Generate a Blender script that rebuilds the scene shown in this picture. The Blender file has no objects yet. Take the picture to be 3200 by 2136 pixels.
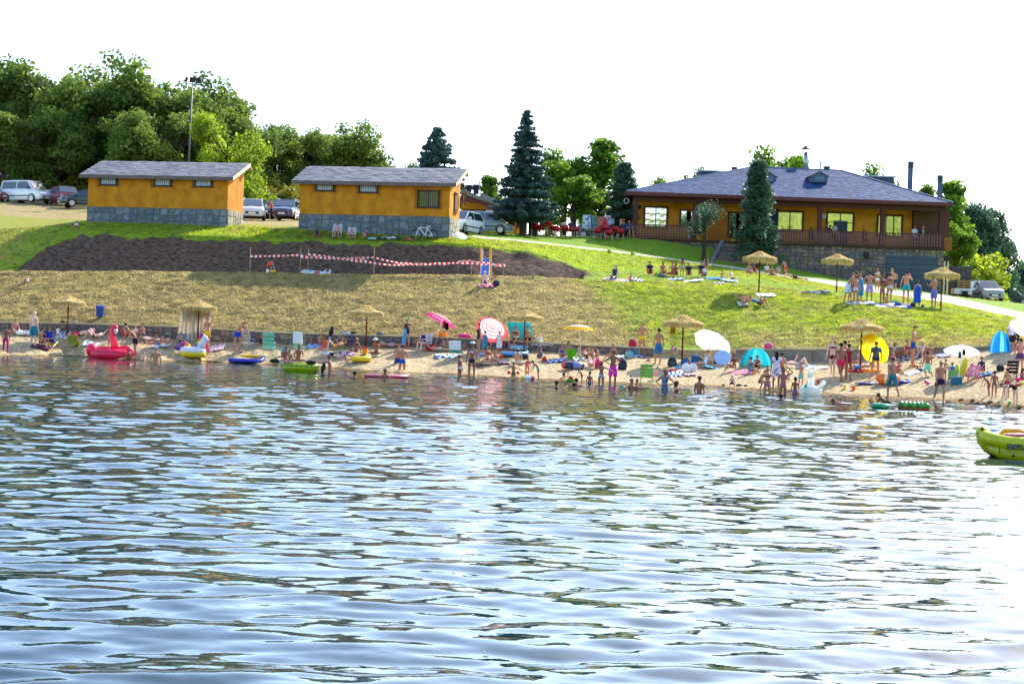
import bpy, bmesh, math, random
import numpy as np
from mathutils import Vector, Matrix, Quaternion
from mathutils.bvhtree import BVHTree
S = bpy.context.scene
COL = S.collection
R = math.radians
# ---------------- camera ----------------
F_PX, W_PX, H_PX, CAM_H, ROLL = 5000.0, 3200, 2136, 2.3, R(2.0)
pt = math.atan(42/5000)
F0 = Vector((0, math.cos(pt), -math.sin(pt))); U0 = Vector((0, math.sin(pt), math.cos(pt))); R0 = Vector((1, 0, 0))
RR = R0*math.cos(ROLL)+U0*math.sin(ROLL); UU = -R0*math.sin(ROLL)+U0*math.cos(ROLL)
cam = bpy.data.cameras.new('camera'); cam.lens = 36*F_PX/W_PX; cam.sensor_width = 36; cam.clip_start = .5; cam.clip_end = 4000
co = bpy.data.objects.new('camera', cam); COL.objects.link(co)
co.matrix_world = Matrix(((RR.x, UU.x, -F0.x, 0), (RR.y, UU.y, -F0.y, 0), (RR.z, UU.z, -F0.z, CAM_H), (0, 0, 0, 1)))
S.camera = co
# ---------------- sky and sun ----------------
SUN_EL, SUN_AZ = R(37), R(35)        # azimuth measured from +Y (view direction) towards +X
world = bpy.data.worlds.new('World'); S.world = world; world.use_nodes = True
wn = world.node_tree; bg = wn.nodes['Background']
sky = wn.nodes.new('ShaderNodeTexSky'); sky.sky_type = 'NISHITA'; sky.sun_disc = False
sky.sun_elevation = SUN_EL; sky.sun_rotation = SUN_AZ; sky.altitude = 900; sky.air_density = 1.0; sky.dust_density = 1.7; sky.ozone_density = 1.0
wn.links.new(sky.outputs[0], bg.inputs[0]); bg.inputs[1].default_value = .15
sl = bpy.data.lights.new('sun', 'SUN'); sl.energy = 3.2; sl.angle = R(.5); sl.color = (1, .93, .80)
so = bpy.data.objects.new('sun', sl); COL.objects.link(so)
sd = Vector((math.sin(SUN_AZ)*math.cos(SUN_EL), math.cos(SUN_AZ)*math.cos(SUN_EL), math.sin(SUN_EL)))
so.rotation_euler = sd.to_track_quat('Z', 'Y').to_euler(); so.location = (60, 60, 60)
S.view_settings.view_transform = 'Standard'; S.view_settings.look = 'None'; S.view_settings.exposure = 1.6; S.view_settings.gamma = 1
S.view_settings.use_curve_mapping = False
S.render.engine = 'CYCLES'
S.cycles.max_bounces = 6; S.cycles.transparent_max_bounces = 8; S.cycles.caustics_reflective = False; S.cycles.caustics_refractive = False

# ---------------- projection helpers (photo pixel -> ray) ----------------
CAMP = Vector((0, 0, CAM_H))
def ray(px, py):
    d = RR*((px-1600)/F_PX)+UU*((1068-py)/F_PX)+F0
    return d/d.y
def P(px, py, D): return CAMP+ray(px, py)*D
def yh(px): return 1026+(px-1600)*math.tan(ROLL)
rng = random.Random(7)

# ---------------- materials ----------------
_M = {}
def hexc(c):
    if isinstance(c, str):
        c = c.lstrip('#'); v = [int(c[i:i+2], 16)/255 for i in (0, 2, 4)]
        return tuple(x/12.92 if x <= .04045 else ((x+.055)/1.055)**2.4 for x in v)
    return c
def mat(c, rough=.7, var=.12, nscale=8.0, metal=0, transl=0, bump=0, spec=.4, name=None, coat=0, c2=None):
    c = hexc(c); key = (c, rough, var, nscale, metal, transl, bump, spec, coat, c2, name)
    if key in _M: return _M[key]
    m = bpy.data.materials.new(name or 'surface'); m.use_nodes = True; nt = m.node_tree; N = nt.nodes; L = nt.links
    b = N['Principled BSDF']; out = N['Material Output']
    tc = N.new('ShaderNodeTexCoord'); no = N.new('ShaderNodeTexNoise'); no.inputs['Scale'].default_value = nscale; no.inputs['Detail'].default_value = 4
    L.new(tc.outputs['Object'], no.inputs['Vector'])
    mx = N.new('ShaderNodeMix'); mx.data_type = 'RGBA'
    lo = tuple(max(0, x*(1-var)) for x in c)+(1,); hi = tuple(min(1, x*(1+var)) for x in (hexc(c2) if c2 else c))+(1,)
    mx.inputs['A'].default_value = lo; mx.inputs['B'].default_value = hi
    cr = N.new('ShaderNodeMapRange'); cr.inputs[1].default_value = .35; cr.inputs[2].default_value = .65
    L.new(no.outputs['Fac'], cr.inputs[0]); L.new(cr.outputs[0], mx.inputs['Factor'])
    L.new(mx.outputs['Result'], b.inputs['Base Color'])
    b.inputs['Roughness'].default_value = rough; b.inputs['Metallic'].default_value = metal; b.inputs['Specular IOR Level'].default_value = spec
    if coat: b.inputs['Coat Weight'].default_value = coat; b.inputs['Coat Roughness'].default_value = .05
    if bump:
        bp = N.new('ShaderNodeBump'); bp.inputs['Strength'].default_value = 1; bp.inputs['Distance'].default_value = bump
        L.new(no.outputs['Fac'], bp.inputs['Height']); L.new(bp.outputs[0], b.inputs['Normal'])
    if transl:
        t = N.new('ShaderNodeBsdfTranslucent'); L.new(mx.outputs['Result'], t.inputs['Color'])
        ms = N.new('ShaderNodeMixShader'); ms.inputs[0].default_value = transl
        L.new(b.outputs[0], ms.inputs[1]); L.new(t.outputs[0], ms.inputs[2]); L.new(ms.outputs[0], out.inputs[0])
    _M[key] = m; return m
def glass(c='#10161c', rough=.04):
    return mat(c, rough=rough, var=.05, spec=1.0, coat=.6, name='glass')

# ---------------- objects ----------------
def tag(o, label=None, cat=None, group=None, kind=None):
    if label: o['label'] = label
    if cat: o['category'] = cat
    if group: o['group'] = group
    if kind: o['kind'] = kind
    return o
def thing(name, label, cat, loc=(0, 0, 0), rotz=0, group=None):
    o = bpy.data.objects.new(name, None); o.empty_display_size = .2; COL.objects.link(o); o.location = loc; o.rotation_euler = (0, 0, rotz)
    return tag(o, label, cat, group)
def mesh_obj(name, verts, faces, m, parent=None, smooth=False, mids=None):
    me = bpy.data.meshes.new(name); me.from_pydata([tuple(v) for v in verts], [], faces)
    for mm in (m if isinstance(m, (list, tuple)) else [m]): me.materials.append(mm)
    if mids is not None: me.polygons.foreach_set('material_index', mids)
    if smooth: me.polygons.foreach_set('use_smooth', [True]*len(me.polygons))
    me.update(); o = bpy.data.objects.new(name, me); COL.objects.link(o)
    if parent is not None: o.parent = parent
    return o
def share(name, me, parent, loc=(0, 0, 0), rot=(0, 0, 0), sc=(1, 1, 1)):
    o = bpy.data.objects.new(name, me); COL.objects.link(o); o.parent = parent; o.location = loc; o.rotation_euler = rot; o.scale = sc
    return o
def basis(d):
    d = Vector(d).normalized(); a = Vector((0, 0, 1)) if abs(d.z) < .9 else Vector((1, 0, 0))
    u = d.cross(a).normalized(); return u, d.cross(u).normalized()
class MB:
    def __init__(s): s.v = []; s.f = []; s.mi = []; s.cur = 0
    def add(s, vs, fs):
        k = len(s.v); s.v += [Vector(v) for v in vs]; s.f += [tuple(i+k for i in f) for f in fs]; s.mi += [s.cur]*len(fs); return s
    def box(s, c, d, rz=0, M=None):
        x, y, z = d[0]/2, d[1]/2, d[2]/2; m = Matrix.Rotation(rz, 3, 'Z') if M is None else M
        vs = [Vector(c)+m@Vector((a*x, b*y, e*z)) for a in (-1, 1) for b in (-1, 1) for e in (-1, 1)]
        return s.add(vs, [(0, 1, 3, 2), (4, 6, 7, 5), (0, 4, 5, 1), (2, 3, 7, 6), (0, 2, 6, 4), (1, 5, 7, 3)])
    def hexa(s, p):  # 8 points: bottom 4 ccw, top 4 ccw
        return s.add(p, [(3, 2, 1, 0), (4, 5, 6, 7), (0, 1, 5, 4), (1, 2, 6, 5), (2, 3, 7, 6), (3, 0, 4, 7)])
    def tube(s, pts, r, n=6, cap=True):
        pts = [Vector(p) for p in pts]; rs = r if isinstance(r, (list, tuple)) else [r]*len(pts); vs = []; fs = []
        for i, p in enumerate(pts):
            d = (pts[min(i+1, len(pts)-1)]-pts[max(i-1, 0)]); u, w = basis(d)
            if i and (u-pu).length > 1: u, w = pu, d.normalized().cross(pu).normalized()*(1)
            pu = u
            for k in range(n):
                a = 2*math.pi*k/n; vs.append(p+(u*math.cos(a)+w*math.sin(a))*rs[i])
        for i in range(len(pts)-1):
            for k in range(n):
                fs.append((i*n+k, i*n+(k+1) % n, (i+1)*n+(k+1) % n, (i+1)*n+k))
        if cap: fs += [tuple(range(n-1, -1, -1)), tuple((len(pts)-1)*n+k for k in range(n))]
        return s.add(vs, fs)
    def lathe(s, prof, n=16, c=(0, 0, 0), a0=0, a1=2*math.pi, M=None):
        full = abs(a1-a0-2*math.pi) < 1e-6; m = n if full else n+1; vs = []; fs = []
        for r_, z in prof:
            for k in range(m):
                a = a0+(a1-a0)*k/n; q = Vector((r_*math.cos(a), r_*math.sin(a), z)); vs.append(Vector(c)+(M@q if M is not None else q))
        for i in range(len(prof)-1):
            for k in range(n):
                k2 = (k+1) % m; fs.append((i*m+k, i*m+k2, (i+1)*m+k2, (i+1)*m+k))
        return s.add(vs, fs)
    def ell(s, c, r, n=10, m=6, M=None):
        vs = []; fs = []
        for i in range(m+1):
            t = math.pi*i/m
            for k in range(n):
                a = 2*math.pi*k/n; q = Vector((r[0]*math.sin(t)*math.cos(a), r[1]*math.sin(t)*math.sin(a), r[2]*math.cos(t)))
                vs.append(Vector(c)+(M@q if M is not None else q))
        for i in range(m):
            for k in range(n): fs.append((i*n+k, (i+1)*n+k, (i+1)*n+(k+1) % n, i*n+(k+1) % n))
        return s.add(vs, fs)
    def torus(s, c, R1, r, n=20, m=8, sy=1, sz=1, M=None, a0=0, a1=2*math.pi):
        full = abs(a1-a0-2*math.pi) < 1e-6; nn = n if full else n+1; vs = []; fs = []
        for i in range(nn):
            a = a0+(a1-a0)*i/n
            for k in range(m):
                b = 2*math.pi*k/m; q = Vector(((R1+r*math.cos(b))*math.cos(a), (R1*sy+r*math.cos(b))*math.sin(a), r*sz*math.sin(b)))
                vs.append(Vector(c)+(M@q if M is not None else q))
        for i in range(n):
            for k in range(m):
                i2 = (i+1) % nn; fs.append((i*m+k, i2*m+k, i2*m+(k+1) % m, i*m+(k+1) % m))
        return s.add(vs, fs)
    def prism(s, poly, y0, y1, inset=None):  # poly in (x,z), extruded along y
        n = len(poly); vs = [(x, y0, z) for x, z in poly]+[(x, y1, z) for x, z in poly]
        return s.add(vs, [tuple(range(n)), tuple(range(2*n-1, n-1, -1))]+[(i, n+i, n+(i+1) % n, (i+1) % n) for i in range(n)])
    def obj(s, name, m, parent=None, smooth=False, bevel=0):
        o = mesh_obj(name, s.v, s.f, m, parent, smooth, s.mi if isinstance(m, (list, tuple)) else None)
        if bevel:
            b = o.modifiers.new('bevel', 'BEVEL'); b.width = bevel; b.segments = 2; b.limit_method = 'ANGLE'
        return o

# ---------------- numpy value noise ----------------
def vnoise(x, y, seed=0):
    xi = np.floor(x).astype(np.int64); yi = np.floor(y).astype(np.int64); xf = x-xi; yf = y-yi
    def h(a, b):
        n = (a*374761393+b*668265263+seed*2147483647) & 0xffffffff; n = ((n ^ (n >> 13))*1274126177) & 0xffffffff; n = n ^ (n >> 16)
        return (n & 0xffff)/65535.0
    u = xf*xf*(3-2*xf); v = yf*yf*(3-2*yf)
    return (h(xi, yi)*(1-u)+h(xi+1, yi)*u)*(1-v)+(h(xi, yi+1)*(1-u)+h(xi+1, yi+1)*u)*v
def fbm(x, y, o=4, seed=0):
    t = 0; a = .5
    for i in range(o): t = t+a*vnoise(x*2**i, y*2**i, seed+i*17); a *= .5
    return t*1.07-.5
# ---------------- terrain: contour lines (photo column -> row, distance) ----------------
XS = np.concatenate([np.arange(-1600, -100, 40), np.arange(-100, 3300, 7), np.arange(3300, 4801, 40)]).astype(float)
def ip(tab): a = np.array(tab, float); return np.interp(XS, a[:, 0], a[:, 1])
def line_yD(yt, dt):
    y, d = ip(yt), ip(dt); return np.array([P(a, b, c)[:] for a, b, c in zip(XS, y, d)])
def line_z(zt, dt):
    z, d = ip(zt), ip(dt); o = []
    for px, zz, D in zip(XS, z, d):
        q = P(px, 1000, D); py = 1000-(zz-q.z)/D*F_PX/math.cos(ROLL); o.append(P(px, py, D)[:])
    return np.array(o)
shore_y = [(-1600, 1045), (-400, 1095), (0, 1112), (200, 1113), (280, 1118), (500, 1130), (640, 1131), (850, 1141), (1000, 1151), (1200, 1163), (1400, 1170), (1600, 1184), (1800, 1195), (2000, 1201), (2150, 1207), (2300, 1215), (2500, 1227), (2700, 1240), (2900, 1250), (3000, 1258), (3200, 1280), (3600, 1318), (4800, 1372)]
yA = ip(shore_y)+4*np.array([fbm(np.array([x/60.]), np.array([.5]))[0] for x in XS])
dA = CAM_H*F_PX/(yA-(1026+(XS-1600)*math.tan(ROLL)))
LA = np.array([P(a, b, c)[:] for a, b, c in zip(XS, yA, dA)])
wd = [(-1600, 92), (0, 87.5), (800, 85.8), (1600, 82), (2400, 78), (2800, 75.5), (3200, 73), (4800, 66)]
LB = line_yD([(-1600, 990), (0, 1036), (250, 1041), (500, 1056), (663, 1066), (850, 1073), (1081, 1080), (1400, 1086), (1669, 1097), (1928, 1108), (2040, 1114), (2150, 1116), (2300, 1122), (2463, 1128), (2570, 1130), (2806, 1119), (2917, 1105), (3050, 1096), (3110, 1092), (3200, 1088), (4800, 1100)], wd)
walltop = [(-1600, 960), (0, 1006), (250, 1010), (500, 1017), (900, 1039), (1400, 1053), (1850, 1078), (2040, 1086), (2300, 1090), (2690, 1090), (2770, 1083), (2900, 1083), (3049, 1084), (3098, 1079), (3200, 1070), (4800, 1080)]
WD = lambda px: float(np.interp(px, [a for a, b in wd], [b for a, b in wd]))
WT = lambda px: float(np.interp(px, [a for a, b in walltop], [b for a, b in walltop]))
gap = [(2030, 0), (2110, 1.6), (2230, 1.6), (2310, 0)]
Lw = line_yD([(a, b+5) for a, b in walltop], wd)        # thin hidden step inside the wall
LC = line_yD(walltop, wd); LC[:, 1] += .15+ip(gap)
LD = line_yD([(-1600, 820), (0, 850), (400, 849), (800, 853), (1200, 858), (1500, 862), (1700, 868), (1850, 876), (2000, 895), (2400, 930), (2800, 972), (3200, 1025), (4800, 1060)],
             [(-1600, 98), (0, 94.5), (800, 93.2), (1500, 91.8), (1850, 91), (2400, 88.5), (2800, 83), (3200, 80), (4800, 76)])
zD = LD[:, 2]
LE = line_yD([(-1600, 800), (0, 846), (44, 842), (1500, 862), (1825, 863), (2000, 872), (2400, 897), (2800, 948), (3200, 1014), (4800, 1050)],
             [(-1600, 101), (0, 96), (44, 97), (800, 96), (1400, 94.6), (1825, 94.3), (2000, 94), (2400, 92.5), (2800, 87), (3200, 83), (4800, 79)])
LE[:, 2] = np.where((XS > 44) & (XS < 1825), zD-.02, LE[:, 2])
LF = line_yD([(-1600, 760), (0, 812), (44, 832), (100, 800), (150, 765), (200, 740), (250, 726), (400, 731), (600, 735), (750, 741), (1000, 749), (1248, 754), (1378, 757), (1516, 771), (1593, 781), (1650, 783), (1757, 817), (1839, 849), (2000, 845), (2400, 875), (2800, 936), (3200, 1006), (4800, 1045)],
             [(-1600, 104), (0, 98.4), (44, 97.6), (150, 99), (250, 99.4), (800, 98.2), (1400, 96.6), (1600, 97), (1757, 96.5), (1839, 95.4), (2000, 98), (2400, 97), (2800, 91), (3200, 86), (4800, 82)])
LG0 = line_yD([(-1600, 700), (0, 716), (150, 706), (257, 694), (709, 703), (920, 718), (1402, 745), (1478, 742), (1650, 757), (1900, 785), (2100, 811), (2212, 827), (2325, 844), (2500, 873), (2650, 900), (2800, 925), (2960, 947), (3200, 999), (4800, 1035)],
              [(-1600, 110), (0, 102.5), (709, 102.7), (920, 98.7), (1402, 98.2), (1478, 99), (1650, 103), (1900, 107), (2200, 108.5), (2400, 107.5), (2600, 103), (2800, 96.5), (3000, 92), (3200, 89), (4800, 86)])
LG1 = line_yD([(-1600, 660), (0, 672), (150, 684), (257, 684), (709, 698), (920, 705), (1402, 741), (1478, 737), (1650, 752), (1900, 780), (2212, 822), (2325, 837), (2500, 865), (2650, 883), (2800, 907), (2960, 923), (3200, 977), (4800, 1000)],
              [(-1600, 122), (0, 114), (257, 108), (709, 106), (920, 102.5), (1402, 101.5), (1478, 101.5), (1650, 105), (1900, 108.5), (2200, 109.9), (2400, 109), (2600, 105), (2800, 99), (3000, 95.5), (3200, 93), (4800, 91)])
LH = line_yD([(-1600, 600), (0, 637), (150, 646), (257, 650), (600, 675), (760, 687), (920, 690), (1400, 727), (1620, 730), (1700, 734), (1960, 742), (2080, 752), (2200, 772), (2350, 800), (2500, 845), (2750, 890), (2940, 921), (3075, 935), (3200, 948), (4800, 1000)],
             [(-1600, 135), (0, 126), (257, 124), (760, 121), (920, 121), (1400, 115), (1700, 114.5), (1960, 113.5), (2500, 113.8), (2940, 114), (3200, 118), (4800, 125)])
LI = line_yD([(-1600, 540), (0, 600), (257, 618), (600, 650), (760, 668), (920, 676), (1400, 713), (1700, 729), (1960, 733), (2200, 760), (2500, 800), (2940, 910), (3075, 925), (3200, 935), (4800, 1000)],
             [(-1600, 165), (0, 150), (760, 148), (1700, 150), (3200, 150), (4800, 160)])
LI[:, 2] = np.minimum(LI[:, 2], LH[:, 2]+ip([(-1600, 9), (0, 4), (900, 2), (1500, .6), (1960, 0), (4800, 0)]))
LJ = line_yD([(-1600, 300), (0, 430), (300, 500), (600, 530), (900, 600), (1300, 700), (1700, 780), (2400, 900), (3200, 960), (4800, 1000)], [(-1600, 200), (4800, 200)])
LK = line_z([(-1600, 20), (0, 14), (1200, 8), (1700, 4), (3200, 2), (4800, 4)], [(-1600, 900), (4800, 900)])
LZ = LA.copy(); LZ[:, 1] -= 22; LZ[:, 2] = -1.6
TV = []; TF = []
def terrain_strip(name, lines, rows, mtl, amp=.04, freq=3.0, attr=None, kind='structure', edge=True, lump=0):
    pts = []
    for (a, b), n in zip(zip(lines, lines[1:]), rows):
        for i in range(n): pts.append(a+(b-a)*(i/n))
    pts.append(lines[-1]); G = np.array(pts)                    # rows x cols x 3
    n, m = G.shape[:2]
    nz = fbm(G[..., 0]*freq, G[..., 1]*freq, 4, 3)+.6*fbm(G[..., 0]*.7, G[..., 1]*.7, 2, 9)
    w = np.ones(n)
    if edge: w[0] = w[-1] = 0
    G[..., 2] += nz*amp*2*w[:, None]+lump*np.maximum(0, fbm(G[..., 0]*.9, G[..., 1]*2.2+G[..., 2]*1.5, 3, 21))*w[:, None]
    V = G.reshape(-1, 3); idx = np.arange(n*m).reshape(n, m)
    Fq = np.stack([idx[:-1, :-1], idx[:-1, 1:], idx[1:, 1:], idx[1:, :-1]], -1).reshape(-1, 4)
    me = bpy.data.meshes.new(name); me.vertices.add(len(V)); me.vertices.foreach_set('co', V.astype(np.float32).ravel())
    me.loops.add(Fq.size); me.loops.foreach_set('vertex_index', Fq.ravel().astype(np.int32))
    me.polygons.add(len(Fq)); me.polygons.foreach_set('loop_start', np.arange(0, Fq.size, 4, dtype=np.int32))
    me.materials.append(mtl); me.update(calc_edges=True); me.polygons.foreach_set('use_smooth', [True]*len(Fq))
    if attr is not None:
        g = attr(np.broadcast_to(XS, (n, m)), G).reshape(-1); at = me.attributes.new('green', 'FLOAT', 'POINT'); at.data.foreach_set('value', g.astype(np.float32))
    o = bpy.data.objects.new(name, me); COL.objects.link(o); tag(o, kind=kind)
    k = sum(len(v) for v in TV); TV.append(V); TF.append(Fq+k); return o, G
def ground_mat(name, dry, dry2, gr, gr2, bump=.05, sc=6.0, transl=0):
    m = bpy.data.materials.new(name); m.use_nodes = True; nt = m.node_tree; N = nt.nodes; L = nt.links; b = N['Principled BSDF']
    ge = N.new('ShaderNodeNewGeometry'); at = N.new('ShaderNodeAttribute'); at.attribute_name = 'green'
    mp = N.new('ShaderNodeMapping'); mp.inputs['Scale'].default_value = (1, 1, 2); L.new(ge.outputs['Position'], mp.inputs['Vector'])
    def noise(s, d, ro=.6):
        n = N.new('ShaderNodeTexNoise'); n.inputs['Scale'].default_value = s; n.inputs['Detail'].default_value = d; n.inputs['Roughness'].default_value = ro
        L.new(mp.outputs[0], n.inputs['Vector']); return n.outputs['Fac']
    n1, n2, n3 = noise(sc, 6, .7), noise(.9, 4), noise(.22, 3)
    def ramp(f, a, bb):
        r_ = N.new('ShaderNodeMapRange'); r_.inputs[1].default_value = a; r_.inputs[2].default_value = bb; L.new(f, r_.inputs[0]); return r_.outputs[0]
    def mix(f, a, bb):
        x = N.new('ShaderNodeMix'); x.data_type = 'RGBA'
        for s_, v in (('A', a), ('B', bb)):
            if isinstance(v, tuple): x.inputs[s_].default_value = v+(1,)
            else: L.new(v, x.inputs[s_])
        L.new(f, x.inputs['Factor']); return x.outputs['Result']
    d_ = mix(ramp(n1, .35, .65), hexc(dry), hexc(dry2)); g_ = mix(ramp(n1, .35, .65), hexc(gr), hexc(gr2))
    s1 = N.new('ShaderNodeMath'); s1.operation = 'ADD'; L.new(at.outputs['Fac'], s1.inputs[0])
    s2 = N.new('ShaderNodeMath'); s2.operation = 'ADD'; L.new(n2, s2.inputs[0]); L.new(n3, s2.inputs[1])
    s3 = N.new('ShaderNodeMath'); s3.operation = 'MULTIPLY_ADD'; L.new(s2.outputs[0], s3.inputs[0]); s3.inputs[1].default_value = 1.1; s3.inputs[2].default_value = -1.1
    L.new(s3.outputs[0], s1.inputs[1])
    c = mix(ramp(s1.outputs[0], .3, .7), d_, g_)
    L.new(c, b.inputs['Base Color']); b.inputs['Roughness'].default_value = .95; b.inputs['Specular IOR Level'].default_value = .15
    bp = N.new('ShaderNodeBump'); bp.inputs['Distance'].default_value = bump; L.new(n1, bp.inputs['Height']); L.new(bp.outputs[0], b.inputs['Normal'])
    return m
M_sand = ground_mat('sand', '#887050', '#d4c098', '#6c5434', '#8c7048', .10, 6)
M_grass = ground_mat('dry_grass', '#685c3c', '#b4a468', '#4c6a18', '#90a634', .10, 8)
M_earth = ground_mat('dug_earth', '#3e3236', '#6c5650', '#4a4030', '#7a6844', .12, 4)
M_park = ground_mat('gravel', '#8c7c66', '#a89880', '#5a5a2c', '#76702c', .04, 5)
M_hill = ground_mat('hill_ground', '#3a3a1c', '#565628', '#3c4a18', '#5a6820', .2, 1.5)
M_path = mat('#b0a898', rough=.9, var=.08, nscale=3, name='concrete_path', bump=.01)
sm = lambda a, b, x: np.clip((x-a)/(b-a), 0, 1)**2*(3-2*np.clip((x-a)/(b-a), 0, 1))
def g_slope(px, G):
    n = G.shape[0]; t = np.linspace(0, 1, n)[:, None]      # 0 at the wall, 1 at the top
    g = sm(1700, 2100, px+260*t-100)
    g = g-.75*sm(.55, .05, t)*sm(2100, 2350, px)*(1-.5*sm(2900, 3200, px)) - .35*np.exp(-((px-2750)/160)**2)*sm(.5, .7, t)*sm(.95, .8, t)
    g = g+.25*sm(.05, .2, t)*np.exp(-((px-2200)/200)**2)
    return g+.12*np.exp(-((t-.98)/.03)**2)-.3*(1-sm(1650, 2000, px+260*t-100))
terrain_strip('lake_bed', [LZ, LA], [6], M_sand, .0, attr=lambda p, G: p*0+.5)
beach, GB = terrain_strip('beach_sand', [LA, LB, Lw], [110, 3], M_sand, .05, 2.6, lump=.10, attr=lambda p, G: np.broadcast_to(np.clip(1.25-np.linspace(0, 1, G.shape[0])*10, 0, 1)[:, None], p.shape)-.1*(p*0+1))
slope, GS = terrain_strip('grass_slope', [Lw, LC, LD, LE], [2, 90, 30], M_grass, .055, 2.5, attr=g_slope, lump=.20)
bank, GK = terrain_strip('earth_bank', [LE, LF], [34], M_earth if False else ground_mat('bank', '#3e2f28', '#82695a', '#5e7a18', '#9ab030', .25, 3.5), .10, 1.6,
    attr=lambda p, G: 1-sm(10, 90, p+50*fbm(G[..., 0], G[..., 2]*2+G[..., 1], 3, 5))*(1-sm(1780, 1870, p+120*fbm(G[..., 0], G[..., 1], 3, 6)))+.9*sm(.84, .97, np.linspace(0, 1, G.shape[0])[:, None]+.3*fbm(G[..., 0]*1.3, G[..., 1]*.2, 3, 8))+sm(1860, 2000, p)*.4)
lawn, GL = terrain_strip('upper_lawn', [LF, LG0], [34], ground_mat('lawn', '#9a8040', '#b89c58', '#5c7c14', '#96b428', .05, 8), .03, 2.5,
    attr=lambda p, G: p*0+1.05-.6*np.exp(-((p-2600)/120)**2)-.55*sm(260, 60, p)*(1-p*0))
path, GP = terrain_strip('path', [LG0, LG1], [8], ground_mat('verge', '#c4b8a4', '#dcd2c0', '#7a6a34', '#8a9a2c', .01, 3), .0, attr=lambda p, G: 1.2-1.6*sm(1470, 1482, p) + 0*p)
up, GU = terrain_strip('hillside', [LG1, LH, LI], [40, 12], ground_mat('upper', '#8a7850', '#a8946a', '#50701a', '#84a028', .08, 5), .07, 1.2,
    attr=lambda p, G: (np.where(np.linspace(0, 1, G.shape[0])[:, None] < .74, .25+.7*sm(900, 1100, p), .1+.5*sm(1600, 1700, p))))
far, GF = terrain_strip('far_ground', [LI, LJ, LK], [14, 10], M_hill, .25, .3, attr=lambda p, G: p*0+.5)
TVa = np.concatenate(TV); TFa = np.concatenate(TF)
BVH = BVHTree.FromPolygons([Vector(v) for v in TVa.tolist()], TFa.tolist())
def ground(px, py):
    loc, n, i, d = BVH.ray_cast(CAMP, ray(px, py).normalized(), 1500)
    if loc is None: return P(px, py, 100), Vector((0, 0, 1))
    return loc, (n if n.z > 0 else -n)
def gz(x, y):
    loc, n, i, d = BVH.ray_cast(Vector((x, y, 200)), Vector((0, 0, -1)), 400)
    return loc.z if loc else 0.0

# ---------------- water ----------------
def water():
    Ds = np.concatenate([[-12, 2], np.geomspace(8.5, 94, 900)]); us = np.concatenate([np.arange(-2000, -400, 25), np.arange(-400, 3600, 7.2), np.arange(3600, 5600, 25)])
    X = (us[None, :]-1600)/F_PX*np.maximum(Ds, 12)[:, None]; Y = np.broadcast_to(Ds[:, None], X.shape)+0*X
    X = X-Y*0
    r = np.random.RandomState(5); Z = np.zeros_like(X)
    # a gently warped domain so crests wander instead of repeating
    wx = X+.5*fbm(X*.25, Y*.25, 3, 40); wy = Y+.55*fbm(X*.35, Y*.3, 3, 50)
    for i in range(90):
        lam = .30*2**(r.rand()*2.65); k = 2*math.pi/lam; th = math.pi/2+r.randn()*(.58 if lam < .8 else .40)+.14
        a = .0020*lam**1.05*(.72 if lam > 1.2 else 1)
        ph = k*(wx*math.cos(th)+wy*math.sin(th))+r.rand()*7
        Z += a*(np.sin(ph)+.22*np.sin(2*ph+1.5))
    patch = .75+.9*(fbm(X*.12, Y*.1, 3, 70)+.25)
    Z *= np.clip(patch, .5, 1.35)
    V = np.stack([X, Y, Z], -1).reshape(-1, 3); n, m = X.shape; idx = np.arange(n*m).reshape(n, m)
    Fq = np.stack([idx[:-1, :-1], idx[:-1, 1:], idx[1:, 1:], idx[1:, :-1]], -1).reshape(-1, 4)
    me = bpy.data.meshes.new('lake_water'); me.vertices.add(len(V)); me.vertices.foreach_set('co', V.astype(np.float32).ravel())
    me.loops.add(Fq.size); me.loops.foreach_set('vertex_index', Fq.ravel().astype(np.int32))
    me.polygons.add(len(Fq)); me.polygons.foreach_set('loop_start', np.arange(0, Fq.size, 4, dtype=np.int32))
    m_ = bpy.data.materials.new('lake_water'); m_.use_nodes = True; N = m_.node_tree.nodes; L = m_.node_tree.links; b = N['Principled BSDF']
    b.inputs['Base Color'].default_value = (.010, .028, .036, 1); b.inputs['Roughness'].default_value = .02; b.inputs['IOR'].default_value = 1.5; b.inputs['Specular IOR Level'].default_value = .5
    ge = N.new('ShaderNodeNewGeometry'); mp = N.new('ShaderNodeMapping'); mp.inputs['Scale'].default_value = (1.0, 1.5, 1); L.new(ge.outputs['Position'], mp.inputs['Vector'])
    no = N.new('ShaderNodeTexNoise'); no.inputs['Scale'].default_value = 3.2; no.inputs['Detail'].default_value = 3; no.inputs['Roughness'].default_value = .45; L.new(mp.outputs[0], no.inputs['Vector'])
    bp = N.new('ShaderNodeBump'); bp.inputs['Distance'].default_value = .005; bp.inputs['Strength'].default_value = 1; L.new(no.outputs['Fac'], bp.inputs['Height']); L.new(bp.outputs[0], b.inputs['Normal'])
    me.materials.append(m_); me.update(calc_edges=True); me.polygons.foreach_set('use_smooth', [True]*len(Fq))
    o = bpy.data.objects.new('lake_water', me); COL.objects.link(o); tag(o, kind='structure')
water()
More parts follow.
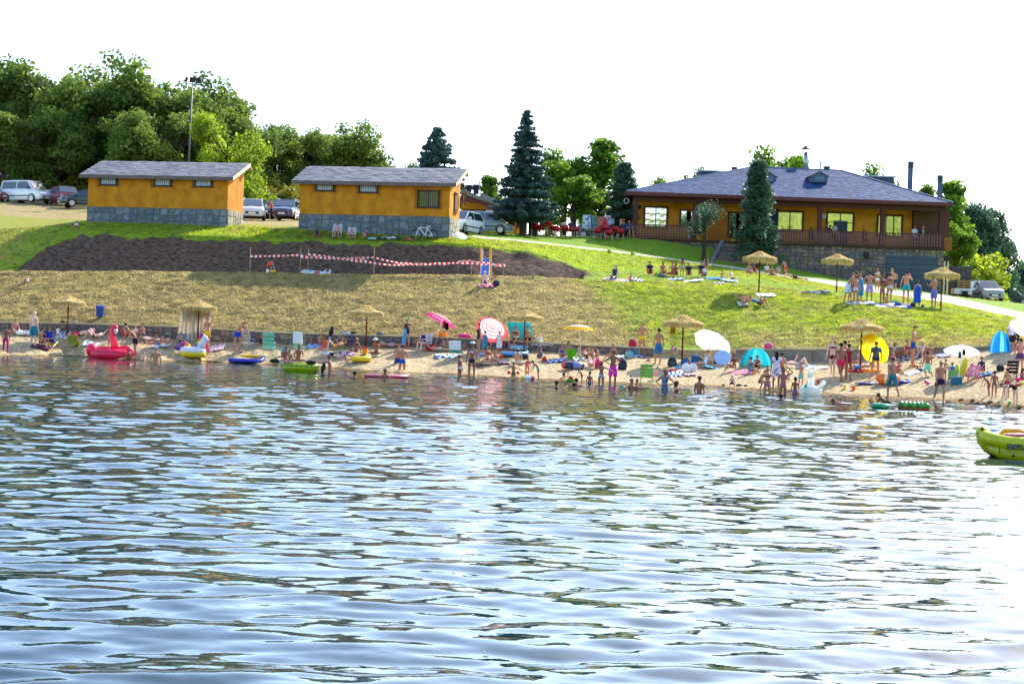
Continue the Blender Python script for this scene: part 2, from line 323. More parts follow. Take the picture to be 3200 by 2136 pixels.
# ---------------- far woods on the opposite shore (seen in the window glass) and distant hills ----------------
def hill(name, x0, x1, y0, y1, top, kind, seed, c1, c2, nx=120, ny=24, base=0, bumps=3.0):
    xs = np.linspace(x0, x1, nx); ts = np.linspace(0, 1, ny); X, T = np.meshgrid(xs, ts); Y = y0+(y1-y0)*T
    Z = base+np.sin(np.clip(T, 0, 1)*math.pi*.5)*(top*(.8+.5*fbm(X*.008, X*0+seed, 3, seed)))+bumps*fbm(X*.12, Y*.12, 4, seed+3)*2*(T > .03)
    V = np.stack([X, Y, Z], -1).reshape(-1, 3).tolist(); F = [(j*nx+i, j*nx+i+1, (j+1)*nx+i+1, (j+1)*nx+i) for j in range(ny-1) for i in range(nx-1)]
    m = mat(c1, rough=.95, var=.35, nscale=.25, c2=c2, bump=.8, name='far_wood')
    return tag(mesh_obj(name, V, F, m, smooth=True), kind=kind)
hill('opposite_shore', -330, 330, -70, -190, 50, 'structure', 4, '#5a6420', '#93a034', base=-.5)
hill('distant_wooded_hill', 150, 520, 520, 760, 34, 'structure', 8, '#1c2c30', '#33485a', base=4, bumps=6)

# ---------------- foliage ----------------
def leaf_mat(name, dark, light, tr=.45):
    m = bpy.data.materials.new(name); m.use_nodes = True; nt = m.node_tree; N = nt.nodes; L = nt.links; b = N['Principled BSDF']; out = N['Material Output']
    at = N.new('ShaderNodeAttribute'); at.attribute_name = 'leaf'; oi = N.new('ShaderNodeObjectInfo')
    ad = N.new('ShaderNodeMath'); ad.operation = 'MULTIPLY_ADD'; L.new(oi.outputs['Random'], ad.inputs[0]); ad.inputs[1].default_value = .3; L.new(at.outputs['Fac'], ad.inputs[2])
    mx = N.new('ShaderNodeMix'); mx.data_type = 'RGBA'; mx.inputs['A'].default_value = hexc(dark)+(1,); mx.inputs['B'].default_value = hexc(light)+(1,); L.new(ad.outputs[0], mx.inputs['Factor'])
    if name == 'grass_blades':
        ge = N.new('ShaderNodeNewGeometry'); no = N.new('ShaderNodeTexNoise'); no.inputs['Scale'].default_value = 1.6; no.inputs['Detail'].default_value = 5; no.inputs['Roughness'].default_value = .7; L.new(ge.outputs['Position'], no.inputs['Vector'])
        mr = N.new('ShaderNodeMapRange'); mr.inputs[1].default_value = .38; mr.inputs[2].default_value = .62; mr.inputs[3].default_value = .25; mr.inputs[4].default_value = 1.0; L.new(no.outputs['Fac'], mr.inputs[0])
        m2 = N.new('ShaderNodeMix'); m2.data_type = 'RGBA'; m2.inputs['A'].default_value = (.08, .06, .03, 1); L.new(mr.outputs[0], m2.inputs['Factor']); L.new(mx.outputs['Result'], m2.inputs['B']); mx = m2
    L.new(mx.outputs['Result'], b.inputs['Base Color']); b.inputs['Roughness'].default_value = .55; b.inputs['Specular IOR Level'].default_value = .3
    t = N.new('ShaderNodeBsdfTranslucent'); hs = N.new('ShaderNodeHueSaturation'); hs.inputs['Value'].default_value = 1.5; hs.inputs['Hue'].default_value = .485; L.new(mx.outputs['Result'], hs.inputs['Color']); L.new(hs.outputs[0], t.inputs['Color'])
    ms = N.new('ShaderNodeMixShader'); ms.inputs[0].default_value = tr; L.new(b.outputs[0], ms.inputs[1]); L.new(t.outputs[0], ms.inputs[2]); L.new(ms.outputs[0], out.inputs[0])
    return m
LEAF = {'oak': leaf_mat('oak_leaves', '#304c20', '#6c8634'), 'bright': leaf_mat('bright_leaves', '#4c6c1c', '#8ca828', .5), 'blue': leaf_mat('conifer_needles', '#2a4648', '#4c6c68', .2),
        'green': leaf_mat('plane_leaves', '#244824', '#6e9424', .5), 'shrub': leaf_mat('broom_leaves', '#444c1c', '#848428', .35), 'cyp': leaf_mat('cypress_needles', '#284438', '#4c6c54', .3), 'gshrub': leaf_mat('shrub_leaves', '#4a6410', '#a0b428', .45)}
BARK = mat('#3c3028', rough=.95, var=.3, nscale=6, bump=.02, name='bark')
def leaves_mesh(name, C, rad, npl, size, seed, m, squash=.8, val=None):
    r = np.random.RandomState(seed); C = np.array(C); n = len(C); rad = np.broadcast_to(np.array(rad, float), (n,))
    k = r.randn(n, npl, 3); k /= np.linalg.norm(k, axis=2, keepdims=True)+1e-9; k *= (r.rand(n, npl, 1)**.45)*rad[:, None, None]; k[..., 2] *= squash
    c = (C[:, None, :]+k).reshape(-1, 3); N_ = len(c)
    u = r.randn(N_, 3); u /= np.linalg.norm(u, axis=1, keepdims=True); w = np.cross(u, r.randn(N_, 3)); w /= np.linalg.norm(w, axis=1, keepdims=True)
    s = (size*(.6+.8*r.rand(N_)))[:, None]; V = np.stack([c-u*s*.5, c+w*s*.42, c+u*s*.62, c-w*s*.42], 1).reshape(-1, 3)
    me = bpy.data.meshes.new(name); me.vertices.add(len(V)); me.vertices.foreach_set('co', V.astype(np.float32).ravel())
    me.loops.add(N_*4); me.loops.foreach_set('vertex_index', np.arange(N_*4, dtype=np.int32)); me.polygons.add(N_); me.polygons.foreach_set('loop_start', np.arange(0, N_*4, 4, dtype=np.int32))
    lv = (r.rand(N_)*.45+np.repeat(r.rand(n)*.5, npl)); at = me.attributes.new('leaf', 'FLOAT', 'POINT'); at.data.foreach_set('value', np.repeat(lv, 4).astype(np.float32))
    me.materials.append(m); me.update(calc_edges=True); return me
def broad_proto(seed, h=10, w=3.2, lean=0, crown0=.25, ncl=75, npl=85, leaf=.30, form='round', fm=None, crad=.95):
    r = random.Random(seed); C = []; mb = MB(); top = Vector((r.uniform(-.3, .3), r.uniform(-.3, .3), h*.72))
    mb.tube([(0, 0, -.6), (r.uniform(-.1, .1), 0, h*.2), (top.x*.5, top.y*.5, h*.45), top], [h*.03, h*.024, h*.016, h*.008], 7)
    lobes = [(r.uniform(-w*.6, w*.6), r.uniform(-w*.6, w*.6), r.uniform(crown0+.12, .86)*h, r.uniform(.3, .55)*w) for _ in range(10)]
    for i in range(ncl):
        if form == 'round':
            lx, ly, lz, lr = lobes[r.randrange(len(lobes))]
            d = Vector((r.gauss(0, 1), r.gauss(0, 1), r.gauss(0, 1))).normalized()*lr*r.uniform(.5, 1.15); q = Vector((lx, ly, lz))+d
            q.z = max(crown0*h, q.z)
        else:
            t = r.random()**.8; z = h*(crown0+(1-crown0)*t); ww = w*(math.sin(math.pi*min(1, .18+.8*t))**.7 if form == 'column' else (1-t)**.75+.05)
            a = r.random()*6.283; rr = ww*math.sqrt(r.random())*.9; q = Vector((rr*math.cos(a), rr*math.sin(a), z))
        C.append(q[:])
        if i % 3 == 0:
            zz = max(h*.15, q.z*r.uniform(.45, .75)); a = Vector((top.x*zz/h, top.y*zz/h, min(zz, h*.7)))
            mid = (a+q)*.5+Vector((0, 0, -.1*h*.2)); mb.tube([a, mid, q], [h*.009, h*.006, h*.003], 4, False)
    trunk = bpy.data.meshes.new('trunk'); trunk.from_pydata([v[:] for v in mb.v], [], mb.f); trunk.materials.append(BARK); trunk.update()
    crown = leaves_mesh('crown', C, crad, npl, leaf, seed, fm or LEAF['oak'])
    return trunk, crown
def spruce_proto(seed, h=12, w=3.3, fm=None, z0=.12, layers=30, droop=.12, dens=34):
    r = random.Random(seed); mb = MB(); mb.tube([(0, 0, -.5), (0, 0, h*.5), (0, 0, h)], [h*.03, h*.016, .02], 7); C = []; rad = []
    for i in range(layers):
        t = i/layers; z = h*(z0+(1-z0)*t); L = w*(1-t)**.85*r.uniform(.82, 1.1)+.12; nb = int(5+6*(1-t))
        for k in range(nb):
            a = 6.283*k/nb+r.random(); Lk = L*r.uniform(.75, 1.12); zj = r.uniform(-.12, .12); z += zj; tip = Vector((Lk*math.cos(a), Lk*math.sin(a), z-droop*Lk+.12*Lk*Lk/w)); mb.tube([(0, 0, z), tip], [.05*(1-t)+.012, .008], 3, False)
            ns = max(2, int(Lk/.3))
            for s in range(ns):
                f = (s+.6)/ns; C.append((Vector((0, 0, z))*(1-f)+tip*f)[:]); rad.append(.17+.30*(1-f)*Lk/2)
    trunk = bpy.data.meshes.new('trunk'); trunk.from_pydata([v[:] for v in mb.v], [], mb.f); trunk.materials.append(BARK); trunk.update()
    return trunk, leaves_mesh('crown', C, rad, dens, .17, seed, fm or LEAF['blue'], .75)
def put_tree(proto, px, py_top, D, label, group=None, cat='tree', wscale=1.0, zbase=None, h0=10, name='broadleaf_tree', rot=None):
    top = P(px, py_top, D); zb = gz(top.x, top.y) if zbase is None else zbase; sc = (top.z-zb)/h0
    t = thing(name, label, cat, (top.x, top.y, zb), rng.uniform(0, 6.28) if rot is None else rot, group); t.scale = (sc*wscale, sc*wscale, sc)
    share('trunk', proto[0], t); share('crown', proto[1], t); return t
OAKS = [broad_proto(11+i, 10, w, crown0=c, ncl=n, npl=120, leaf=.25, crad=.95) for i, (w, c, n) in enumerate([(3.0, .12, 95), (3.4, .1, 105), (2.6, .15, 80), (3.6, .12, 100)])]
BRIGHT = broad_proto(31, 10, 4.2, crown0=.08, ncl=120, npl=120, leaf=.26, fm=LEAF['bright'], crad=1.05)
GREENS = [broad_proto(41+i, 10, 2.6, crown0=.28, ncl=80, npl=90, leaf=.26, fm=LEAF['green'], crad=.85) for i in range(2)]
GCOL = broad_proto(47, 10, 1.6, crown0=.15, ncl=60, npl=70, leaf=.3, form='column', fm=LEAF['green'], crad=.7)
DARKCOL = broad_proto(48, 10, 3.0, crown0=.05, ncl=95, npl=70, leaf=.3, form='column', fm=LEAF['cyp'], crad=.9)
SPRUCE = spruce_proto(51, 12, 3.1, layers=46); SPRUCE2 = spruce_proto(52, 8, 3.0, layers=34)
CYP = broad_proto(61, 10, 2.1, crown0=.05, ncl=190, npl=70, leaf=.2, form='cone', fm=LEAF['cyp'], crad=.5)
SHR = [broad_proto(71+i, 3, 2.0, crown0=.05, ncl=32, npl=70, leaf=.24, fm=f, crad=.65) for i, f in enumerate([LEAF['shrub'], LEAF['shrub'], LEAF['gshrub']])]
woods = [(-60, 230, 148), (18, 190, 152), (62, 178, 146), (115, 222, 150), (165, 268, 145), (190, 330, 138), (228, 292, 150), (268, 262, 148), (318, 240, 143), (362, 225, 147), (408, 212, 144), (452, 228, 141), (500, 240, 149), (545, 268, 143), (582, 262, 148), (622, 262, 142), (668, 258, 147), (708, 322, 143), (740, 342, 149), (430, 330, 136), (90, 330, 137), (515, 330, 135), (20, 330, 136), (795, 385, 150), (832, 392, 146), (870, 378, 151), (905, 402, 148), (945, 392, 153), (985, 398, 149), (1022, 410, 154), (1062, 398, 150), (1105, 420, 155), (1128, 432, 152), (1170, 478, 155), (1230, 488, 160)]
ORD = 'first second third fourth fifth sixth seventh eighth ninth tenth eleventh twelfth thirteenth fourteenth fifteenth sixteenth seventeenth eighteenth nineteenth twentieth twenty-first twenty-second twenty-third twenty-fourth twenty-fifth twenty-sixth twenty-seventh twenty-eighth twenty-ninth thirtieth thirty-first thirty-second thirty-third thirty-fourth thirty-fifth'.split()
kinds = ['tall', 'broad', 'narrow', 'bushy']
for i, (px, py, D) in enumerate(sorted(woods)):
    k = (i*7+i//3) % 4; mid = D < 144; near = 'at the left edge' if px < 60 else 'above the parked cars' if px < 230 else 'behind the left yellow hut' if px < 560 else 'beside the floodlight mast' if px < 720 else 'above the hut gap' if px < 930 else 'behind the right yellow hut'
    nth = i+1
    put_tree(OAKS[k], px, py, D, f'{kinds[k].split(" ")[0]} oak {near}, {ORD[i]} wood tree from the left', 'oaks of the wood behind the huts', wscale=1.12)
put_tree(BRIGHT, 712, 362, 128, 'sunlit yellow-green tree right behind the end of the left hut', wscale=.95)
put_tree(BRIGHT, 415, 375, 136, 'sunlit yellow-green oak standing behind the middle of the left hut roof', wscale=.6)
put_tree(SPRUCE2, 1368, 392, 128, 'small dark fir rising behind the right yellow hut roof', name='fir_tree', h0=8, wscale=1.1)
put_tree(SPRUCE, 1648, 342, 112, 'tall blue-green spruce left of the red cafe tables', name='spruce_tree', h0=12, wscale=1.12)
put_tree(GCOL, 1528, 556, 150, 'slim young tree behind the camp entrance roof', wscale=1.3)
put_tree(GREENS[0], 1590, 600, 160, 'low green tree behind the camp entrance building', wscale=1.3)
put_tree(GREENS[0], 1768, 452, 121, 'plane tree with two leaders behind the red cafe chairs', wscale=1.25)
put_tree(GREENS[1], 1800, 545, 119, 'wide yellow-green plane tree over the closed cafe parasol', wscale=1.65)
put_tree(GCOL, 1890, 446, 123, 'tall slim plane tree behind the menu boards', wscale=1.6)
put_tree(CYP, 1952, 512, 118, 'dark cypress at the left corner of the restaurant', name='cypress_tree', wscale=1.6)
put_tree(GREENS[1], 1720, 655, 150, 'small green tree low in the distance behind the red tables', wscale=1.1)
put_tree(GREENS[0], 1850, 640, 150, 'round green tree low in the distance beside the menu boards', wscale=1.2)
put_tree(GREENS[1], 2048, 546, 140, 'yellow-green treetop above the left end of the restaurant roof', wscale=.8)
put_tree(GREENS[0], 2175, 516, 142, 'small treetop above the low left part of the slate roof', wscale=.6)
put_tree(GREENS[0], 2428, 440, 145, 'bushy treetop behind the roof beside the steel flue', wscale=.8)
put_tree(GREENS[1], 2480, 470, 142, 'lower treetop touching the left side of the steel flue', wscale=.6)
put_tree(CYP, 2372, 508, 110.3, 'tall slim conifer in front of the restaurant beside the steps', name='conifer_tree', wscale=1.32, rot=1)
put_tree(broad_proto(63, 10, 2.7, crown0=.38, ncl=40, npl=70, leaf=.2, fm=LEAF['cyp'], crad=1.25), 2205, 618, 110.5, 'small round tree with bare stems in front of the restaurant', wscale=1.25)
put_tree(GREENS[0], 2775, 505, 140, 'treetop behind the roof left of the tall brown chimney', wscale=.75)
put_tree(GCOL, 2898, 590, 138, 'tip of a tree between the two chimneys', wscale=.9)
put_tree(GCOL, 2978, 578, 136, 'tall slim tree behind the right corner of the restaurant', wscale=1.2)
put_tree(GREENS[1], 2990, 690, 128, 'bright green tree beside the right wall of the restaurant', wscale=.9)
for px, py, D, l in [(3052, 642, 146, 'tall grey-green poplar with twin tops right of the restaurant'), (3098, 660, 148, 'broad grey-green poplar behind the parked white car'), (3130, 740, 150, 'lower dark tree at the right of the grey-green poplars'), (3165, 850, 152, 'dark tree at the right edge above the white path'), (3195, 820, 160, 'rightmost dark tree at the edge of the photo'), (3240, 800, 165, 'dark tree beyond the right edge of the photo')]:
    put_tree(DARKCOL, px, py, D, l, 'poplars right of the restaurant', wscale=.95)
bushes = [(3010, 812, 130, 2), (3050, 830, 131, 2), (3090, 870, 132, 2), (3025, 860, 128, 2), (2985, 820, 134, 2), (3115, 915, 134, 2)]
for i, (px, py, D, k) in enumerate(bushes):
    put_tree(SHR[k], px, py, D, f'yellow-green bush on the bank above the parked white car, {["tallest at the left", "tall middle", "right sloping", "low front", "half behind the grey wall", "lowest at the right"][i]} one', 'yellow bushes on the right bank', 'bush', wscale=1.3, h0=3, name='bush')
def scrub(x0, x1, y0, y1, n, D0, D1, lab, grp, kk=(0, 1)):
    for i in range(n):
        px = x0+(x1-x0)*(i+.5)/n+rng.uniform(-12, 12); f = rng.random(); py = y0+(y1-y0)*f; D = D1+(D0-D1)*f
        t = P(px, py, D); zb = gz(t.x, t.y); h = max(1.2, t.z-zb)
        put_tree(SHR[kk[i % len(kk)]], px, py, D, f'{lab}, {ORD[i]} from the left', grp, 'bush', wscale=max(.7, 2.2/h*1.3), h0=3, name='bush')
scrub(-60, 262, 440, 560, 26, 140, 148, 'olive broom bush high on the slope above the cars', 'broom bushes above the left car park')
scrub(-60, 262, 520, 590, 16, 136, 140, 'olive broom bush low behind the parked cars', 'broom bushes above the left car park')
scrub(740, 935, 565, 600, 12, 132, 142, 'broom bush behind the cars between the two huts', 'broom bushes between the huts')
scrub(560, 800, 480, 560, 6, 138, 146, 'dark bush behind the left hut', 'dark bushes behind the left hut')

# ---------------- stones ----------------
def stone_panel(parent, o, ux, W, H, cx, cz, depth, mats, seed, name='stone', limit=300, gapw=.02, nrm=None, hf=None, irr=.3):
    r = random.Random(seed); nx = max(1, round(W/cx)); nz = max(1, round(H/cz)); ux = Vector(ux).normalized(); uz = Vector((0, 0, 1)); nn = Vector(nrm) if nrm else ux.cross(uz)
    pts = {}
    for i in range(nx+1):
        for j in range(nz+1):
            x = W*i/nx; z = H*j/nz
            if 0 < i < nx: x += r.uniform(-irr, irr)*cx
            if 0 < j < nz: z += r.uniform(-irr, irr)*cz
            pts[i, j] = (x, z)
    joined = MB(); c = 0
    for i in range(nx):
        for j in range(nz):
            q = [pts[i, j], pts[i+1, j], pts[i+1, j+1], pts[i, j+1]]
            if r.random() < .5: k = r.randrange(4); a, b = q[k], q[(k+1) % 4]; q.insert(k+1, ((a[0]+b[0])/2, (a[1]+b[1])/2))
            mx = sum(a for a, b in q)/len(q); mz = sum(b for a, b in q)/len(q); s = 1-2*gapw/min(cx, cz)
            if hf and mz+cz*.3 > hf(mx): 
                continue
            d = depth*r.uniform(.6, 1.2); n = len(q); base = o if isinstance(o, Vector) else Vector(o)
            f0 = [base+ux*(mx+(a-mx)*s)+uz*(mz+(b-mz)*s) for a, b in q]; f1 = [base+ux*(mx+(a-mx)*s*.9)+uz*(mz+(b-mz)*s*.9)+nn*d for a, b in q]
            vs = f0+f1; fs = [tuple(range(n, 2*n))]+[(k, (k+1) % n, n+(k+1) % n, n+k) for k in range(n)]
            if c < limit: mesh_obj(name, vs, fs, mats[r.randrange(len(mats))], parent)
            else: joined.cur = r.randrange(len(mats)); joined.add(vs, fs)
            c += 1
    if joined.v: tag(joined.obj('stonework', mats, parent), kind='stuff')
STN = [mat(c, rough=.85, var=.25, nscale=5, bump=.02) for c in ('#66707a', '#59646e', '#737a80', '#636a66')]
STN2 = [mat(c, rough=.9, var=.3, nscale=6, bump=.02) for c in ('#7a6a5e', '#6a6468', '#8a7868', '#645c60')]
MORTAR = mat('#5c6468', rough=.95, var=.2, nscale=10, bump=.01)
YEL = mat('#b8750f', rough=.9, var=.10, nscale=1.6, bump=.006, name='ochre_render', c2='#c68216')
SLATE = [mat(c, rough=.42, var=.15, nscale=3, spec=.6) for c in ('#6a666a', '#76706e', '#807a78', '#5c585c')]
DARKW = mat('#33130e', rough=.6, var=.2, nscale=10, name='dark_stained_wood')
PALEW = mat('#a08a74', rough=.8, var=.2, nscale=9, name='weathered_wood')
WHITE = mat('#e4e4e4', rough=.5, var=.03, name='white_paint'); BLACK = mat('#141418', rough=.6, var=.2, name='black')
STEEL = mat('#9aa2a8', rough=.35, metal=.8, var=.08, name='steel'); IRON = mat('#2e2a30', rough=.5, var=.2, name='iron')

def hut_window(h, x, z, w, hh, kind):
    fr = MB(); t = .09
    fr.box((x, -.03, z+hh/2+t/2), (w+2*t, .12, t)).box((x, -.03, z-hh/2-t/2), (w+2*t, .12, t)).box((x-w/2-t/2, -.03, z), (t, .118, hh)).box((x+w/2+t/2, -.03, z), (t, .118, hh))
    f = fr.obj('window', mat('#1c1014', rough=.6), h)
    if kind == 'slot': mesh_obj('pane', [(x-w/2, -.02, z-hh/2), (x+w/2, -.02, z-hh/2), (x+w/2, -.02, z+hh/2), (x-w/2, -.02, z+hh/2)], [(0, 1, 2, 3)], mat('#c4ccd8', rough=.3, var=.1, nscale=4), f)
    else: mesh_obj('pane', [(x-w/2, -.02, z-hh/2), (x+w/2, -.02, z-hh/2), (x+w/2, -.02, z+hh/2), (x-w/2, -.02, z+hh/2)], [(0, 1, 2, 3)], glass('#24303c'), f)
    bm_ = MB().box((0, 0, 0), (.022, .022, hh)); me = bpy.data.meshes.new('bar'); me.from_pydata([v[:] for v in bm_.v], [], bm_.f); me.materials.append(IRON)
    n = 7 if kind == 'slot' else 9
    for i in range(n): share('bar', me, f, (x-w/2+w*(i+.5)/n, -.06, z))
    if kind != 'slot': MB().box((x, -.045, z), (.06, .05, hh)).obj('mullion', mat('#1c1014', rough=.6), f)
    for s in (-1, 1):
        g = MB(); X = x+s*(w/2+.19)
        g.box((X, -.1, z), (.025, .025, hh+.3)).box((X-s*.05, -.1, z+hh/2+.1), (.2, .025, .025)).box((X-s*.05, -.1, z-hh/2-.1), (.2, .025, .025)); g.obj('grille_bracket', mat('#5a2016', rough=.6), f)
def hut(pxr, pyr, Dr, label, wins, zlow, side_win=None, seed=1):
    c = P(pxr, pyr, Dr); yaw = R(-10.7); W = 9.6 if seed == 2 else 9.55; HT = 2.99; DP = 2.8
    t = thing('utility_hut', label, 'hut', c, yaw)   # origin: front right bottom corner; hut extends to -x and +y
    w = MB(); x0, x1 = -W, 0
    top = lambda y: HT+.36*y+.04
    w.add([(x0, 0, .96), (x1, 0, .96), (x1, DP, .96), (x0, DP, .96), (x0, 0, HT), (x1, 0, HT), (x1, DP, HT+1.0), (x0, DP, HT+1.0)], [(0, 1, 5, 4), (1, 2, 6, 5), (2, 3, 7, 6), (3, 0, 4, 7), (4, 5, 6, 7)])
    w.obj('wall', YEL, t)
    b = MB(); b.box(((x0+x1)/2, DP/2, (.955+zlow)/2), (W+.04, DP+.04, .955-zlow)); pl = b.obj('stone_base', MORTAR, t)
    stone_panel(pl, (x0, -.02, zlow), (1, 0, 0), W, .955-zlow, .5, .4, .035, STN, seed)
    stone_panel(pl, (x1+.02, 0, zlow), (0, 1, 0), DP, .955-zlow, .5, .4, .035, [mat('#a09a88', rough=.9, var=.2, nscale=5, bump=.02), mat('#8c8878', rough=.9, var=.2, nscale=5)], seed+5)
    rx0, rx1, ry0, ry1 = x0-.45, x1+.45, -.42, 2.62; zr0, zr1 = HT-.02, HT+1.16; ry2, zr2 = 3.15, HT+.86
    r = MB(); th = .13
    r.add([(rx0, ry0, zr0-th), (rx1, ry0, zr0-th), (rx1, ry1, zr1-th), (rx0, ry1, zr1-th), (rx0, ry0, zr0), (rx1, ry0, zr0), (rx1, ry1, zr1), (rx0, ry1, zr1), (rx0, ry2, zr2-th), (rx1, ry2, zr2-th), (rx1, ry2, zr2), (rx0, ry2, zr2)],
          [(0, 3, 2, 1), (3, 8, 9, 2), (0, 1, 5, 4), (1, 2, 6, 5), (2, 9, 10, 6), (9, 8, 11, 10), (3, 0, 4, 7), (8, 3, 7, 11), (4, 5, 6, 7), (7, 6, 10, 11)])
    ro = r.obj('roof', PALEW, t)
    MB().box(((rx0+rx1)/2, ry0-.02, zr0-.1), (rx1-rx0, .035, .2)).obj('eaves_board', mat('#6a5c58', rough=.8, var=.3, nscale=6), t)
    g = MB(); g.add([(rx1+.01, ry0, zr0-.2), (rx1+.01, ry0, zr0+.03), (rx1+.01, ry1, zr1+.03), (rx1+.01, ry1, zr1-.2), (rx1+.04, ry0, zr0-.2), (rx1+.04, ry0, zr0+.03), (rx1+.04, ry1, zr1+.03), (rx1+.04, ry1, zr1-.2)], [(0, 1, 2, 3), (7, 6, 5, 4), (0, 4, 5, 1), (1, 5, 6, 2), (2, 6, 7, 3), (3, 7, 4, 0)]).obj('verge_board', mat('#e0cfa8', rough=.7, var=.1), t)
    nx, ny = 25, 12; L = math.hypot(ry1-ry0, zr1-zr0); ang = math.atan2(zr1-zr0, ry1-ry0); sw = (rx1-rx0)/nx; sh = L/ny
    mes = []
    for k in range(4):
        s = MB(); h_ = sh*1.35; s.hexa([(-sw*.485, 0, .012), (sw*.485, 0, .012), (sw*.485, h_, .0), (-sw*.485, h_, .0), (-sw*.485, 0, .032), (sw*.485, 0, .032), (sw*.485, h_, .012), (-sw*.485, h_, .012)])
        me = bpy.data.meshes.new('slate'); me.from_pydata([v[:] for v in s.v], [], s.f); me.materials.append(SLATE[k]); mes.append(me)
    rr = random.Random(seed)
    for j in range(ny):
        for i in range(nx):
            q = Vector((rx0+sw*(i+.5)+(sw*.25 if j % 2 else -.0)*(1 if i < nx-1 else 0), ry0+(ry1-ry0)*j/ny, zr0+(zr1-zr0)*j/ny))
            o = share('slate', mes[rr.randrange(4)], ro, q+Vector((0, 0, rr.uniform(0, .014))), (ang+rr.uniform(-.02, .02), rr.uniform(-.015, .015), rr.uniform(-.01, .01)))
    for (px0, py0, px1, py1, kind) in wins:
        x = -W*(1-((px0+px1)/2)); hut_window(t, x, (py0+py1)/2, px1*0+(py1*0)+(1.05 if kind == 'slot' else 1.25) if True else 0, .40 if kind == 'slot' else .92, kind)
    if side_win:
        f = MB().box((x1+.03, 1.55, 1.95), (.06, .85, 1.05)).obj('side_window', DARKW, t); MB().box((x1+.065, 1.55, 1.95), (.02, .7, .9)).obj('shutter', mat('#6a3c20', rough=.7, var=.3, nscale=20), f)
        for s in (-.6, .6): MB().box((x1+.07, 1.55, 1.95+s), (.1, 1.0, .05)).obj('sill', mat('#8a4020'), f)
    return t
hut(709, 701.5, 102.0, 'long ochre hut with three slot windows and stone base, left of the two huts', [(.088, 2.62, .205, 2.62, 'slot'), (.485, 2.62, .585, 2.62, 'slot'), (.775, 2.62, .875, 2.62, 'slot')], -.35, seed=1)
hut(1402, 726.5, 98.2, 'long ochre hut with two slot windows and one large window, beside the white SUV', [(.11, 2.66, .225, 2.66, 'slot'), (.405, 2.60, .515, 2.60, 'slot'), (.79, 2.02, .93, 2.02, 'big')], -.7, side_win=True, seed=2)

# ---------------- low stone wall behind the sand ----------------
def low_wall(px0, px1, label, seed, conc=False):
    n = max(2, int((px1-px0)/60)); t = thing('low_stone_wall', label, 'wall', P((px0+px1)/2, WT((px0+px1)/2), WD((px0+px1)/2))); o = Vector(t.location)
    r = random.Random(seed); body = MB(); cope = MB(); cnt = 0
    for i in range(n):
        a = px0+(px1-px0)*i/n; b = px0+(px1-px0)*(i+1)/n
        A = P(a, WT(a), WD(a))-o; B = P(b, WT(b), WD(b))-o
        u = (B-A); u.z = 0; L = u.length; u.normalize(); nn = Vector((u.y, -u.x, 0))
        def seg(mb, z0, z1, y0, y1): mb.hexa([A+nn*y0+Vector((0, 0, z0)), B+nn*y0+Vector((0, 0, z0)), B-nn*y1+Vector((0, 0, z0)), A-nn*y1+Vector((0, 0, z0)), A+nn*y0+Vector((0, 0, z1)), B+nn*y0+Vector((0, 0, z1)), B-nn*y1+Vector((0, 0, z1)), A-nn*y1+Vector((0, 0, z1))])
        seg(body, -1.1, -.05, .0, .4)
        seg(cope, -.05, .015, .05, .45)
        if not conc: stone_panel(t, A+nn*.001+Vector((0, 0, -.95)), B-A, L, .88, .46 if L > 1 else .4, .29, .05, STN2, seed*50+i, nrm=nn, limit=20)
        else: stone_panel(t, A+nn*.001+Vector((0, 0, -.95)), B-A, L, .88, 1.3, .88, .012, [mat('#84796e', rough=.9, var=.2, nscale=3, bump=.01)], seed*50+i, name='block', nrm=nn, limit=20, irr=.02)
    body.obj('core', mat('#6e6058', rough=.95, var=.3, nscale=5, bump=.03), t); cope.obj('coping', mat('#b8a88c', rough=.9, var=.12, nscale=4, bump=.01), t)
low_wall(-420, 2042, 'long low rubble wall along the back of the sandy beach', 1)
low_wall(2300, 2960, 'low plain concrete wall behind the teal shelter and yellow parasol', 2, True)
low_wall(2960, 3500, 'low wall end behind the white parasol at the right side of the beach', 3, True)

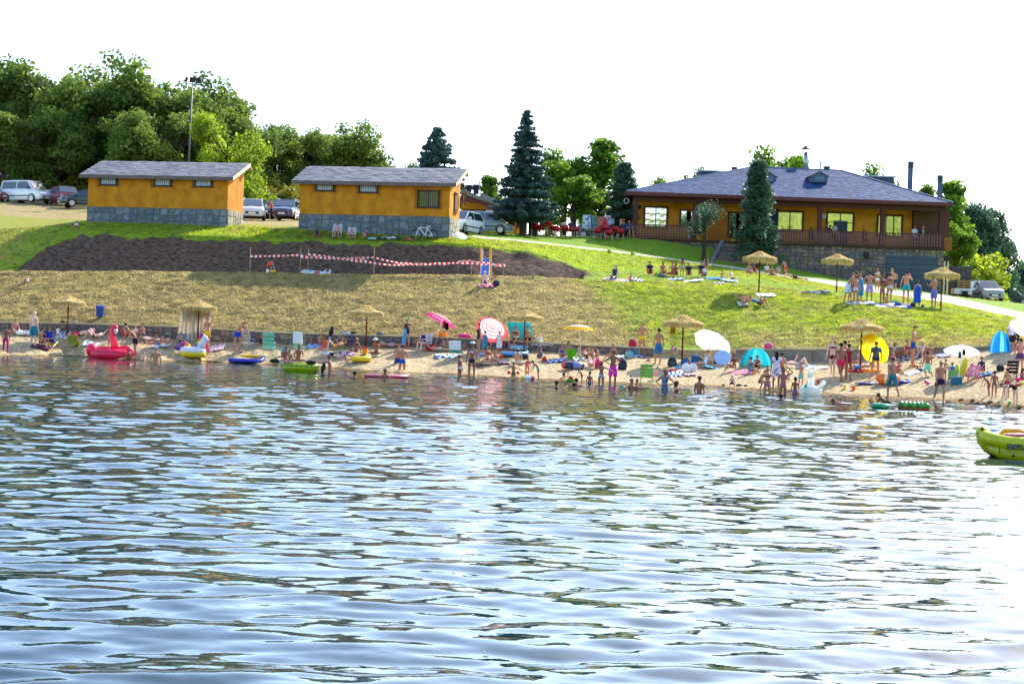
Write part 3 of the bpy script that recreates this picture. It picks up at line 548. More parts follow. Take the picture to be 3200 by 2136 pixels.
# ---------------- restaurant ----------------
def restaurant():
    D0 = 115.0; fx0, fx1 = P(1974, 740, D0).x, P(2948, 775, D0).x; zf = 9.10; ze = 12.25; yb = D0+13.5; yw = D0+2.2
    t = thing('restaurant', 'long ochre restaurant with slate hip roof, wooden balcony and stone basement', 'building', (fx0, D0, zf)); o = Vector(t.location)
    YEL = mat('#c8841c', rough=.9, var=.10, nscale=1.6, name='ochre_render', c2='#d8942c'); w = MB(); Wd = fx1-fx0; w.box((Wd/2, (yw+yb)/2-D0, 1.6), (Wd-.3, yb-yw, 3.2)); w.obj('wall', YEL, t)
    bs = MB(); bs.box((Wd/2, (yb-D0)/2, -2.25), (Wd, yb-D0, 4.3)); base = bs.obj('stone_basement', mat('#6a625e', rough=.95, var=.2, nscale=6), t)
    stone_panel(base, (0, -.002, -4.3), (1, 0, 0), Wd, 4.2, .42, .28, .05, STN2, 77, hf=lambda x: 4.2 if x > 7 else 4.2, limit=0)
    stone_panel(base, (Wd+.002, 0, -4.3), (0, 1, 0), 13.5, 4.2, .42, .28, .05, [mat('#a8906c', rough=.9, var=.25, nscale=5), mat('#8c7a60', rough=.9, var=.25, nscale=5)], 78, limit=0)
    MB().box((Wd/2, 1.1, -.06), (Wd+.1, 2.6, .12)).obj('balcony_floor', DARKW, t)
    # roof
    ea, eb = P(1958, 608, D0-.7), P(2976, 640, D0-.7); ex0, ex1 = ea.x-fx0, eb.x-fx0; ey0, ey1 = -.75, 15.0; zE = ze-zf+.1; ym = 7.6
    ra, rb = P(2344, 524, D0+ym), P(2628, 533, D0+ym); rx0, rx1 = ra.x-fx0, rb.x-fx0; zR = (ra.z+rb.z)/2-zf
    V = [(ex0, ey0, zE), (ex1, ey0, zE), (ex1, ey1, zE), (ex0, ey1, zE), (rx0, ym, zR), (rx1, ym, zR), (ex0, ey0, zE-.22), (ex1, ey0, zE-.22), (ex1, ey1, zE-.22), (ex0, ey1, zE-.22)]
    rf = mesh_obj('roof', V, [(0, 1, 5, 4), (1, 2, 5), (2, 3, 4, 5), (3, 0, 4), (0, 6, 7, 1), (1, 7, 8, 2), (2, 8, 9, 3), (3, 9, 6, 0), (9, 8, 7, 6)], [mat('#3c5068', rough=.6), mat('#4a1c18', rough=.6)], t, mids=[0, 0, 0, 0, 1, 1, 1, 1, 1])
    sl = MB(); r = random.Random(5); rows = 42
    SM = [mat(c, rough=.8, var=.14, nscale=3, spec=.2) for c in ('#24406c', '#2e4c7c', '#203a62')]  # blue of the lens flare put into the slate colour
    for j in range(rows):
        f = j/rows; f2 = (j+1.25)/rows
        def E(f): return Vector((ex0+(rx0-ex0)*f, ey0+(ym-ey0)*f, zE+(zR-zE)*f)), Vector((ex1+(rx1-ex1)*f, ey0+(ym-ey0)*f, zE+(zR-zE)*f))
        a, b = E(f); c_, d_ = E(min(f2, 1)); n = max(3, int((b.x-a.x)/.30)); off = .15 if j % 2 else 0
        for i in range(n):
            s0 = (i+off*0)/n; s1 = (i+.96)/n; x0 = a.x+(b.x-a.x)*s0+off; x1 = min(a.x+(b.x-a.x)*s1+off, b.x)
            if x1 <= x0: continue
            k = r.uniform(.02, .04); sl.cur = r.randrange(3)
            xu0 = min(max(x0, c_.x), d_.x); xu1 = max(min(x1, d_.x), c_.x)
            sl.add([(x0, a.y, a.z+k), (x1, a.y, a.z+k), (xu1, c_.y, c_.z+.012), (xu0, c_.y, c_.z+.012), (x0, a.y, a.z), (x1, a.y, a.z)], [(0, 1, 2, 3), (4, 5, 1, 0)])
    tag(sl.obj('slates', SM, rf), kind='stuff')
    MB().box(((ex0+ex1)/2, ey0-.03, zE-.12), (ex1-ex0, .05, .26)).obj('fascia', mat('#5a2420', rough=.6, var=.2), t)
    for a, b in (((ex0, ey0, zE+.03), (rx0, ym, zR+.03)), ((ex1, ey0, zE+.03), (rx1, ym, zR+.03)), ((rx0, ym, zR+.03), (rx1, ym, zR+.03))): MB().tube([a, b], .07, 6).obj('ridge_cap', mat('#566c88', rough=.5), rf)
    # ceiling of the porch is the roof underside; posts, railing
    pm = MB().box((0, 0, (zE-.22)/2), (.32, .32, zE-.22)); me = bpy.data.meshes.new('post'); me.from_pydata([v[:] for v in pm.v], [], pm.f); me.materials.append(mat('#48181a', rough=.6, var=.2, nscale=4))
    for px in (1984, 2170, 2330, 2560, 2757, 2942): share('post', me, t, (P(px, 740, D0).x-fx0, .1, 0), sc=(1.0 if px < 2900 else 1.2, 1, 1))
    MB().box((Wd/2, .1, zE-.42), (Wd, .26, .3)).obj('beam', mat('#4c1f1c', rough=.6, var=.2), t)
    bm_ = MB().box((0, 0, .52), (.13, .03, .8)); mb_ = bpy.data.meshes.new('baluster'); mb_.from_pydata([v[:] for v in bm_.v], [], bm_.f); mb_.materials.append(mat('#6a4444', rough=.7, var=.25, nscale=5))
    def rail(xa, xb, nm):
        rl = MB(); rl.box(((xa+xb)/2, -.02, .98), (xb-xa, .12, .08)).box(((xa+xb)/2, -.02, .1), (xb-xa, .08, .07)); ro = rl.obj('railing', mat('#52302e', rough=.7, var=.2), t)
        n = int((xb-xa)/.2)
        for i in range(n): share('baluster', mb_, ro, (xa+(xb-xa)*(i+.5)/n, -.06, 0))
    X = lambda px: P(px, 740, D0).x-fx0
    rail(X(1974), X(2163), 'a'); rail(X(2372), X(2942), 'b')
    # right side: brick-lit rail and windows
    MB().box((Wd+.06, 7, 1.9), (.05, 1.0, 1.6)).obj('side_window', DARKW, t); MB().box((Wd+.4, 6.5, .4), (.7, 12, .9)).obj('side_ledge', mat('#8c5a20', rough=.8, var=.2, nscale=3), t)
    # windows and doors on the recessed front wall, given by photo pixels on that wall plane
    wy = yw-D0; FRM = mat('#3a1216', rough=.55, var=.15)
    def win(x0, y0, x1, y1, cols, rows_, nm='window', gm=None, fw=.1):
        a = P(x0, y1, yw); b = P(x1, y0, yw); xa, xb = a.x-fx0, b.x-fx0; za, zb = a.z-zf, b.z-zf
        f = MB(); 
        f.box(((xa+xb)/2, wy-.05, zb-fw/2), (xb-xa, .14, fw)).box(((xa+xb)/2, wy-.05, za+fw/2), (xb-xa, .14, fw)).box((xa+fw/2, wy-.05, (za+zb)/2), (fw, .138, zb-za-2*fw)).box((xb-fw/2, wy-.05, (za+zb)/2), (fw, .138, zb-za-2*fw)); fo = f.obj(nm, FRM, t)
        for i in range(cols):
            for j in range(rows_):
                cw = (xb-xa-2*fw)/cols; ch = (zb-za-2*fw)/rows_; cx, cz = xa+fw+cw*(i+.5), za+fw+ch*(j+.5); q = .035
                mesh_obj('pane', [(cx-cw/2+q, wy-.04, cz-ch/2+q), (cx+cw/2-q, wy-.04, cz-ch/2+q), (cx+cw/2-q, wy-.04, cz+ch/2-q), (cx-cw/2+q, wy-.04, cz+ch/2-q)], [(0, 1, 2, 3)], gm or WG, fo)
                if i: MB().box((xa+fw+cw*i, wy-.06, cz), (.06, .08, ch)).obj('mullion', FRM, fo)
    WG = bpy.data.materials.new('window_glass'); WG.use_nodes = True; b = WG.node_tree.nodes['Principled BSDF']; b.inputs['Base Color'].default_value = (.5, .53, .56, 1); b.inputs['Metallic'].default_value = 1.0; b.inputs['Roughness'].default_value = .03
    nn_ = WG.node_tree.nodes.new('ShaderNodeTexNoise'); nn_.inputs['Scale'].default_value = .8; nb_ = WG.node_tree.nodes.new('ShaderNodeBump'); nb_.inputs['Distance'].default_value = .006; WG.node_tree.links.new(nn_.outputs['Fac'], nb_.inputs['Height']); WG.node_tree.links.new(nb_.outputs[0], b.inputs['Normal'])
    win(2010, 646, 2088, 712, 2, 3); win(2122, 655, 2168, 708, 1, 1); win(2176, 660, 2200, 728, 1, 1); win(2272, 664, 2358, 742, 2, 1)
    win(2424, 660, 2512, 724, 2, 1); win(2580, 664, 2670, 728, 2, 2); win(2738, 672, 2822, 740, 3, 1)
    a = P(2625, 735, yw); MB().box((a.x-fx0, wy-.08, .95), (1.0, .08, 1.9)).obj('door', mat('#1c3444', rough=.5), t)
    a = P(2440, 690, yw); MB().box((a.x-fx0-.6, wy-.1, 1.5), (.8, .06, 2.2)).obj('curtain', mat('#24344c', rough=.9, var=.2), t)
    a = P(2205, 690, yw); MB().box((a.x-fx0+1.0, wy-.06, 1.0), (1.6, .06, 2.0)).obj('panel_door', mat('#a8681c', rough=.8), t)
    MB().box((P(2905, 700, yw).x-fx0, wy-.3, 1.45), (2.6, .5, 2.9)).obj('brick_infill', mat('#5c3a30', rough=.85, var=.3, nscale=12, bump=.02), t)
    a = P(2576, 675, yw); MB().box((a.x-fx0, wy-.06, a.z-zf), (.3, .04, .35)).obj('notice', mat('#c8c8d0', rough=.6), t)
    # garage door and fittings
    a, b_ = P(2766, 918, D0), P(2930, 803, D0); gdx, gdw = (a.x+b_.x)/2-fx0, b_.x-a.x; gd = MB().box((gdx, -.09, b_.z-zf-1.45), (gdw, .08, 2.9)).obj('garage_door', mat('#39485a', rough=.6, var=.15, nscale=2), t)
    for k in range(7): MB().box((gdx, -.14, b_.z-zf-.2-.4*k), (gdw, .02, .03)).obj('slat_joint', mat('#28323e'), gd)
    a = P(2706, 798, D0); MB().box((a.x-fx0, -.15, a.z-zf), (.32, .25, .42)).obj('wall_lamp', BLACK, t)
    a = P(2960, 810, D0); MB().box((Wd+.25, .2, a.z-zf), (.35, .35, .5)).obj('air_vent_box', BLACK, t)
    for k, px in enumerate((2952, 2962)): MB().tube([(Wd+.1+.25*k, -.1, -3.4), (Wd+.1+.25*k, -.1, -.9)], .06, 6).obj('drain_pipe', mat('#d0b8a8', rough=.5), t)
    # chimneys
    def chim(px0, px1, ytop, ybot, D, m, cap=True):
        a, b = P(px0, ybot, D), P(px1, ytop, D); w_ = b.x-a.x; c = MB().box(((a.x+b.x)/2-fx0, D-D0, (a.z+b.z)/2-zf-.3), (w_, w_, b.z-a.z+.6)); c_o = c.obj('chimney', m, t)
        if cap:
            for k in range(3): MB().box(((a.x+b.x)/2-fx0, D-D0, b.z-zf-.1-k*.16), (w_+.12, w_+.12, .07)).obj('cap_slab', mat('#28303c', rough=.6), c_o)
    CH = mat('#4c5a74', rough=.8, var=.2, nscale=6)
    chim(2836, 2853, 505, 600, 121, CH); chim(2929, 2945, 548, 630, 118.5, CH); chim(2287, 2302, 522, 540, 124, BLACK); chim(2575, 2592, 520, 535, 124, BLACK)
    a, b = P(2519, 535, 124), P(2519, 476, 124); fl = MB().tube([a-o, b-o], .17, 12).obj('steel_flue', STEEL, t, True)
    MB().lathe([(.42, 0), (.05, .28), (0, .3)], 12, b-o+Vector((0, 0, .25))).obj('flue_cap', IRON, fl)
    for s in range(4): MB().tube([b-o+Vector((.15*math.cos(s*1.57), .15*math.sin(s*1.57), 0)), b-o+Vector((.2*math.cos(s*1.57), .2*math.sin(s*1.57), .28))], .015, 4).obj('cap_strut', IRON, fl)
    a = P(2564, 505, 124); MB().tube([a-o-Vector((0, 0, 1)), a-o], .06, 6).obj('vent_pipe', BLACK, t)
    # dormers
    def dormer(pxc, ytop, ybot, D, wd_):
        b = P(pxc, ybot, D)-o; a = P(pxc, ytop, D)-o; h = a.z-b.z; d = MB(); hw = wd_/2
        d.add([(b.x-hw, b.y, b.z), (b.x+hw, b.y, b.z), (b.x+hw, b.y, b.z+h*.6), (b.x, b.y, b.z+h*.95), (b.x-hw, b.y, b.z+h*.6), (b.x-hw, b.y+2.5, b.z+h*.6), (b.x, b.y+3, b.z+h*.95), (b.x+hw, b.y+2.5, b.z+h*.6), (b.x-hw, b.y+2, b.z), (b.x+hw, b.y+2, b.z)], [(0, 1, 2, 3, 4), (1, 9, 7, 2), (0, 4, 5, 8)])
        do = d.obj('dormer', mat('#4c5c70', rough=.7), t)
        MB().add([(b.x-hw-.12, b.y-.12, b.z+h*.55), (b.x, b.y-.12, b.z+h), (b.x+hw+.12, b.y-.12, b.z+h*.55), (b.x+hw+.12, b.y+2.6, b.z+h*.55), (b.x, b.y+3, b.z+h), (b.x-hw-.12, b.y+2.6, b.z+h*.55)], [(0, 1, 4, 5), (1, 2, 3, 4)]).obj('dormer_roof', mat('#5a6c84', rough=.5), do)
        MB().box((b.x, b.y-.03, b.z+h*.34), (wd_*.62, .04, h*.42)).obj('louvre', mat('#5c6e84', rough=.6), do)
    dormer(2560, 536, 570, 118.2, 1.25); dormer(2402, 538, 572, 118.5, 1.1)
    for x0, x1, y0, y1, D in ((2188, 2262, 538, 552, 124), (2700, 2792, 555, 585, 123.5)):
        a, b = P(x0, y1, D)-o, P(x1, y0, D)-o; MB().box(((a.x+b.x)/2, a.y+1, (a.z+b.z)/2-.3), (b.x-a.x, 2.5, b.z-a.z+.6)).obj('rear_dormer', mat('#3e4a5c', rough=.7), t)
        MB().box(((a.x+b.x)/2, a.y+1, b.z+.04), (b.x-a.x+.3, 2.8, .1)).obj('rear_dormer_roof', mat('#b0b8c4', rough=.5), t)
    a = P(1958, 628, D0-.4)-o; MB().torus(a, .18, .03, 14, 6, M=Matrix.Rotation(R(90), 3, 'X')).obj('bracket_ring', mat('#b0b0b8'), t)
restaurant()
# stone steps up to the restaurant
def steps():
    a = ground(2245, 825)[0]; top = P(2310, 756, 112.6); t = thing('stone_steps', 'broad grey stone steps climbing the shaded bank to the restaurant', 'steps', a)
    n = 11; x0, x1 = P(2225, 825, 110.2).x, P(2345, 838, 110.2).x; x2, x3 = P(2268, 757, 112.5).x, P(2345, 760, 112.5).x
    for i in range(n):
        f = i/n; z = 7.05+(8.85-7.05)*f; y = 110.0+(113.2-110.0)*f; xa = x0+(x2-x0)*f; xb = x1+(x3-x1)*f
        MB().box(((xa+xb)/2-a.x, y-a.y+.4, z-a.z-.2), (xb-xa, .5, .6)).obj('step', STN2[i % 4], t, bevel=.02)
    for xa, xb, nm in ((x0-.15, x2-.15, 'l'), (x1+.15, x3+.15, 'r')):
        MB().hexa([Vector(v)-a for v in ((xa-.12, 109.9, 6.3), (xa+.12, 109.9, 6.3), (xb+.12, 113.2, 8.0), (xb-.12, 113.2, 8.0), (xa-.12, 109.9, 7.3), (xa+.12, 109.9, 7.3), (xb+.12, 113.2, 9.05), (xb-.12, 113.2, 9.05))]).obj('side_kerb', mat('#6c6c70', rough=.9, var=.2, nscale=4), t)
steps()
# block wall right of the restaurant
def block_wall():
    a, b = P(2968, 925, 119), P(3037, 832, 119); t = thing('block_wall', 'short grey concrete block wall beside the right corner of the restaurant', 'wall', (a.x, 119, a.z)); W = b.x-a.x; H = b.z-a.z
    MB().box((W/2, .3, H/2-.3), (W, .5, H+.6)).obj('wall_core', mat('#4c4a4c', rough=.95), t)
    stone_panel(t, (0, .04, 0), (1, 0, 0), W, H, .42, .22, .03, [mat('#605c5c', rough=.95, var=.2, nscale=8, bump=.01), mat('#50505a', rough=.95, var=.2, nscale=8)], 9, name='block', irr=.03)
block_wall()
def camp_building():
    t = thing('entrance_building', 'low ochre camp entrance building with long slate roof behind the silver minivan', 'building', P(1450, 720, 122)); o = Vector(t.location)
    pts = lambda l, D: [P(x, y, D)-o for x, y in l]
    def slab(nm, l, D0, D1, m):
        n = len(l); v = [P(x, y, D0)-o for x, y in l]; w = [q+Vector((0, D1-D0, 0)) for q in v]
        return mesh_obj(nm, v+w, [tuple(range(n))[::-1], tuple(range(n, 2*n))]+[(i, (i+1) % n, n+(i+1) % n, n+i) for i in range(n)], m, t)
    YB = mat('#b88414', rough=.9, var=.1, nscale=2)
    slab('wall', [(1440, 735), (1566, 735), (1566, 660), (1500, 636), (1440, 622)], 122, 128, YB)
    slab('wing_wall', [(1566, 732), (1640, 732), (1640, 678), (1566, 655)], 124, 130, YB)
    slab('low_parapet', [(1584, 730), (1636, 730), (1636, 716), (1584, 702)], 121, 121.4, mat('#c89018', rough=.9))
    slab('roof', [(1440, 592), (1456, 594), (1572, 644), (1572, 648), (1440, 604)], 120.5, 129, mat('#7c786c', rough=.7, var=.25, nscale=4))
    slab('fascia', [(1440, 612), (1572, 652), (1572, 662), (1490, 634), (1440, 628)], 120.2, 120.5, mat('#6a1c24', rough=.6))
    slab('wing_roof', [(1500, 600), (1640, 662), (1640, 668), (1566, 648), (1500, 612)], 124.5, 131, mat('#8c887c', rough=.7, var=.25, nscale=4))
    slab('wing_fascia', [(1560, 651), (1640, 672), (1640, 680), (1560, 662)], 123.4, 123.8, mat('#6a1c24', rough=.6))
    for x0, x1, y0, y1 in ((1457, 1473, 579, 597), (1479, 1496, 578, 604)):
        c = slab('chimney', [(x0, y1), (x1, y1), (x1, y0), (x0, y0)], 124, 125, mat('#1c2438', rough=.8)); 
        for k in range(3): slab('cap_slab', [(x0-2, y0+4*k), (x1+2, y0+4*k), (x1+2, y0-2+4*k), (x0-2, y0-2+4*k)], 123.9, 125.1, mat('#2c3444'))
    slab('door', [(1572, 720), (1584, 720), (1584, 679), (1572, 679)], 123.9, 124, mat('#a06c14')); slab('window', [(1590, 704), (1608, 704), (1608, 685), (1590, 685)], 123.9, 124, mat('#3c1c18'))
    s = thing('camping_sign', 'narrow brown vertical sign reading camping in cream letters at the right hut', 'sign', P(1449, 640, 101)); W = P(1454, 640, 101).x-P(1444.5, 640, 101).x
    H = P(1449, 600, 101).z-P(1449, 640, 101).z+.0; MB().box((0, 0, H/2), (W, .06, H*1.02)).obj('board', mat('#4a1410', rough=.6), s)
    for i, ch in enumerate('Camping'[::1]): text('letter', ch, H*.15, s, (0, -.04, H*(.90-.142*i)), mat('#f0dca0', rough=.6))
    # gate with slats and stop sign
    g = thing('camp_gate', 'wooden slatted gate behind the silver minivan with a stop board', 'gate', P(1450, 725, 118)); q = Vector(g.location)
    for i in range(26):
        a = P(1450+4.4*i, 728, 118)-q; MB().box((a.x, 0, a.z+.75), (.05, .03, 1.5)).obj('slat', mat('#6c4c1c' if i % 2 else '#54301a', rough=.8), g)
    a, b = P(1447, 655, 118)-q, P(1562, 657, 118)-q; MB().tube([a, b], .05, 4).obj('top_rail', mat('#3a1818'), g)
    s = thing('stop_sign', 'red octagonal STOP sign on a white board fixed to the gate', 'sign', P(1529, 668, 117.6)); a = P(1519, 668, 117.6); b = P(1540, 668, 117.6); W = b.x-a.x
    MB().box((0, 0, 0), (W, .04, W*1.0)).obj('board', WHITE, s); MB().lathe([(0, 0), (W*.42, 0), (W*.42, .02), (0, .02)], 8, (0, -.03, -.03), a0=R(22.5), a1=R(382.5), M=Matrix.Rotation(R(90), 3, 'X')).obj('octagon', mat('#c0141c', rough=.4), s)
    text('lettering', 'STOP', W*.26, s, (0, -.07, -.02), WHITE)
def text(name, body, size, parent, loc, m, rotz=0, depth=.006):
    cu = bpy.data.curves.new('t', 'FONT'); cu.body = body; cu.size = size; cu.align_x = 'CENTER'; cu.align_y = 'CENTER'; cu.extrude = depth; cu.resolution_u = 2; cu.offset = size*.02
    ob = bpy.data.objects.new('t', cu); COL.objects.link(ob); dg = bpy.context.evaluated_depsgraph_get(); me = bpy.data.meshes.new_from_object(ob.evaluated_get(dg)); bpy.data.objects.remove(ob)
    me.materials.clear(); me.materials.append(m); o = bpy.data.objects.new(name, me); COL.objects.link(o); o.parent = parent; o.location = loc; o.rotation_euler = (R(90), 0, rotz); return o
camp_building()
# floodlight mast
def mast():
    D = 131; b = P(588, 480, D); a = P(601, 262, D); zb = gz(b.x, b.y); t = thing('floodlight_mast', 'tall grey steel mast with three floodlights behind the left hut', 'street lamp', (b.x, b.y, zb)); H = a.z-zb
    MB().tube([(0, 0, 0), (a.x-b.x, 0, H)], [.10, .06], 8).obj('pole', mat('#4c5458', rough=.5), t, True); MB().box((a.x-b.x, 0, H), (2.4/2, .08, .08)).obj('crossbar', STEEL, t)
    for dx, ry in ((-.55, .9), (0, 0), (.55, -.5)):
        f = MB().box((a.x-b.x+dx*.9, 0, H+.32), (.46 if ry < .5 else .2, .2, .42), M=Matrix.Rotation(ry*.4, 3, 'Y')).obj('floodlight', BLACK, t); MB().tube([(a.x-b.x+dx*.8, 0, H), (a.x-b.x+dx*.9, 0, H+.2)], .03, 4).obj('bracket', IRON, f)
mast()

# ---------------- grass blades (stuff) ----------------
def grass_field(name, G, n, cols, h, attr=None, seed=1, c0=0.0, c1=1.0, r0=0.0, r1=1.0, m=None):
    r = np.random.RandomState(seed); rows, colsn = G.shape[:2]
    i = r.rand(n)*(r1-r0)+r0; cidx = np.interp(r.rand(n)*(cols[1]-cols[0])+cols[0], XS, np.arange(len(XS)))
    ri = i*(rows-1.001); a = ri.astype(int); b = np.minimum(cidx.astype(int), colsn-2); fa = (ri-a)[:, None]; fb = (cidx-b)[:, None]
    p = (G[a, b]*(1-fa)+G[a+1, b]*fa)*(1-fb)+(G[a, b+1]*(1-fa)+G[a+1, b+1]*fa)*fb
    th = r.rand(n)*6.283; w = (.018+.032*r.rand(n))[:, None]; d = np.stack([np.cos(th), np.sin(th)*.6, 0*th], 1)*w
    hh = h*(.5+r.rand(n)); tip = p+np.stack([r.randn(n)*.04, r.randn(n)*.04, hh], 1)
    V = np.stack([p-d-[0, 0, .01], p+d-[0, 0, .01], tip], 1).reshape(-1, 3); me = bpy.data.meshes.new(name)
    me.vertices.add(3*n); me.vertices.foreach_set('co', V.astype(np.float32).ravel()); me.loops.add(3*n); me.loops.foreach_set('vertex_index', np.arange(3*n, dtype=np.int32)); me.polygons.add(n); me.polygons.foreach_set('loop_start', np.arange(0, 3*n, 3, dtype=np.int32))
    g = attr(np.interp(cidx, np.arange(len(XS)), XS), i) if attr else np.ones(n)
    g = np.clip(g+r.randn(n)*.2+1.1*fbm(p[:, 0]*.8, p[:, 1]*.8, 3, 5), 0, 1); at = me.attributes.new('leaf', 'FLOAT', 'POINT'); at.data.foreach_set('value', np.repeat(g, 3).astype(np.float32))
    me.materials.append(m); me.update(calc_edges=True); o = bpy.data.objects.new(name, me); COL.objects.link(o); return tag(o, kind='stuff')
GRASS = leaf_mat('grass_blades', '#b8a874', '#98b01c', .5)
ns_ = GS.shape[0]
grass_field('grass_blades', GS, 150000, (-40, 3260), .055, lambda px, t: sm(1700, 2100, px+260*t-100)*.95-.1-.45*sm(.5, .1, t), 1, r0=.04, r1=.78, m=GRASS)
grass_field('lawn_blades', np.concatenate([GS[int(ns_*.76):], GL[1:]]), 60000, (1880, 3260), .06, lambda px, t: px*0+.85, 2, m=GRASS)
grass_field('bank_edge_grass', GL, 26000, (0, 1900), .09, lambda px, t: px*0+.7-.5*sm(300, 60, px), 3, m=GRASS)
# ---------------- cars ----------------
TYRE = mat('#16161a', rough=.8, var=.15, nscale=20); RIM = mat('#b0b4b8', rough=.3, metal=.7, var=.1); LAMP = mat('#c8d4dc', rough=.1, var=.1, spec=.8); PLATE = mat('#e8e4d8', rough=.5, var=.03); PLAST = mat('#24262c', rough=.6)
def car(label, color, loc, yaw, kind='mpv', extras=(), group='parked cars', scale=1):
    S_ = {'mpv': dict(L=4.4, w=1.8, h=1.62, belt=1.0, hood=.98, A=1.55, B=.55, C=-1.75, Dd=-2.05, fr=.78), 'van': dict(L=4.4, w=1.8, h=1.82, belt=1.08, hood=1.05, A=1.45, B=.75, C=-2.05, Dd=-2.17, fr=.85),
          'suv': dict(L=4.5, w=1.85, h=1.68, belt=1.05, hood=1.05, A=1.2, B=.35, C=-1.75, Dd=-2.15, fr=.85), 'hatch': dict(L=4.1, w=1.74, h=1.46, belt=.93, hood=.92, A=1.2, B=.35, C=-1.3, Dd=-1.9, fr=.72),
          'slope': dict(L=4.3, w=1.76, h=1.65, belt=1.0, hood=.92, A=1.75, B=.6, C=-1.35, Dd=-2.0, fr=.72)}[kind]
    L, w, h, belt, A, B, C_, Dd = S_['L'], S_['w'], S_['h'], S_['belt'], S_['A'], S_['B'], S_['C'], S_['Dd']; hw = w/2
    t = thing('parked_car', label, 'car', loc, yaw, group); t.scale = (scale,)*3
    paint = mat(color, rough=.28, var=.04, spec=.6, coat=.7)
    # cross sections along x: (x, z bottom, z belt/hood line, half width)
    secs = [(-L/2, .38, belt*.92, hw*.86), (-L/2+.12, .28, belt, hw*.95), (-1.2, .22, belt, hw), (0, .22, belt-.01, hw), (A*.98, .22, belt-.03, hw), (L/2-.45, .24, S_['hood']-.08, hw*.98), (L/2-.1, .28, S_['fr'], hw*.9), (L/2, .36, S_['fr']-.14, hw*.78)]
    mb = MB(); ring = []
    for x, zb, zt, y in secs: ring.append([(x, -y*.93, zb), (x, -y, zb+.18), (x, -y, zt-.18), (x, -y*.93, zt), (x, 0, zt+.035), (x, y*.93, zt), (x, y, zt-.18), (x, y, zb+.18), (x, y*.93, zb)])
    n = 9; mb.add([p for r_ in ring for p in r_], [(i*n+k, i*n+(k+1) % n, (i+1)*n+(k+1) % n, (i+1)*n+k) for i in range(len(ring)-1) for k in range(n)]+[tuple(range(n)), tuple(range(len(ring)*n-1, (len(ring)-1)*n-1, -1))])
    ti = .16; gb = [(A, belt-.04), (B, h-.03), ((B+C_)/2, h), (C_, h-.05), (Dd, belt-.02)]
    yy = lambda z: (hw*.93)-(z-belt)/(h-belt)*ti if z > belt else hw*.93
    V = [(x, -yy(z), z) for x, z in gb]+[(x, yy(z), z) for x, z in gb]; m_ = len(gb)
    mb.add(V, [tuple(range(m_)), tuple(range(2*m_-1, m_-1, -1))]+[(i, m_+i, m_+i+1, i+1) for i in range(m_-1)])
    body = mb.obj('body', paint, t, bevel=.04)
    G = glass('#1c2832'); e = .012
    def lerp(a, b, f): return (a[0]+(b[0]-a[0])*f, a[1]+(b[1]-a[1])*f)
    # side windows: front and rear
    zt_, zb_ = h-.12, belt+.03
    def xf(z): return A+(B-A)*(z-belt+.04)/(h-belt)-.14
    def xr(z): return Dd+(C_-Dd)*(z-belt+.02)/(h-belt)+.14
    mid = (A+C_)/2-.1
    for s in (-1, 1):
        q = lambda x, z: (x, s*(yy(z)+e), z)
        for nm, pts in (('side_window', [q(mid+.05, zb_), q(xf(zb_), zb_), q(xf(zt_), zt_), q(mid+.05, zt_)]), ('side_window', [q(xr(zb_), zb_), q(mid-.05, zb_), q(mid-.05, zt_), q(xr(zt_), zt_)])):
            mesh_obj(nm, pts, [(0, 1, 2, 3) if s < 0 else (3, 2, 1, 0)], G, t)
        MB().box((A-.35, s*(hw+.1), belt+.08), (.14, .2, .14)).obj('mirror', paint if kind != 'van' else PLAST, t, bevel=.02)
        MB().box((-.1, s*(hw+.008), .55), (2.3, .02, .09)).obj('rub_strip', PLAST, t)
        hl = MB(); yh_ = hw*.7; hl.hexa([(L/2-.34, s*hw*.9, .62), (L/2-.03, s*hw*.5, .60), (L/2-.03, s*hw*.5, .72), (L/2-.5, s*hw*.96, .80), (L/2-.32, s*(hw*.9+.03), .62), (L/2+.0, s*(hw*.5+.02), .6), (L/2, s*(hw*.5+.02), .72), (L/2-.48, s*(hw*.96+.03), .8)])
        hl.obj('headlight', LAMP, t); MB().ell((L/2-.03, s*hw*.55, .42), (.04, .09, .07)).obj('fog_lamp', LAMP, t)
        for x in (L/2-.85, -L/2+.75):
            wh = MB(); M = Matrix.Rotation(R(90), 3, 'X'); wh.lathe([(0, -.1), (.29, -.1), (.32, -.06), (.32, .06), (.29, .1), (0, .1)], 20, (x, s*(hw-.09), .32), M=M); wo = wh.obj('wheel', TYRE, t)
            MB().lathe([(0, -.02), (.2, -.02), (.21, .0), (.2, .02), (0, .02)], 16, (x, s*(hw+.015), .32), M=M).obj('rim', RIM, wo)
            for k in range(5): MB().box((x+.1*math.cos(k*1.2566), s*(hw+.04), .32+.1*math.sin(k*1.2566)), (.05, .01, .05)).obj('rim_hole', TYRE, wo)
            MB().lathe([(.33, -.005), (.40, -.005), (.40, .01), (.33, .01)], 16, (x, s*(hw+.004), .32), a0=0, a1=math.pi, M=M).obj('wheel_arch', PLAST, t)
    wsv = [(A-.03+e, -hw*.84, belt+.02), (A-.03+e, hw*.84, belt+.02), (B+.08+e, hw*.93-ti-.06, h-.08), (B+.08+e, -(hw*.93-ti-.06), h-.08)]
    nrm = (Vector(wsv[1])-Vector(wsv[0])).cross(Vector(wsv[3])-Vector(wsv[0])).normalized()*.02
    mesh_obj('windscreen', [Vector(v)+nrm for v in wsv], [(0, 1, 2, 3)], G, t)
    rv = [(Dd, -hw*.8, belt+.05), (Dd, hw*.8, belt+.05), (C_-.03, hw*.72, h-.14), (C_-.03, -hw*.72, h-.14)]; mesh_obj('rear_window', [Vector(v)+Vector((-.03, 0, .01)) for v in rv], [(3, 2, 1, 0)], G, t)
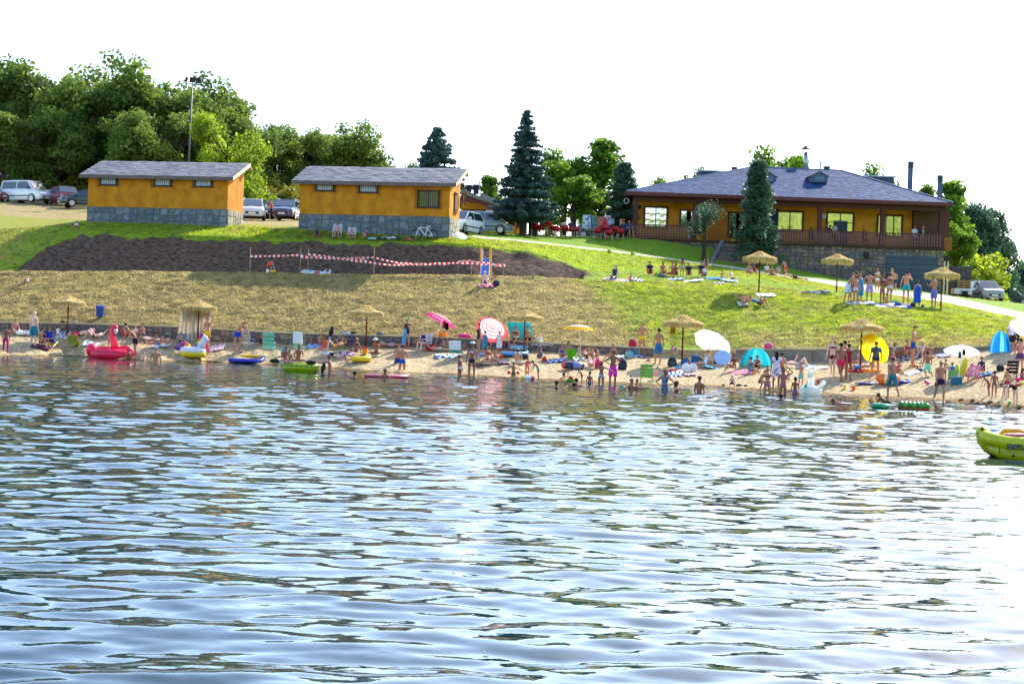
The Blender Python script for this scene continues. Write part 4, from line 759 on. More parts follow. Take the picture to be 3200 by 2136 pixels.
    MB().box((L/2-.005, 0, .47), (.05, 1.0, .16)).obj('grille', PLAST, t); MB().box((L/2+.03, 0, .44), (.02, .52, .12)).obj('number_plate', PLATE, t)
    MB().box((L/2-.12, 0, .28), (.2, w*.8, .1)).obj('bumper', PLAST if kind in ('van',) else paint, t, bevel=.03)
    if 'rack' in extras:
        for s in (-1, 1): MB().tube([(B-.2, s*(hw*.93-ti-.02), h), (B-.25, s*(hw*.93-ti-.02), h+.06), (C_+.2, s*(hw*.93-ti-.02), h+.06), (C_+.1, s*(hw*.93-ti-.02), h)], .02, 4).obj('roof_rail', STEEL, t)
    return t
def carpark(label, color, px, py, D, yaw, kind, extras=(), scale=1.0, dz=0):
    p = P(px, py, D); return car(label, color, (p.x, p.y, max(gz(p.x, p.y), p.z-.35)+.0+dz), R(yaw), kind, extras, scale=scale)
WHT = '#dfe2e6'
carpark('white van with dark side windows and black rub strip, nearest in the left car park', WHT, 84, 638, 129.5, -28, 'van')
carpark('white high-roofed van behind the other white van at the left edge', WHT, 22, 610, 140, -30, 'van', scale=1.12)
carpark('pale pink-white car nose showing just behind the white van', '#d8ccd0', 128, 634, 136, -35, 'hatch')
carpark('dark blue hatchback behind the red car', '#28304a', 176, 634, 146, -40, 'hatch')
carpark('dark grey-blue estate car half hidden by the left hut', '#303c54', 236, 638, 147, -30, 'hatch')
carpark('dark red car facing the camera, beside the white van', '#7c1428', 203, 646, 128, -58, 'suv', scale=.92)
carpark('dark green car nosing out from behind the left hut', '#1c3c40', 268, 650, 124, 205, 'hatch')
carpark('dark red car cut off by the left edge of the photo', '#8c1830', -46, 634, 130, -25, 'hatch')
carpark('silver people carrier with black grille between the huts', '#d0c8d0', 789, 686, 120.5, -82, 'mpv', ('rack',), scale=1.0)
carpark('navy people carrier with roof rails beside the right hut wall', '#1c2850', 895, 690, 121.5, -92, 'mpv', ('rack',))
carpark('grey-green small car behind the person in red', '#4c6468', 838, 684, 129, -90, 'hatch')
carpark('white off-roader behind the corner of the right hut', '#e4e6ea', 1440, 743, 107.5, -112, 'suv', scale=.95)
carpark('silver-blue sloping minivan side-on in front of the camp gate', '#7c94a4', 1510, 729, 112.5, -3, 'slope', scale=.95)
carpark('white and dark off-roader parked on the grass at the right', '#8c94a0', 3077, 941, 119, -86, 'suv', ('rack',), scale=.9)
carpark('small dark car low among the trees at the right edge', '#3a4450', 3158, 942, 150, -20, 'hatch')
carpark('pale grey car behind the menu boards and red chairs', '#8ca4a0', 1878, 735, 121, 176, 'slope')
# ---------------- people: one skinned body template, posed per person ----------------
PTS = {}; EDG = []; RAD = []
def build_template(fem):
    v = []; e = []; r = []
    def nd(p, rad, par=None):
        v.append(p); r.append(rad if isinstance(rad, tuple) else (rad, rad)); i = len(v)-1
        if par is not None: e.append((par, i))
        return i
    pel = nd((0, 0, .95), (.150 if fem else .142, .10)); wa = nd((0, 0, 1.10), (.115 if fem else .132, .085), pel); rib = nd((0, .0, 1.24), (.135 if fem else .155, .10), wa)
    ch = nd((0, .005, 1.36), (.145 if fem else .165, .10), rib); nb = nd((0, .01, 1.45), (.07, .06), ch); n2 = nd((0, 0, 1.52), (.048, .05), nb)
    h1 = nd((0, -.015, 1.58), (.062, .074), n2); h2 = nd((0, -.01, 1.655), (.074, .092), h1); h3 = nd((0, 0, 1.72), (.055, .07), h2)
    nd((0, -.118, 1.625), .012, h2)
    for s in (-1, 1):
        nd((s*.088, .005, 1.63), (.012, .02), h2)
        sh = nd((s*.165, .005, 1.40), .052, ch); m = nd((s*.25, 0, 1.30), .044, sh); el = nd((s*.375, 0, 1.17), .034, m); fm = nd((s*.43, 0, 1.115), .037, el); wr = nd((s*.555, -.01, .99), .024, fm)
        pa = nd((s*.60, -.01, .945), (.020, .032), wr)
        for k, (dy, L) in enumerate(((-.030, .062), (-.011, .078), (.009, .072), (.027, .055))):
            f1 = nd((s*(.60+L*.42), -.01+dy, .945-L*.45), .0095, pa); nd((s*(.60+L*.72), -.01+dy, .945-L*.95), .008, f1)
        th = nd((s*.590, -.062, .955), .011, wr); nd((s*.612, -.085, .925), .009, th)
        hp = nd((s*.085, .005, .87), (.088 if fem else .08, .095), pel); mt = nd((s*.10, .0, .70), .078 if fem else .073, hp); kn = nd((s*.105, 0, .49), .052, mt); cf = nd((s*.108, .012, .36), .052, kn); an = nd((s*.11, .015, .095), .034, cf)
        hl = nd((s*.11, .045, .035), .030, an); ba = nd((s*.118, -.09, .028), (.040, .022), an); nd((s*.122, -.16, .02), (.034, .014), ba)
    me = bpy.data.meshes.new('t'); me.from_pydata(v, e, []); ob = bpy.data.objects.new('t', me); COL.objects.link(ob)
    sk = ob.modifiers.new('s', 'SKIN'); sk.use_smooth_shade = True; sk.branch_smoothing = .3
    lay = me.skin_vertices[0].data
    for i, q in enumerate(r): lay[i].radius = q; lay[i].use_root = (i == 0)
    sb = ob.modifiers.new('b', 'SUBSURF'); sb.levels = 1; sb.render_levels = 1
    m2 = bpy.data.meshes.new_from_object(ob.evaluated_get(bpy.context.evaluated_depsgraph_get()))
    V = np.array([x.co[:] for x in m2.vertices]); F = [tuple(p.vertices) for p in m2.polygons]; bpy.data.objects.remove(ob)
    if fem:
        for s in (-1, 1):
            d = np.exp(-(((V[:, 0]-s*.07)/.055)**2+((V[:, 2]-1.29)/.05)**2))*(V[:, 1] < -.02)*(np.abs(V[:, 0]) < .2); V[:, 1] -= .05*d
    N = np.zeros_like(V)
    for f in F:
        a, b, c = V[f[0]], V[f[1]], V[f[2]]; n = np.cross(b-a, c-a)
        for i in f: N[i] += n
    N /= np.linalg.norm(N, axis=1, keepdims=True)+1e-9
    return V, F, N
JT = dict(pel=(0, 0, .93), wa=(0, 0, 1.10), nk=(0, 0, 1.47), top=(0, 0, 1.74), shL=(.165, 0, 1.40), elL=(.375, 0, 1.17), wrL=(.555, -.01, .99), haL=(.66, -.01, .87), hpL=(.09, 0, .88), knL=(.105, 0, .49), anL=(.11, .01, .08), toL=(.12, -.16, .02))
for k in list(JT):
    if k.endswith('L'): JT[k[:-1]+'R'] = (-JT[k][0],)+JT[k][1:]
JT = {k: np.array(v, float) for k, v in JT.items()}
BONES = [('pel', 'pel', 'wa'), ('ch', 'wa', 'nk'), ('hd', 'nk', 'top')]+[(b+s, a+s, c+s) for s in 'LR' for b, a, c in (('ua', 'sh', 'el'), ('fa', 'el', 'wr'), ('ha', 'wr', 'ha'), ('th', 'hp', 'kn'), ('sn', 'kn', 'an'), ('ft', 'an', 'to'))]
BI = {b[0]: i for i, b in enumerate(BONES)}
def weights(V):
    D = []
    for nme, a, c in BONES:
        A, C = JT[a], JT[c]; d = C-A; t = np.clip(((V-A)@d)/(d@d), 0, 1)[:, None]; dist = np.linalg.norm(V-(A+t*d), axis=1)
        if nme in ('pel', 'ch'): dist = dist-.085
        if nme == 'hd': dist = dist-.04+.5*(V[:, 2] < 1.46)
        if nme[:2] in ('th',): dist = dist-.03
        if nme[-1] == 'L' and nme[:2] in ('th', 'sn', 'ft'): dist = dist+.5*(V[:, 0] < -.005)
        if nme[-1] == 'R' and nme[:2] in ('th', 'sn', 'ft'): dist = dist+.5*(V[:, 0] > .005)
        D.append(dist)
    D = np.stack(D, 1); W = np.exp(-(D-D.min(1, keepdims=True))/.018); return W/W.sum(1, keepdims=True)
TEMPL = {}
for fem in (0, 1):
    V, F, N = build_template(fem); TEMPL[fem] = (V, F, N, weights(V))
def submesh(fem, pred, off, keep_uv=False):
    V, F, N, W = TEMPL[fem]; c = np.array([V[list(f)].mean(0) for f in F]) if (fem, 'c') not in TEMPL else TEMPL[(fem, 'c')]; TEMPL[(fem, 'c')] = c
    sel = [f for f, q in zip(F, c) if pred(q)]; ids = sorted({i for f in sel for i in f}); mp = {k: i for i, k in enumerate(ids)}
    o = off(V[ids]) if callable(off) else off
    VV = V[ids]+N[ids]*(o[:, None] if isinstance(o, np.ndarray) else o)
    return VV, [tuple(mp[i] for i in f) for f in sel], W[ids]
def extra(mb, bone='hd'):
    V = np.array([v[:] for v in mb.v]); W = np.zeros((len(V), len(BONES))); W[:, BI[bone]] = 1; return V, mb.f, W
def flare(z0, z1, a, b): return lambda V: a+(b-a)*np.clip((z1-V[:, 2])/(z1-z0), 0, 1)
G_ = {}
def garment(fem, g):
    if (fem, g) in G_: return G_[fem, g]
    X = lambda q: abs(q[0])
    tb = {'briefs': (lambda q: .83 < q[2] < .965 and X(q) < .3, .010), 'trunks': (lambda q: .72 < q[2] < .99 and X(q) < .3, flare(.72, .99, .014, .028)), 'shorts': (lambda q: .54 < q[2] < .99 and X(q) < .3, flare(.54, .99, .015, .045)),
          'bra': (lambda q: 1.235 < q[2] < 1.335 and X(q) < .19, .011), 'suit': (lambda q: (.84 < q[2] < 1.34) and X(q) < .19 or (1.34 <= q[2] < 1.42 and .04 < X(q) < .10), .010), 'tee': (lambda q: .93 < q[2] < 1.47 and (X(q) < .29) and not (q[2] < 1.24 and X(q) > .23), flare(.93, 1.4, .014, .03)),
          'tank': (lambda q: .95 < q[2] < 1.43 and X(q) < .16, .014), 'dress': (lambda q: .60 < q[2] < 1.45 and X(q) < .24 and not (q[2] < 1.22 and X(q) > .21), flare(.60, 1.2, .014, .07)), 'leggings': (lambda q: .10 < q[2] < .99 and X(q) < .3, .012),
          'hair': (lambda q: q[2] > 1.545 and X(q) < .3 and (q[2] > 1.685 or q[1] > -.005+(1.62-q[2])*.3) and not (q[2] < 1.6 and q[1] < .03), .014), 'cap': (lambda q: q[2] > 1.675 and X(q) < .3, .022)}
    if g in tb: r_ = submesh(fem, *tb[g])
    else:
        mb = MB()
        if g == 'long': mb.ell((0, .085, 1.50), (.085, .045, .20), 10, 8).ell((0, .05, 1.63), (.088, .07, .09), 10, 6)
        elif g == 'bun': mb.ell((0, .06, 1.80), (.045, .045, .042), 8, 6)
        elif g == 'tail': mb.ell((0, .13, 1.60), (.03, .035, .11), 8, 6)
        elif g == 'hatbrim': mb.lathe([(.17, 1.70), (.165, 1.712), (.095, 1.722), (.085, 1.79), (.0, 1.80)], 16); mb.lathe([(.17, 1.70), (.09, 1.705)], 16)
        elif g == 'peak': mb.ell((0, -.125, 1.69), (.06, .07, .010), 10, 4)
        elif g == 'eyes':
            for s in (-1, 1): mb.ell((s*.03, -.094, 1.655), (.012, .009, .008), 6, 4); mb.box((s*.03, -.096, 1.676), (.032, .01, .006))
            mb.box((0, -.098, 1.585), (.042, .014, .008))
        elif g == 'glasses': mb.box((-.034, -.10, 1.655), (.045, .012, .03)).box((.034, -.10, 1.655), (.045, .012, .03)).box((0, -.10, 1.66), (.13, .008, .008))
        r_ = extra(mb)
    G_[fem, g] = r_; return r_
def rx(a): c, s = math.cos(a), math.sin(a); return np.array([[1, 0, 0], [0, c, -s], [0, s, c]])
def rzm(a): c, s = math.cos(a), math.sin(a); return np.array([[c, -s, 0], [s, c, 0], [0, 0, 1]])
def minrot(a, b):
    a = a/np.linalg.norm(a); b = b/np.linalg.norm(b); v = np.cross(a, b); c = a@b
    if c < -.9999: return rx(math.pi)
    K = np.array([[0, -v[2], v[1]], [v[2], 0, -v[0]], [-v[1], v[0], 0]]); return np.eye(3)+K+K@K/(1+c)
def D_(x, y, z): return np.array((x, y, z), float)
# pose: pelvis pitch, chest pitch, head pitch, head yaw, then limb directions (L = +x side)
def pose(pp=0, pc=0, ph=0, hy=0, ua=((.18, 0, -1), (-.18, 0, -1)), fa=((.1, -.1, -1), (-.1, -.1, -1)), th=((.06, 0, -1), (-.06, 0, -1)), sn=((.0, .0, -1), (.0, .0, -1)), flat=True): return dict(pp=pp, pc=pc, ph=ph, hy=hy, ua=ua, fa=fa, th=th, sn=sn, flat=flat)
POSES = {
 'stand': pose(), 'stand2': pose(hy=25, ua=((.2, -.05, -1), (-.22, .1, -1)), fa=((.05, -.35, -1), (-.05, -.25, -1)), th=((.12, -.06, -1), (-.02, .02, -1))),
 'hips': pose(ua=((.8, .15, -.8), (-.8, .15, -.8)), fa=((-.75, -.35, -.45), (.75, -.35, -.45)), th=((.1, 0, -1), (-.1, 0, -1))),
 'walk': pose(pc=4, ua=((.15, .4, -1), (-.15, -.4, -1)), fa=((.05, .1, -1), (-.05, -.6, -1)), th=((.05, -.42, -1), (-.05, .35, -1)), sn=((0, .05, -1), (0, .75, -1))),
 'walkr': pose(pc=4, ua=((.15, -.4, -1), (-.15, .4, -1)), fa=((.05, -.6, -1), (-.05, .1, -1)), th=((.05, .35, -1), (-.05, -.42, -1)), sn=((0, .75, -1), (0, .05, -1))),
 'headhands': pose(ua=((1, 0, .45), (-1, 0, .45)), fa=((-.8, .1, .75), (.8, .1, .75))),
 'hug': pose(ph=8, ua=((.25, -.25, -1), (-.25, -.25, -1)), fa=((-.75, -.6, .15), (.75, -.6, .05))),
 'phone': pose(ph=22, ua=((.2, -.25, -1), (-.2, -.25, -1)), fa=((-.25, -.85, .35), (.25, -.85, .35))),
 'drink': pose(ph=-5, ua=((.25, -.1, -1), (-.6, -.6, -.5)), fa=((.05, -.2, -1), (.4, -.1, .9))),
 'reach': pose(pc=8, ua=((.2, 0, -1), (-.2, -1, -.2)), fa=((.1, -.1, -1), (0, -1, .1))),
 'point': pose(ua=((1, -.3, -.1), (-.2, 0, -1)), fa=((1, -.3, .2), (0, -.1, -1))),
 'armsout': pose(ua=((.9, 0, -.45), (-.9, 0, -.45)), fa=((.9, -.2, -.5), (-.9, -.2, -.5))),
 'lean': pose(pp=25, pc=48, ph=38, ua=((.15, -.5, -1), (-.15, -.5, -1)), fa=((0, -.45, -1), (0, -.45, -1)), th=((.08, -.15, -1), (-.08, .12, -1)), sn=((0, .15, -1), (0, .2, -1))),
 'bend': pose(pp=55, pc=95, ph=70, ua=((.12, -.15, -1), (-.12, -.15, -1)), fa=((0, -.15, -1), (0, -.15, -1)), th=((.12, .12, -1), (-.12, .08, -1)), sn=((0, .02, -1), (0, .02, -1))),
 'sitx': pose(pp=0, pc=16, ph=12, ua=((.3, -.3, -1), (-.3, -.3, -1)), fa=((-.2, -.8, -.35), (.2, -.8, -.35)), th=((.75, -.75, -.05), (-.75, -.75, -.05)), sn=((-.85, -.25, -.25), (.85, -.25, -.28)), flat=False),
 'sitk': pose(pp=-8, pc=18, ph=8, ua=((.28, -.6, -.8), (-.28, -.6, -.8)), fa=((-.35, -.9, -.1), (.35, -.9, -.1)), th=((.12, -.75, .62), (-.12, -.75, .62)), sn=((.02, -.25, -1), (-.02, -.25, -1))),
 'sitl': pose(pp=-22, pc=-14, ph=2, ua=((.3, .55, -.9), (-.3, .55, -.9)), fa=((.05, .2, -1), (-.05, .2, -1)), th=((.15, -1, .12), (-.15, -1, .02)), sn=((.03, -.95, -.25), (0, -1, -.1)), flat=False),
 'sitside': pose(pp=-12, pc=0, ph=6, hy=15, ua=((.45, .25, -1), (-.1, -.4, -1)), fa=((.1, .1, -1), (.3, -.8, -.3)), th=((-.35, -.9, .05), (-.55, -.75, .30)), sn=((-.75, .1, -.25), (-.3, -.35, -.85)), flat=False),
 'chair': pose(pp=-10, pc=-4, ph=8, ua=((.2, -.3, -1), (-.2, -.3, -1)), fa=((-.1, -.95, -.1), (.1, -.95, -.1)), th=((.14, -1, .02), (-.14, -1, .02)), sn=((.02, -.15, -1), (-.02, -.15, -1))),
 'recline': pose(pp=-40, pc=-32, ph=-5, ua=((.3, -.2, -1), (-.3, -.2, -1)), fa=((-.1, -.95, .3), (.1, -.95, .3)), th=((.12, -1, .25), (-.12, -1, .2)), sn=((.02, -.6, -.7), (-.02, -.7, -.6)), flat=False),
 'lieb': pose(pp=-86, pc=-80, ph=-68, ua=((.35, -.9, -.1), (-.35, -.9, -.1)), fa=((-.2, -1, .1), (.2, -1, .1)), th=((.1, -1, .04), (-.1, -1, .04)), sn=((.05, -1, -.06), (-.05, -1, -.06)), flat=False),
 'liek': pose(pp=-82, pc=-78, ph=-60, ua=((.35, -.8, .1), (-.7, .3, .3)), fa=((-.3, -.3, .6), (.4, .7, .1)), th=((.1, -.6, .8), (-.1, -.55, .85)), sn=((.02, -.45, -.9), (-.02, -.4, -.9))),
 'liep': pose(pp=88, pc=84, ph=60, ua=((.9, -.5, -.1), (-.9, -.5, -.1)), fa=((-.5, -.8, -.1), (.5, -.8, -.1)), th=((.1, 1, .0), (-.1, 1, .0)), sn=((.05, 1, .05), (-.05, 1, .1)), flat=False),
 'crawl': pose(pp=48, pc=62, ph=30, ua=((.15, -.25, -1), (-.15, -.4, -1)), fa=((0, -.1, -1), (0, -.1, -1)), th=((.2, -.4, -.9), (-.2, -.4, -.9)), sn=((0, .95, -.25), (0, .95, -.25)), flat=False),
 'squat': pose(pp=22, pc=35, ph=28, ua=((.2, -.6, -1), (-.2, -.6, -1)), fa=((0, -.5, -1), (0, -.5, -1)), th=((.35, -1, -.05), (-.35, -1, -.05)), sn=((0, .35, -1), (0, .35, -1))),
 'kneel': pose(pp=5, pc=10, ph=12, ua=((.25, -.1, -1), (-.25, -.1, -1)), fa=((-.1, -.6, -.8), (.1, -.6, -.8)), th=((.12, -.35, -.9), (-.12, -.35, -.9)), sn=((.03, 1, -.05), (-.03, 1, -.05)), flat=False),
 'swim': pose(pc=5, ph=-4, ua=((.9, -.3, -.35), (-.9, -.3, -.35)), fa=((.3, -.9, .1), (-.3, -.9, .1))),
}
def solve(ps, V, W, headk=1.0):
    ra = math.radians; Rp = rx(ra(ps['pp'])); Rc = rx(ra(ps['pc'])); Rh = rx(ra(ps['ph']))@rzm(ra(ps['hy'])); RB = {}; OB = {}
    j = {}; j['pel'] = np.zeros(3); j['wa'] = Rp@(JT['wa']-JT['pel']); j['nk'] = j['wa']+Rc@(JT['nk']-JT['wa'])
    RB['pel'], OB['pel'] = Rp, j['pel']; RB['ch'], OB['ch'] = Rc, j['wa']; RB['hd'], OB['hd'] = Rh*headk, j['nk']
    for i, s in enumerate('LR'):
        sh = j['wa']+Rc@(JT['sh'+s]-JT['wa']); r1 = minrot(Rc@(JT['el'+s]-JT['sh'+s]), D_(*ps['ua'][i]))@Rc; RB['ua'+s], OB['ua'+s] = r1, sh
        el = sh+r1@(JT['el'+s]-JT['sh'+s]); r2 = minrot(r1@(JT['wr'+s]-JT['el'+s]), D_(*ps['fa'][i]))@r1; RB['fa'+s], OB['fa'+s] = r2, el
        wr = el+r2@(JT['wr'+s]-JT['el'+s]); RB['ha'+s], OB['ha'+s] = r2, wr
        hp = Rp@(JT['hp'+s]-JT['pel']); r3 = minrot(Rp@(JT['kn'+s]-JT['hp'+s]), D_(*ps['th'][i]))@Rp; RB['th'+s], OB['th'+s] = r3, hp
        kn = hp+r3@(JT['kn'+s]-JT['hp'+s]); r4 = minrot(r3@(JT['an'+s]-JT['kn'+s]), D_(*ps['sn'][i]))@r3; RB['sn'+s], OB['sn'+s] = r4, kn
        an = kn+r4@(JT['an'+s]-JT['kn'+s]); RB['ft'+s], OB['ft'+s] = (np.eye(3) if ps['flat'] else r4), an
    out = np.zeros_like(V)
    for k, (nme, a, c) in enumerate(BONES): out += W[:, k:k+1]*((V-JT[a])@RB[nme].T+OB[nme])
    return out
SKIN = {'p': '#e6bca8', 't': '#bc8468', 'd': '#98604a', 'r': '#d08c7c', 'k': '#8a5238'}
HAIR = {'b': '#241812', 'k': '#101014', 'y': '#b08c4c', 'r': '#7c2c18', 'g': '#9c9894', 'n': '#4c3020'}
_cache = {}
def person(label, px, py, ph, pose_, yaw=0, fem=0, skin='t', hair='b', style='', wear='', water=False, fat=1.0, D=None, z=None, onto=None, eyes=True, head=None, hset=None, dx=0):
    """px: photo column, py: row of lowest visible point (waterline if water), ph: row of head top."""
    if D is not None: base = P(px, py, D)
    elif water: base = P(px, py, CAM_H*F_PX/(py-yh(px)))
    else: base, nrm_ = ground(px, py)
    Dd = base.y; pix = F_PX/Dd; want = (py-ph)/pix
    V, F, N, W = TEMPL[fem]; ps = POSES[pose_]
    body = solve(ps, V, W); h0 = body[:, 2].max()-body[:, 2].min()
    if hset: s = hset/1.75
    elif water: s = 1.0 if want > .55 else .95
    elif pose_ in ('lieb', 'liep', 'liek'): s = .97
    else: s = min(1.12, max(.42, want/h0))
    kid = s < .82
    if head is None: head = 1.0+max(0, (.9-s))*.75
    zmin = body[:, 2].min()
    if kid or head != 1: 
        body = solve(ps, V, W, head); s = s if (hset or water) else min(1.12, max(.40, want/(body[:, 2].max()-zmin)))
    def fin(v, w):
        q = solve(ps, v, w, head); q[:, 2] -= zmin
        if fat != 1.0: q[:, :2] *= fat
        return q*s
    yawr = R(yaw)
    loc = Vector(base)
    if water: top = (body[:, 2].max()-zmin)*s; loc.z = (want-top)
    if z is not None: loc.z = z
    key = (fem, pose_, round(s, 2), round(head, 2), fat, skin)
    me = bpy.data.meshes.new('person'); me.from_pydata(fin(V, W).tolist(), [], F); me.materials.append(mat(SKIN[skin], rough=.6, var=.06, nscale=5, spec=.35, name='skin')); me.polygons.foreach_set('use_smooth', [True]*len(F)); me.update()
    o = bpy.data.objects.new('person', me); COL.objects.link(o); tag(o, label, 'person'); o.location = loc
    if pose_ in ('lieb', 'liep', 'liek') and not water and D is None and z is None:
        q = Vector((0, 0, 1)).rotation_difference(nrm_); o.rotation_mode = 'QUATERNION'; o.rotation_quaternion = q@Quaternion((0, 0, 1), yawr); o.location = loc+nrm_*.03
    else: o.rotation_euler = (0, 0, yawr)
    items = []
    if style != 'bald': items.append(('hair', HAIR[hair], 'hair'))
    for st in style.split('+'):
        if st in ('long', 'bun', 'tail'): items.append((st, HAIR[hair], 'hair_'+{'long': 'length', 'bun': 'bun', 'tail': 'tail'}[st]))
    if eyes and not (135 < yaw % 360 < 225): items.append(('eyes', '#2a1810', 'face'))
    for w_ in wear.split():
        g, c = w_.split(':')
        items.append((g, '#'+c, {'bra': 'bikini_top', 'briefs': 'swim_briefs', 'suit': 'swimsuit', 'tee': 't_shirt', 'tank': 'vest_top', 'trunks': 'swim_trunks', 'shorts': 'shorts', 'hatbrim': 'sun_hat', 'peak': 'cap_peak', 'cap': 'cap', 'glasses': 'sunglasses', 'dress': 'dress', 'leggings': 'leggings'}[g]))
    for g, c, nm in items:
        v, f, w = garment(fem, g); pat = c.endswith('~'); c = c.rstrip('~')
        m = mat(c, rough=.85 if g != 'glasses' else .2, var=.1 if not pat else .9, nscale=6 if not pat else 14, name='cloth' if nm[:4] != 'hair' else 'hair', transl=.0)
        mesh_obj(nm, fin(v, w).tolist(), f, m, o, True)
    return o
def cloak(o, c, h0=.35, h1=1.45, r0=.22, r1=.17, label=None):   # towel wrapped round a standing person
    mb = MB(); n = 18; s = max(v.co.z for v in o.data.vertices)/1.75; prof = []
    for i in range(9):
        f = i/8; z = h0+(h1-h0)*f; r_ = r0+(r1-r0)*f
        if f > .9: r_ *= .65
        prof.append((r_, z))
    mb.lathe([(a*s*1.05, b*s) for a, b in prof], n)
    for k, v in enumerate(mb.v):
        a = math.atan2(v.y, v.x); q = 1+.09*math.sin(5*a+v.z*2)+.05*math.sin(11*a); v.x *= q; v.y *= q*.8
    return mb.obj('towel_wrap', mat(c, rough=.95, var=.12, nscale=9, name='towelling'), o, True)
B = lambda *a, **k: person(*a, **k)
# --- left sand ---
B('thin child in magenta leggings walking at the left edge of the beach', 17, 1104, 1016, 'walk', 20, 1, 'd', 'n', 'bun', 'leggings:b0306c')
B('man sitting cross-legged on the wall foot in purple shorts at the far left', 46, 1043, 997, 'sitx', 30, 0, 'r', 'b', '', 'trunks:38205c')
B('bald older man standing with his back turned in long teal shorts', 104, 1082, 973, 'stand', 150, 0, 'p', 'g', 'bald', 'shorts:10788c', fat=1.1)
B('black-haired woman in dark bikini sitting on a plum towel beside the teal-shorts man', 128, 1084, 1023, 'sitk', 70, 1, 't', 'k', 'bun', 'bra:181020 briefs:181020')
B('small child peeping over the blue draped beach chair', 157, 1050, 1027, 'sitx', 0, 0, 'r', 'n', '', '')
B('person wrapped in a white towel sitting near the left thatched parasol', 181, 1049, 1018, 'sitk', 200, 0, 'p', 'n', '', 'tee:e8e8ec')
B('sunbather lying in white clothes by the wall at the far left', 82, 1046, 1034, 'lieb', 90, 0, 'p', 'b', '', 'tee:e8e8e8 shorts:e0e0e4')
B('person seated in the olive green low chair with red hood of hair', 234, 1079, 1034, 'chair', 170, 1, 'r', 'r', '', 'tank:a05060')
B('sunbather face down in pink top near the wall behind the olive chair', 250, 1050, 1036, 'liep', 270, 1, 'p', 'b', '', 'suit:c83c50')
B('pale sunbather lying on their back against the wall left of the flamingo', 295, 1056, 1036, 'liek', 260, 1, 'p', 'b', '', 'briefs:202840')
B('boy with grey shorts standing behind the pink flamingo', 344, 1085, 1015, 'stand2', 10, 0, 'd', 'b', '', 'shorts:98a09c')
B('man in bright red shorts sitting with his back to the water behind the flamingo', 392, 1058, 1009, 'sitk', 200, 0, 't', 'b', '', 'shorts:d01818')
B('boy half hidden behind the man bending over the flamingo', 421, 1062, 1016, 'sitx', 180, 0, 'p', 'y', '', '')
B('grey-haired man in black trunks leaning over the flamingo', 420, 1121, 1018, 'lean', -50, 0, 't', 'g', 'bald', 'trunks:141428')
B('dark-haired man sitting hugging his knees in teal shorts by the wall', 447, 1061, 1010, 'sitk', -35, 0, 't', 'b', '', 'shorts:145868')
B('sunbather in navy lying by the wall right of the flamingo', 478, 1066, 1048, 'lieb', 80, 0, 'p', 'b', '', 'trunks:182048')
B('child sitting in the water in front of the flamingo body', 398, 1124, 1092, 'sitk', 30, 0, 'd', 'b', '', '', water=True, hset=1.15)
B('small pale toddler in the water just right of the flamingo', 450, 1127, 1099, 'sitk', 0, 0, 'p', 'y', '', '', water=True, hset=.95)
B('grey-haired man seen from behind waist deep right of the flamingo', 486, 1134, 1083, 'stand', 180, 0, 't', 'g', '', '', water=True, fat=1.1)
B('sunbather with one knee raised and blue bikini left of the hanging sheets', 497, 1081, 1055, 'liek', 100, 1, 't', 'b', '', 'briefs:2c68b8')
B('bald man reading in a beach chair under the sheet-hung parasol', 563, 1086, 1036, 'chair', 5, 0, 't', 'g', 'bald', 'trunks:20182c')
B('woman in orange bikini top and yellow wrap standing behind the unicorn float', 646, 1093, 990, 'stand2', -20, 1, 't', 'b', 'bun', 'bra:c87840 trunks:d8b020')
B('shaven man in blue shorts stooping over the striped beach chair', 742, 1099, 998, 'lean', 55, 0, 't', 'n', 'bald', 'trunks:1440c8')
B('woman in black with sunglasses lounging and reading behind the mint chair', 812, 1078, 1046, 'sitl', -60, 1, 't', 'r', 'long', 'suit:141018 glasses:101010')
# --- inflatable boat boys, paddle man ---
B('leftmost dark-haired boy sitting in the yellow-green boat', 892, 1135, 1108, 'sitx', 20, 0, 'd', 'k', '', '', D=72.2, hset=1.3)
B('middle small boy with short hair sitting in the yellow-green boat', 906, 1138, 1113, 'sitx', -10, 0, 't', 'n', '', '', D=71.9, hset=1.1)
B('boy leaning on the rim at the middle of the yellow-green boat', 932, 1136, 1102, 'sitx', 15, 0, 'd', 'b', '', '', D=72.2, hset=1.45)
B('man waist deep holding an upright paddle beside the yellow-green boat', 1031, 1166, 1109, 'reach', -80, 0, 'd', 'k', '', '', water=True)
B('girl in red bikini sitting by the wall, leftmost of three', 973, 1078, 1045, 'sitx', 60, 1, 't', 'n', '', 'bra:d02818 briefs:d02818')
B('woman in ochre bikini sitting in the middle of three by the wall', 998, 1081, 1042, 'sitk', 40, 1, 't', 'n', 'tail', 'bra:b88020 briefs:b88020')
B('dark-haired woman rightmost of the three sitting by the wall', 1010, 1076, 1042, 'sitk', -20, 1, 't', 'b', 'long', 'suit:301418')
B('sunbather with raised knees in yellow beside the orange beach bag', 1045, 1090, 1058, 'liek', -70, 1, 't', 'n', '', 'briefs:e0c018 bra:e0c018')
B('person in black and white lying face down left of the blonde woman', 1030, 1116, 1095, 'liep', 60, 0, 'p', 'k', '', 'tank:202028 trunks:d8d8dc')
B('long-haired blonde woman in wine red bikini sitting by the orange bag', 1112, 1112, 1056, 'sitside', -40, 1, 'd', 'y', 'long', 'bra:6c1820 briefs:6c1820')
B('woman in white sun hat sitting cross-legged with reddish hair', 1175, 1111, 1060, 'sitx', -25, 1, 'd', 'r', 'long', 'bra:8c5058 briefs:701c24 hatbrim:ecdcdc')
B('bather in lilac shorts lying face down against the wall', 1220, 1086, 1062, 'liep', 270, 1, 't', 'k', '', 'trunks:b89cb0')
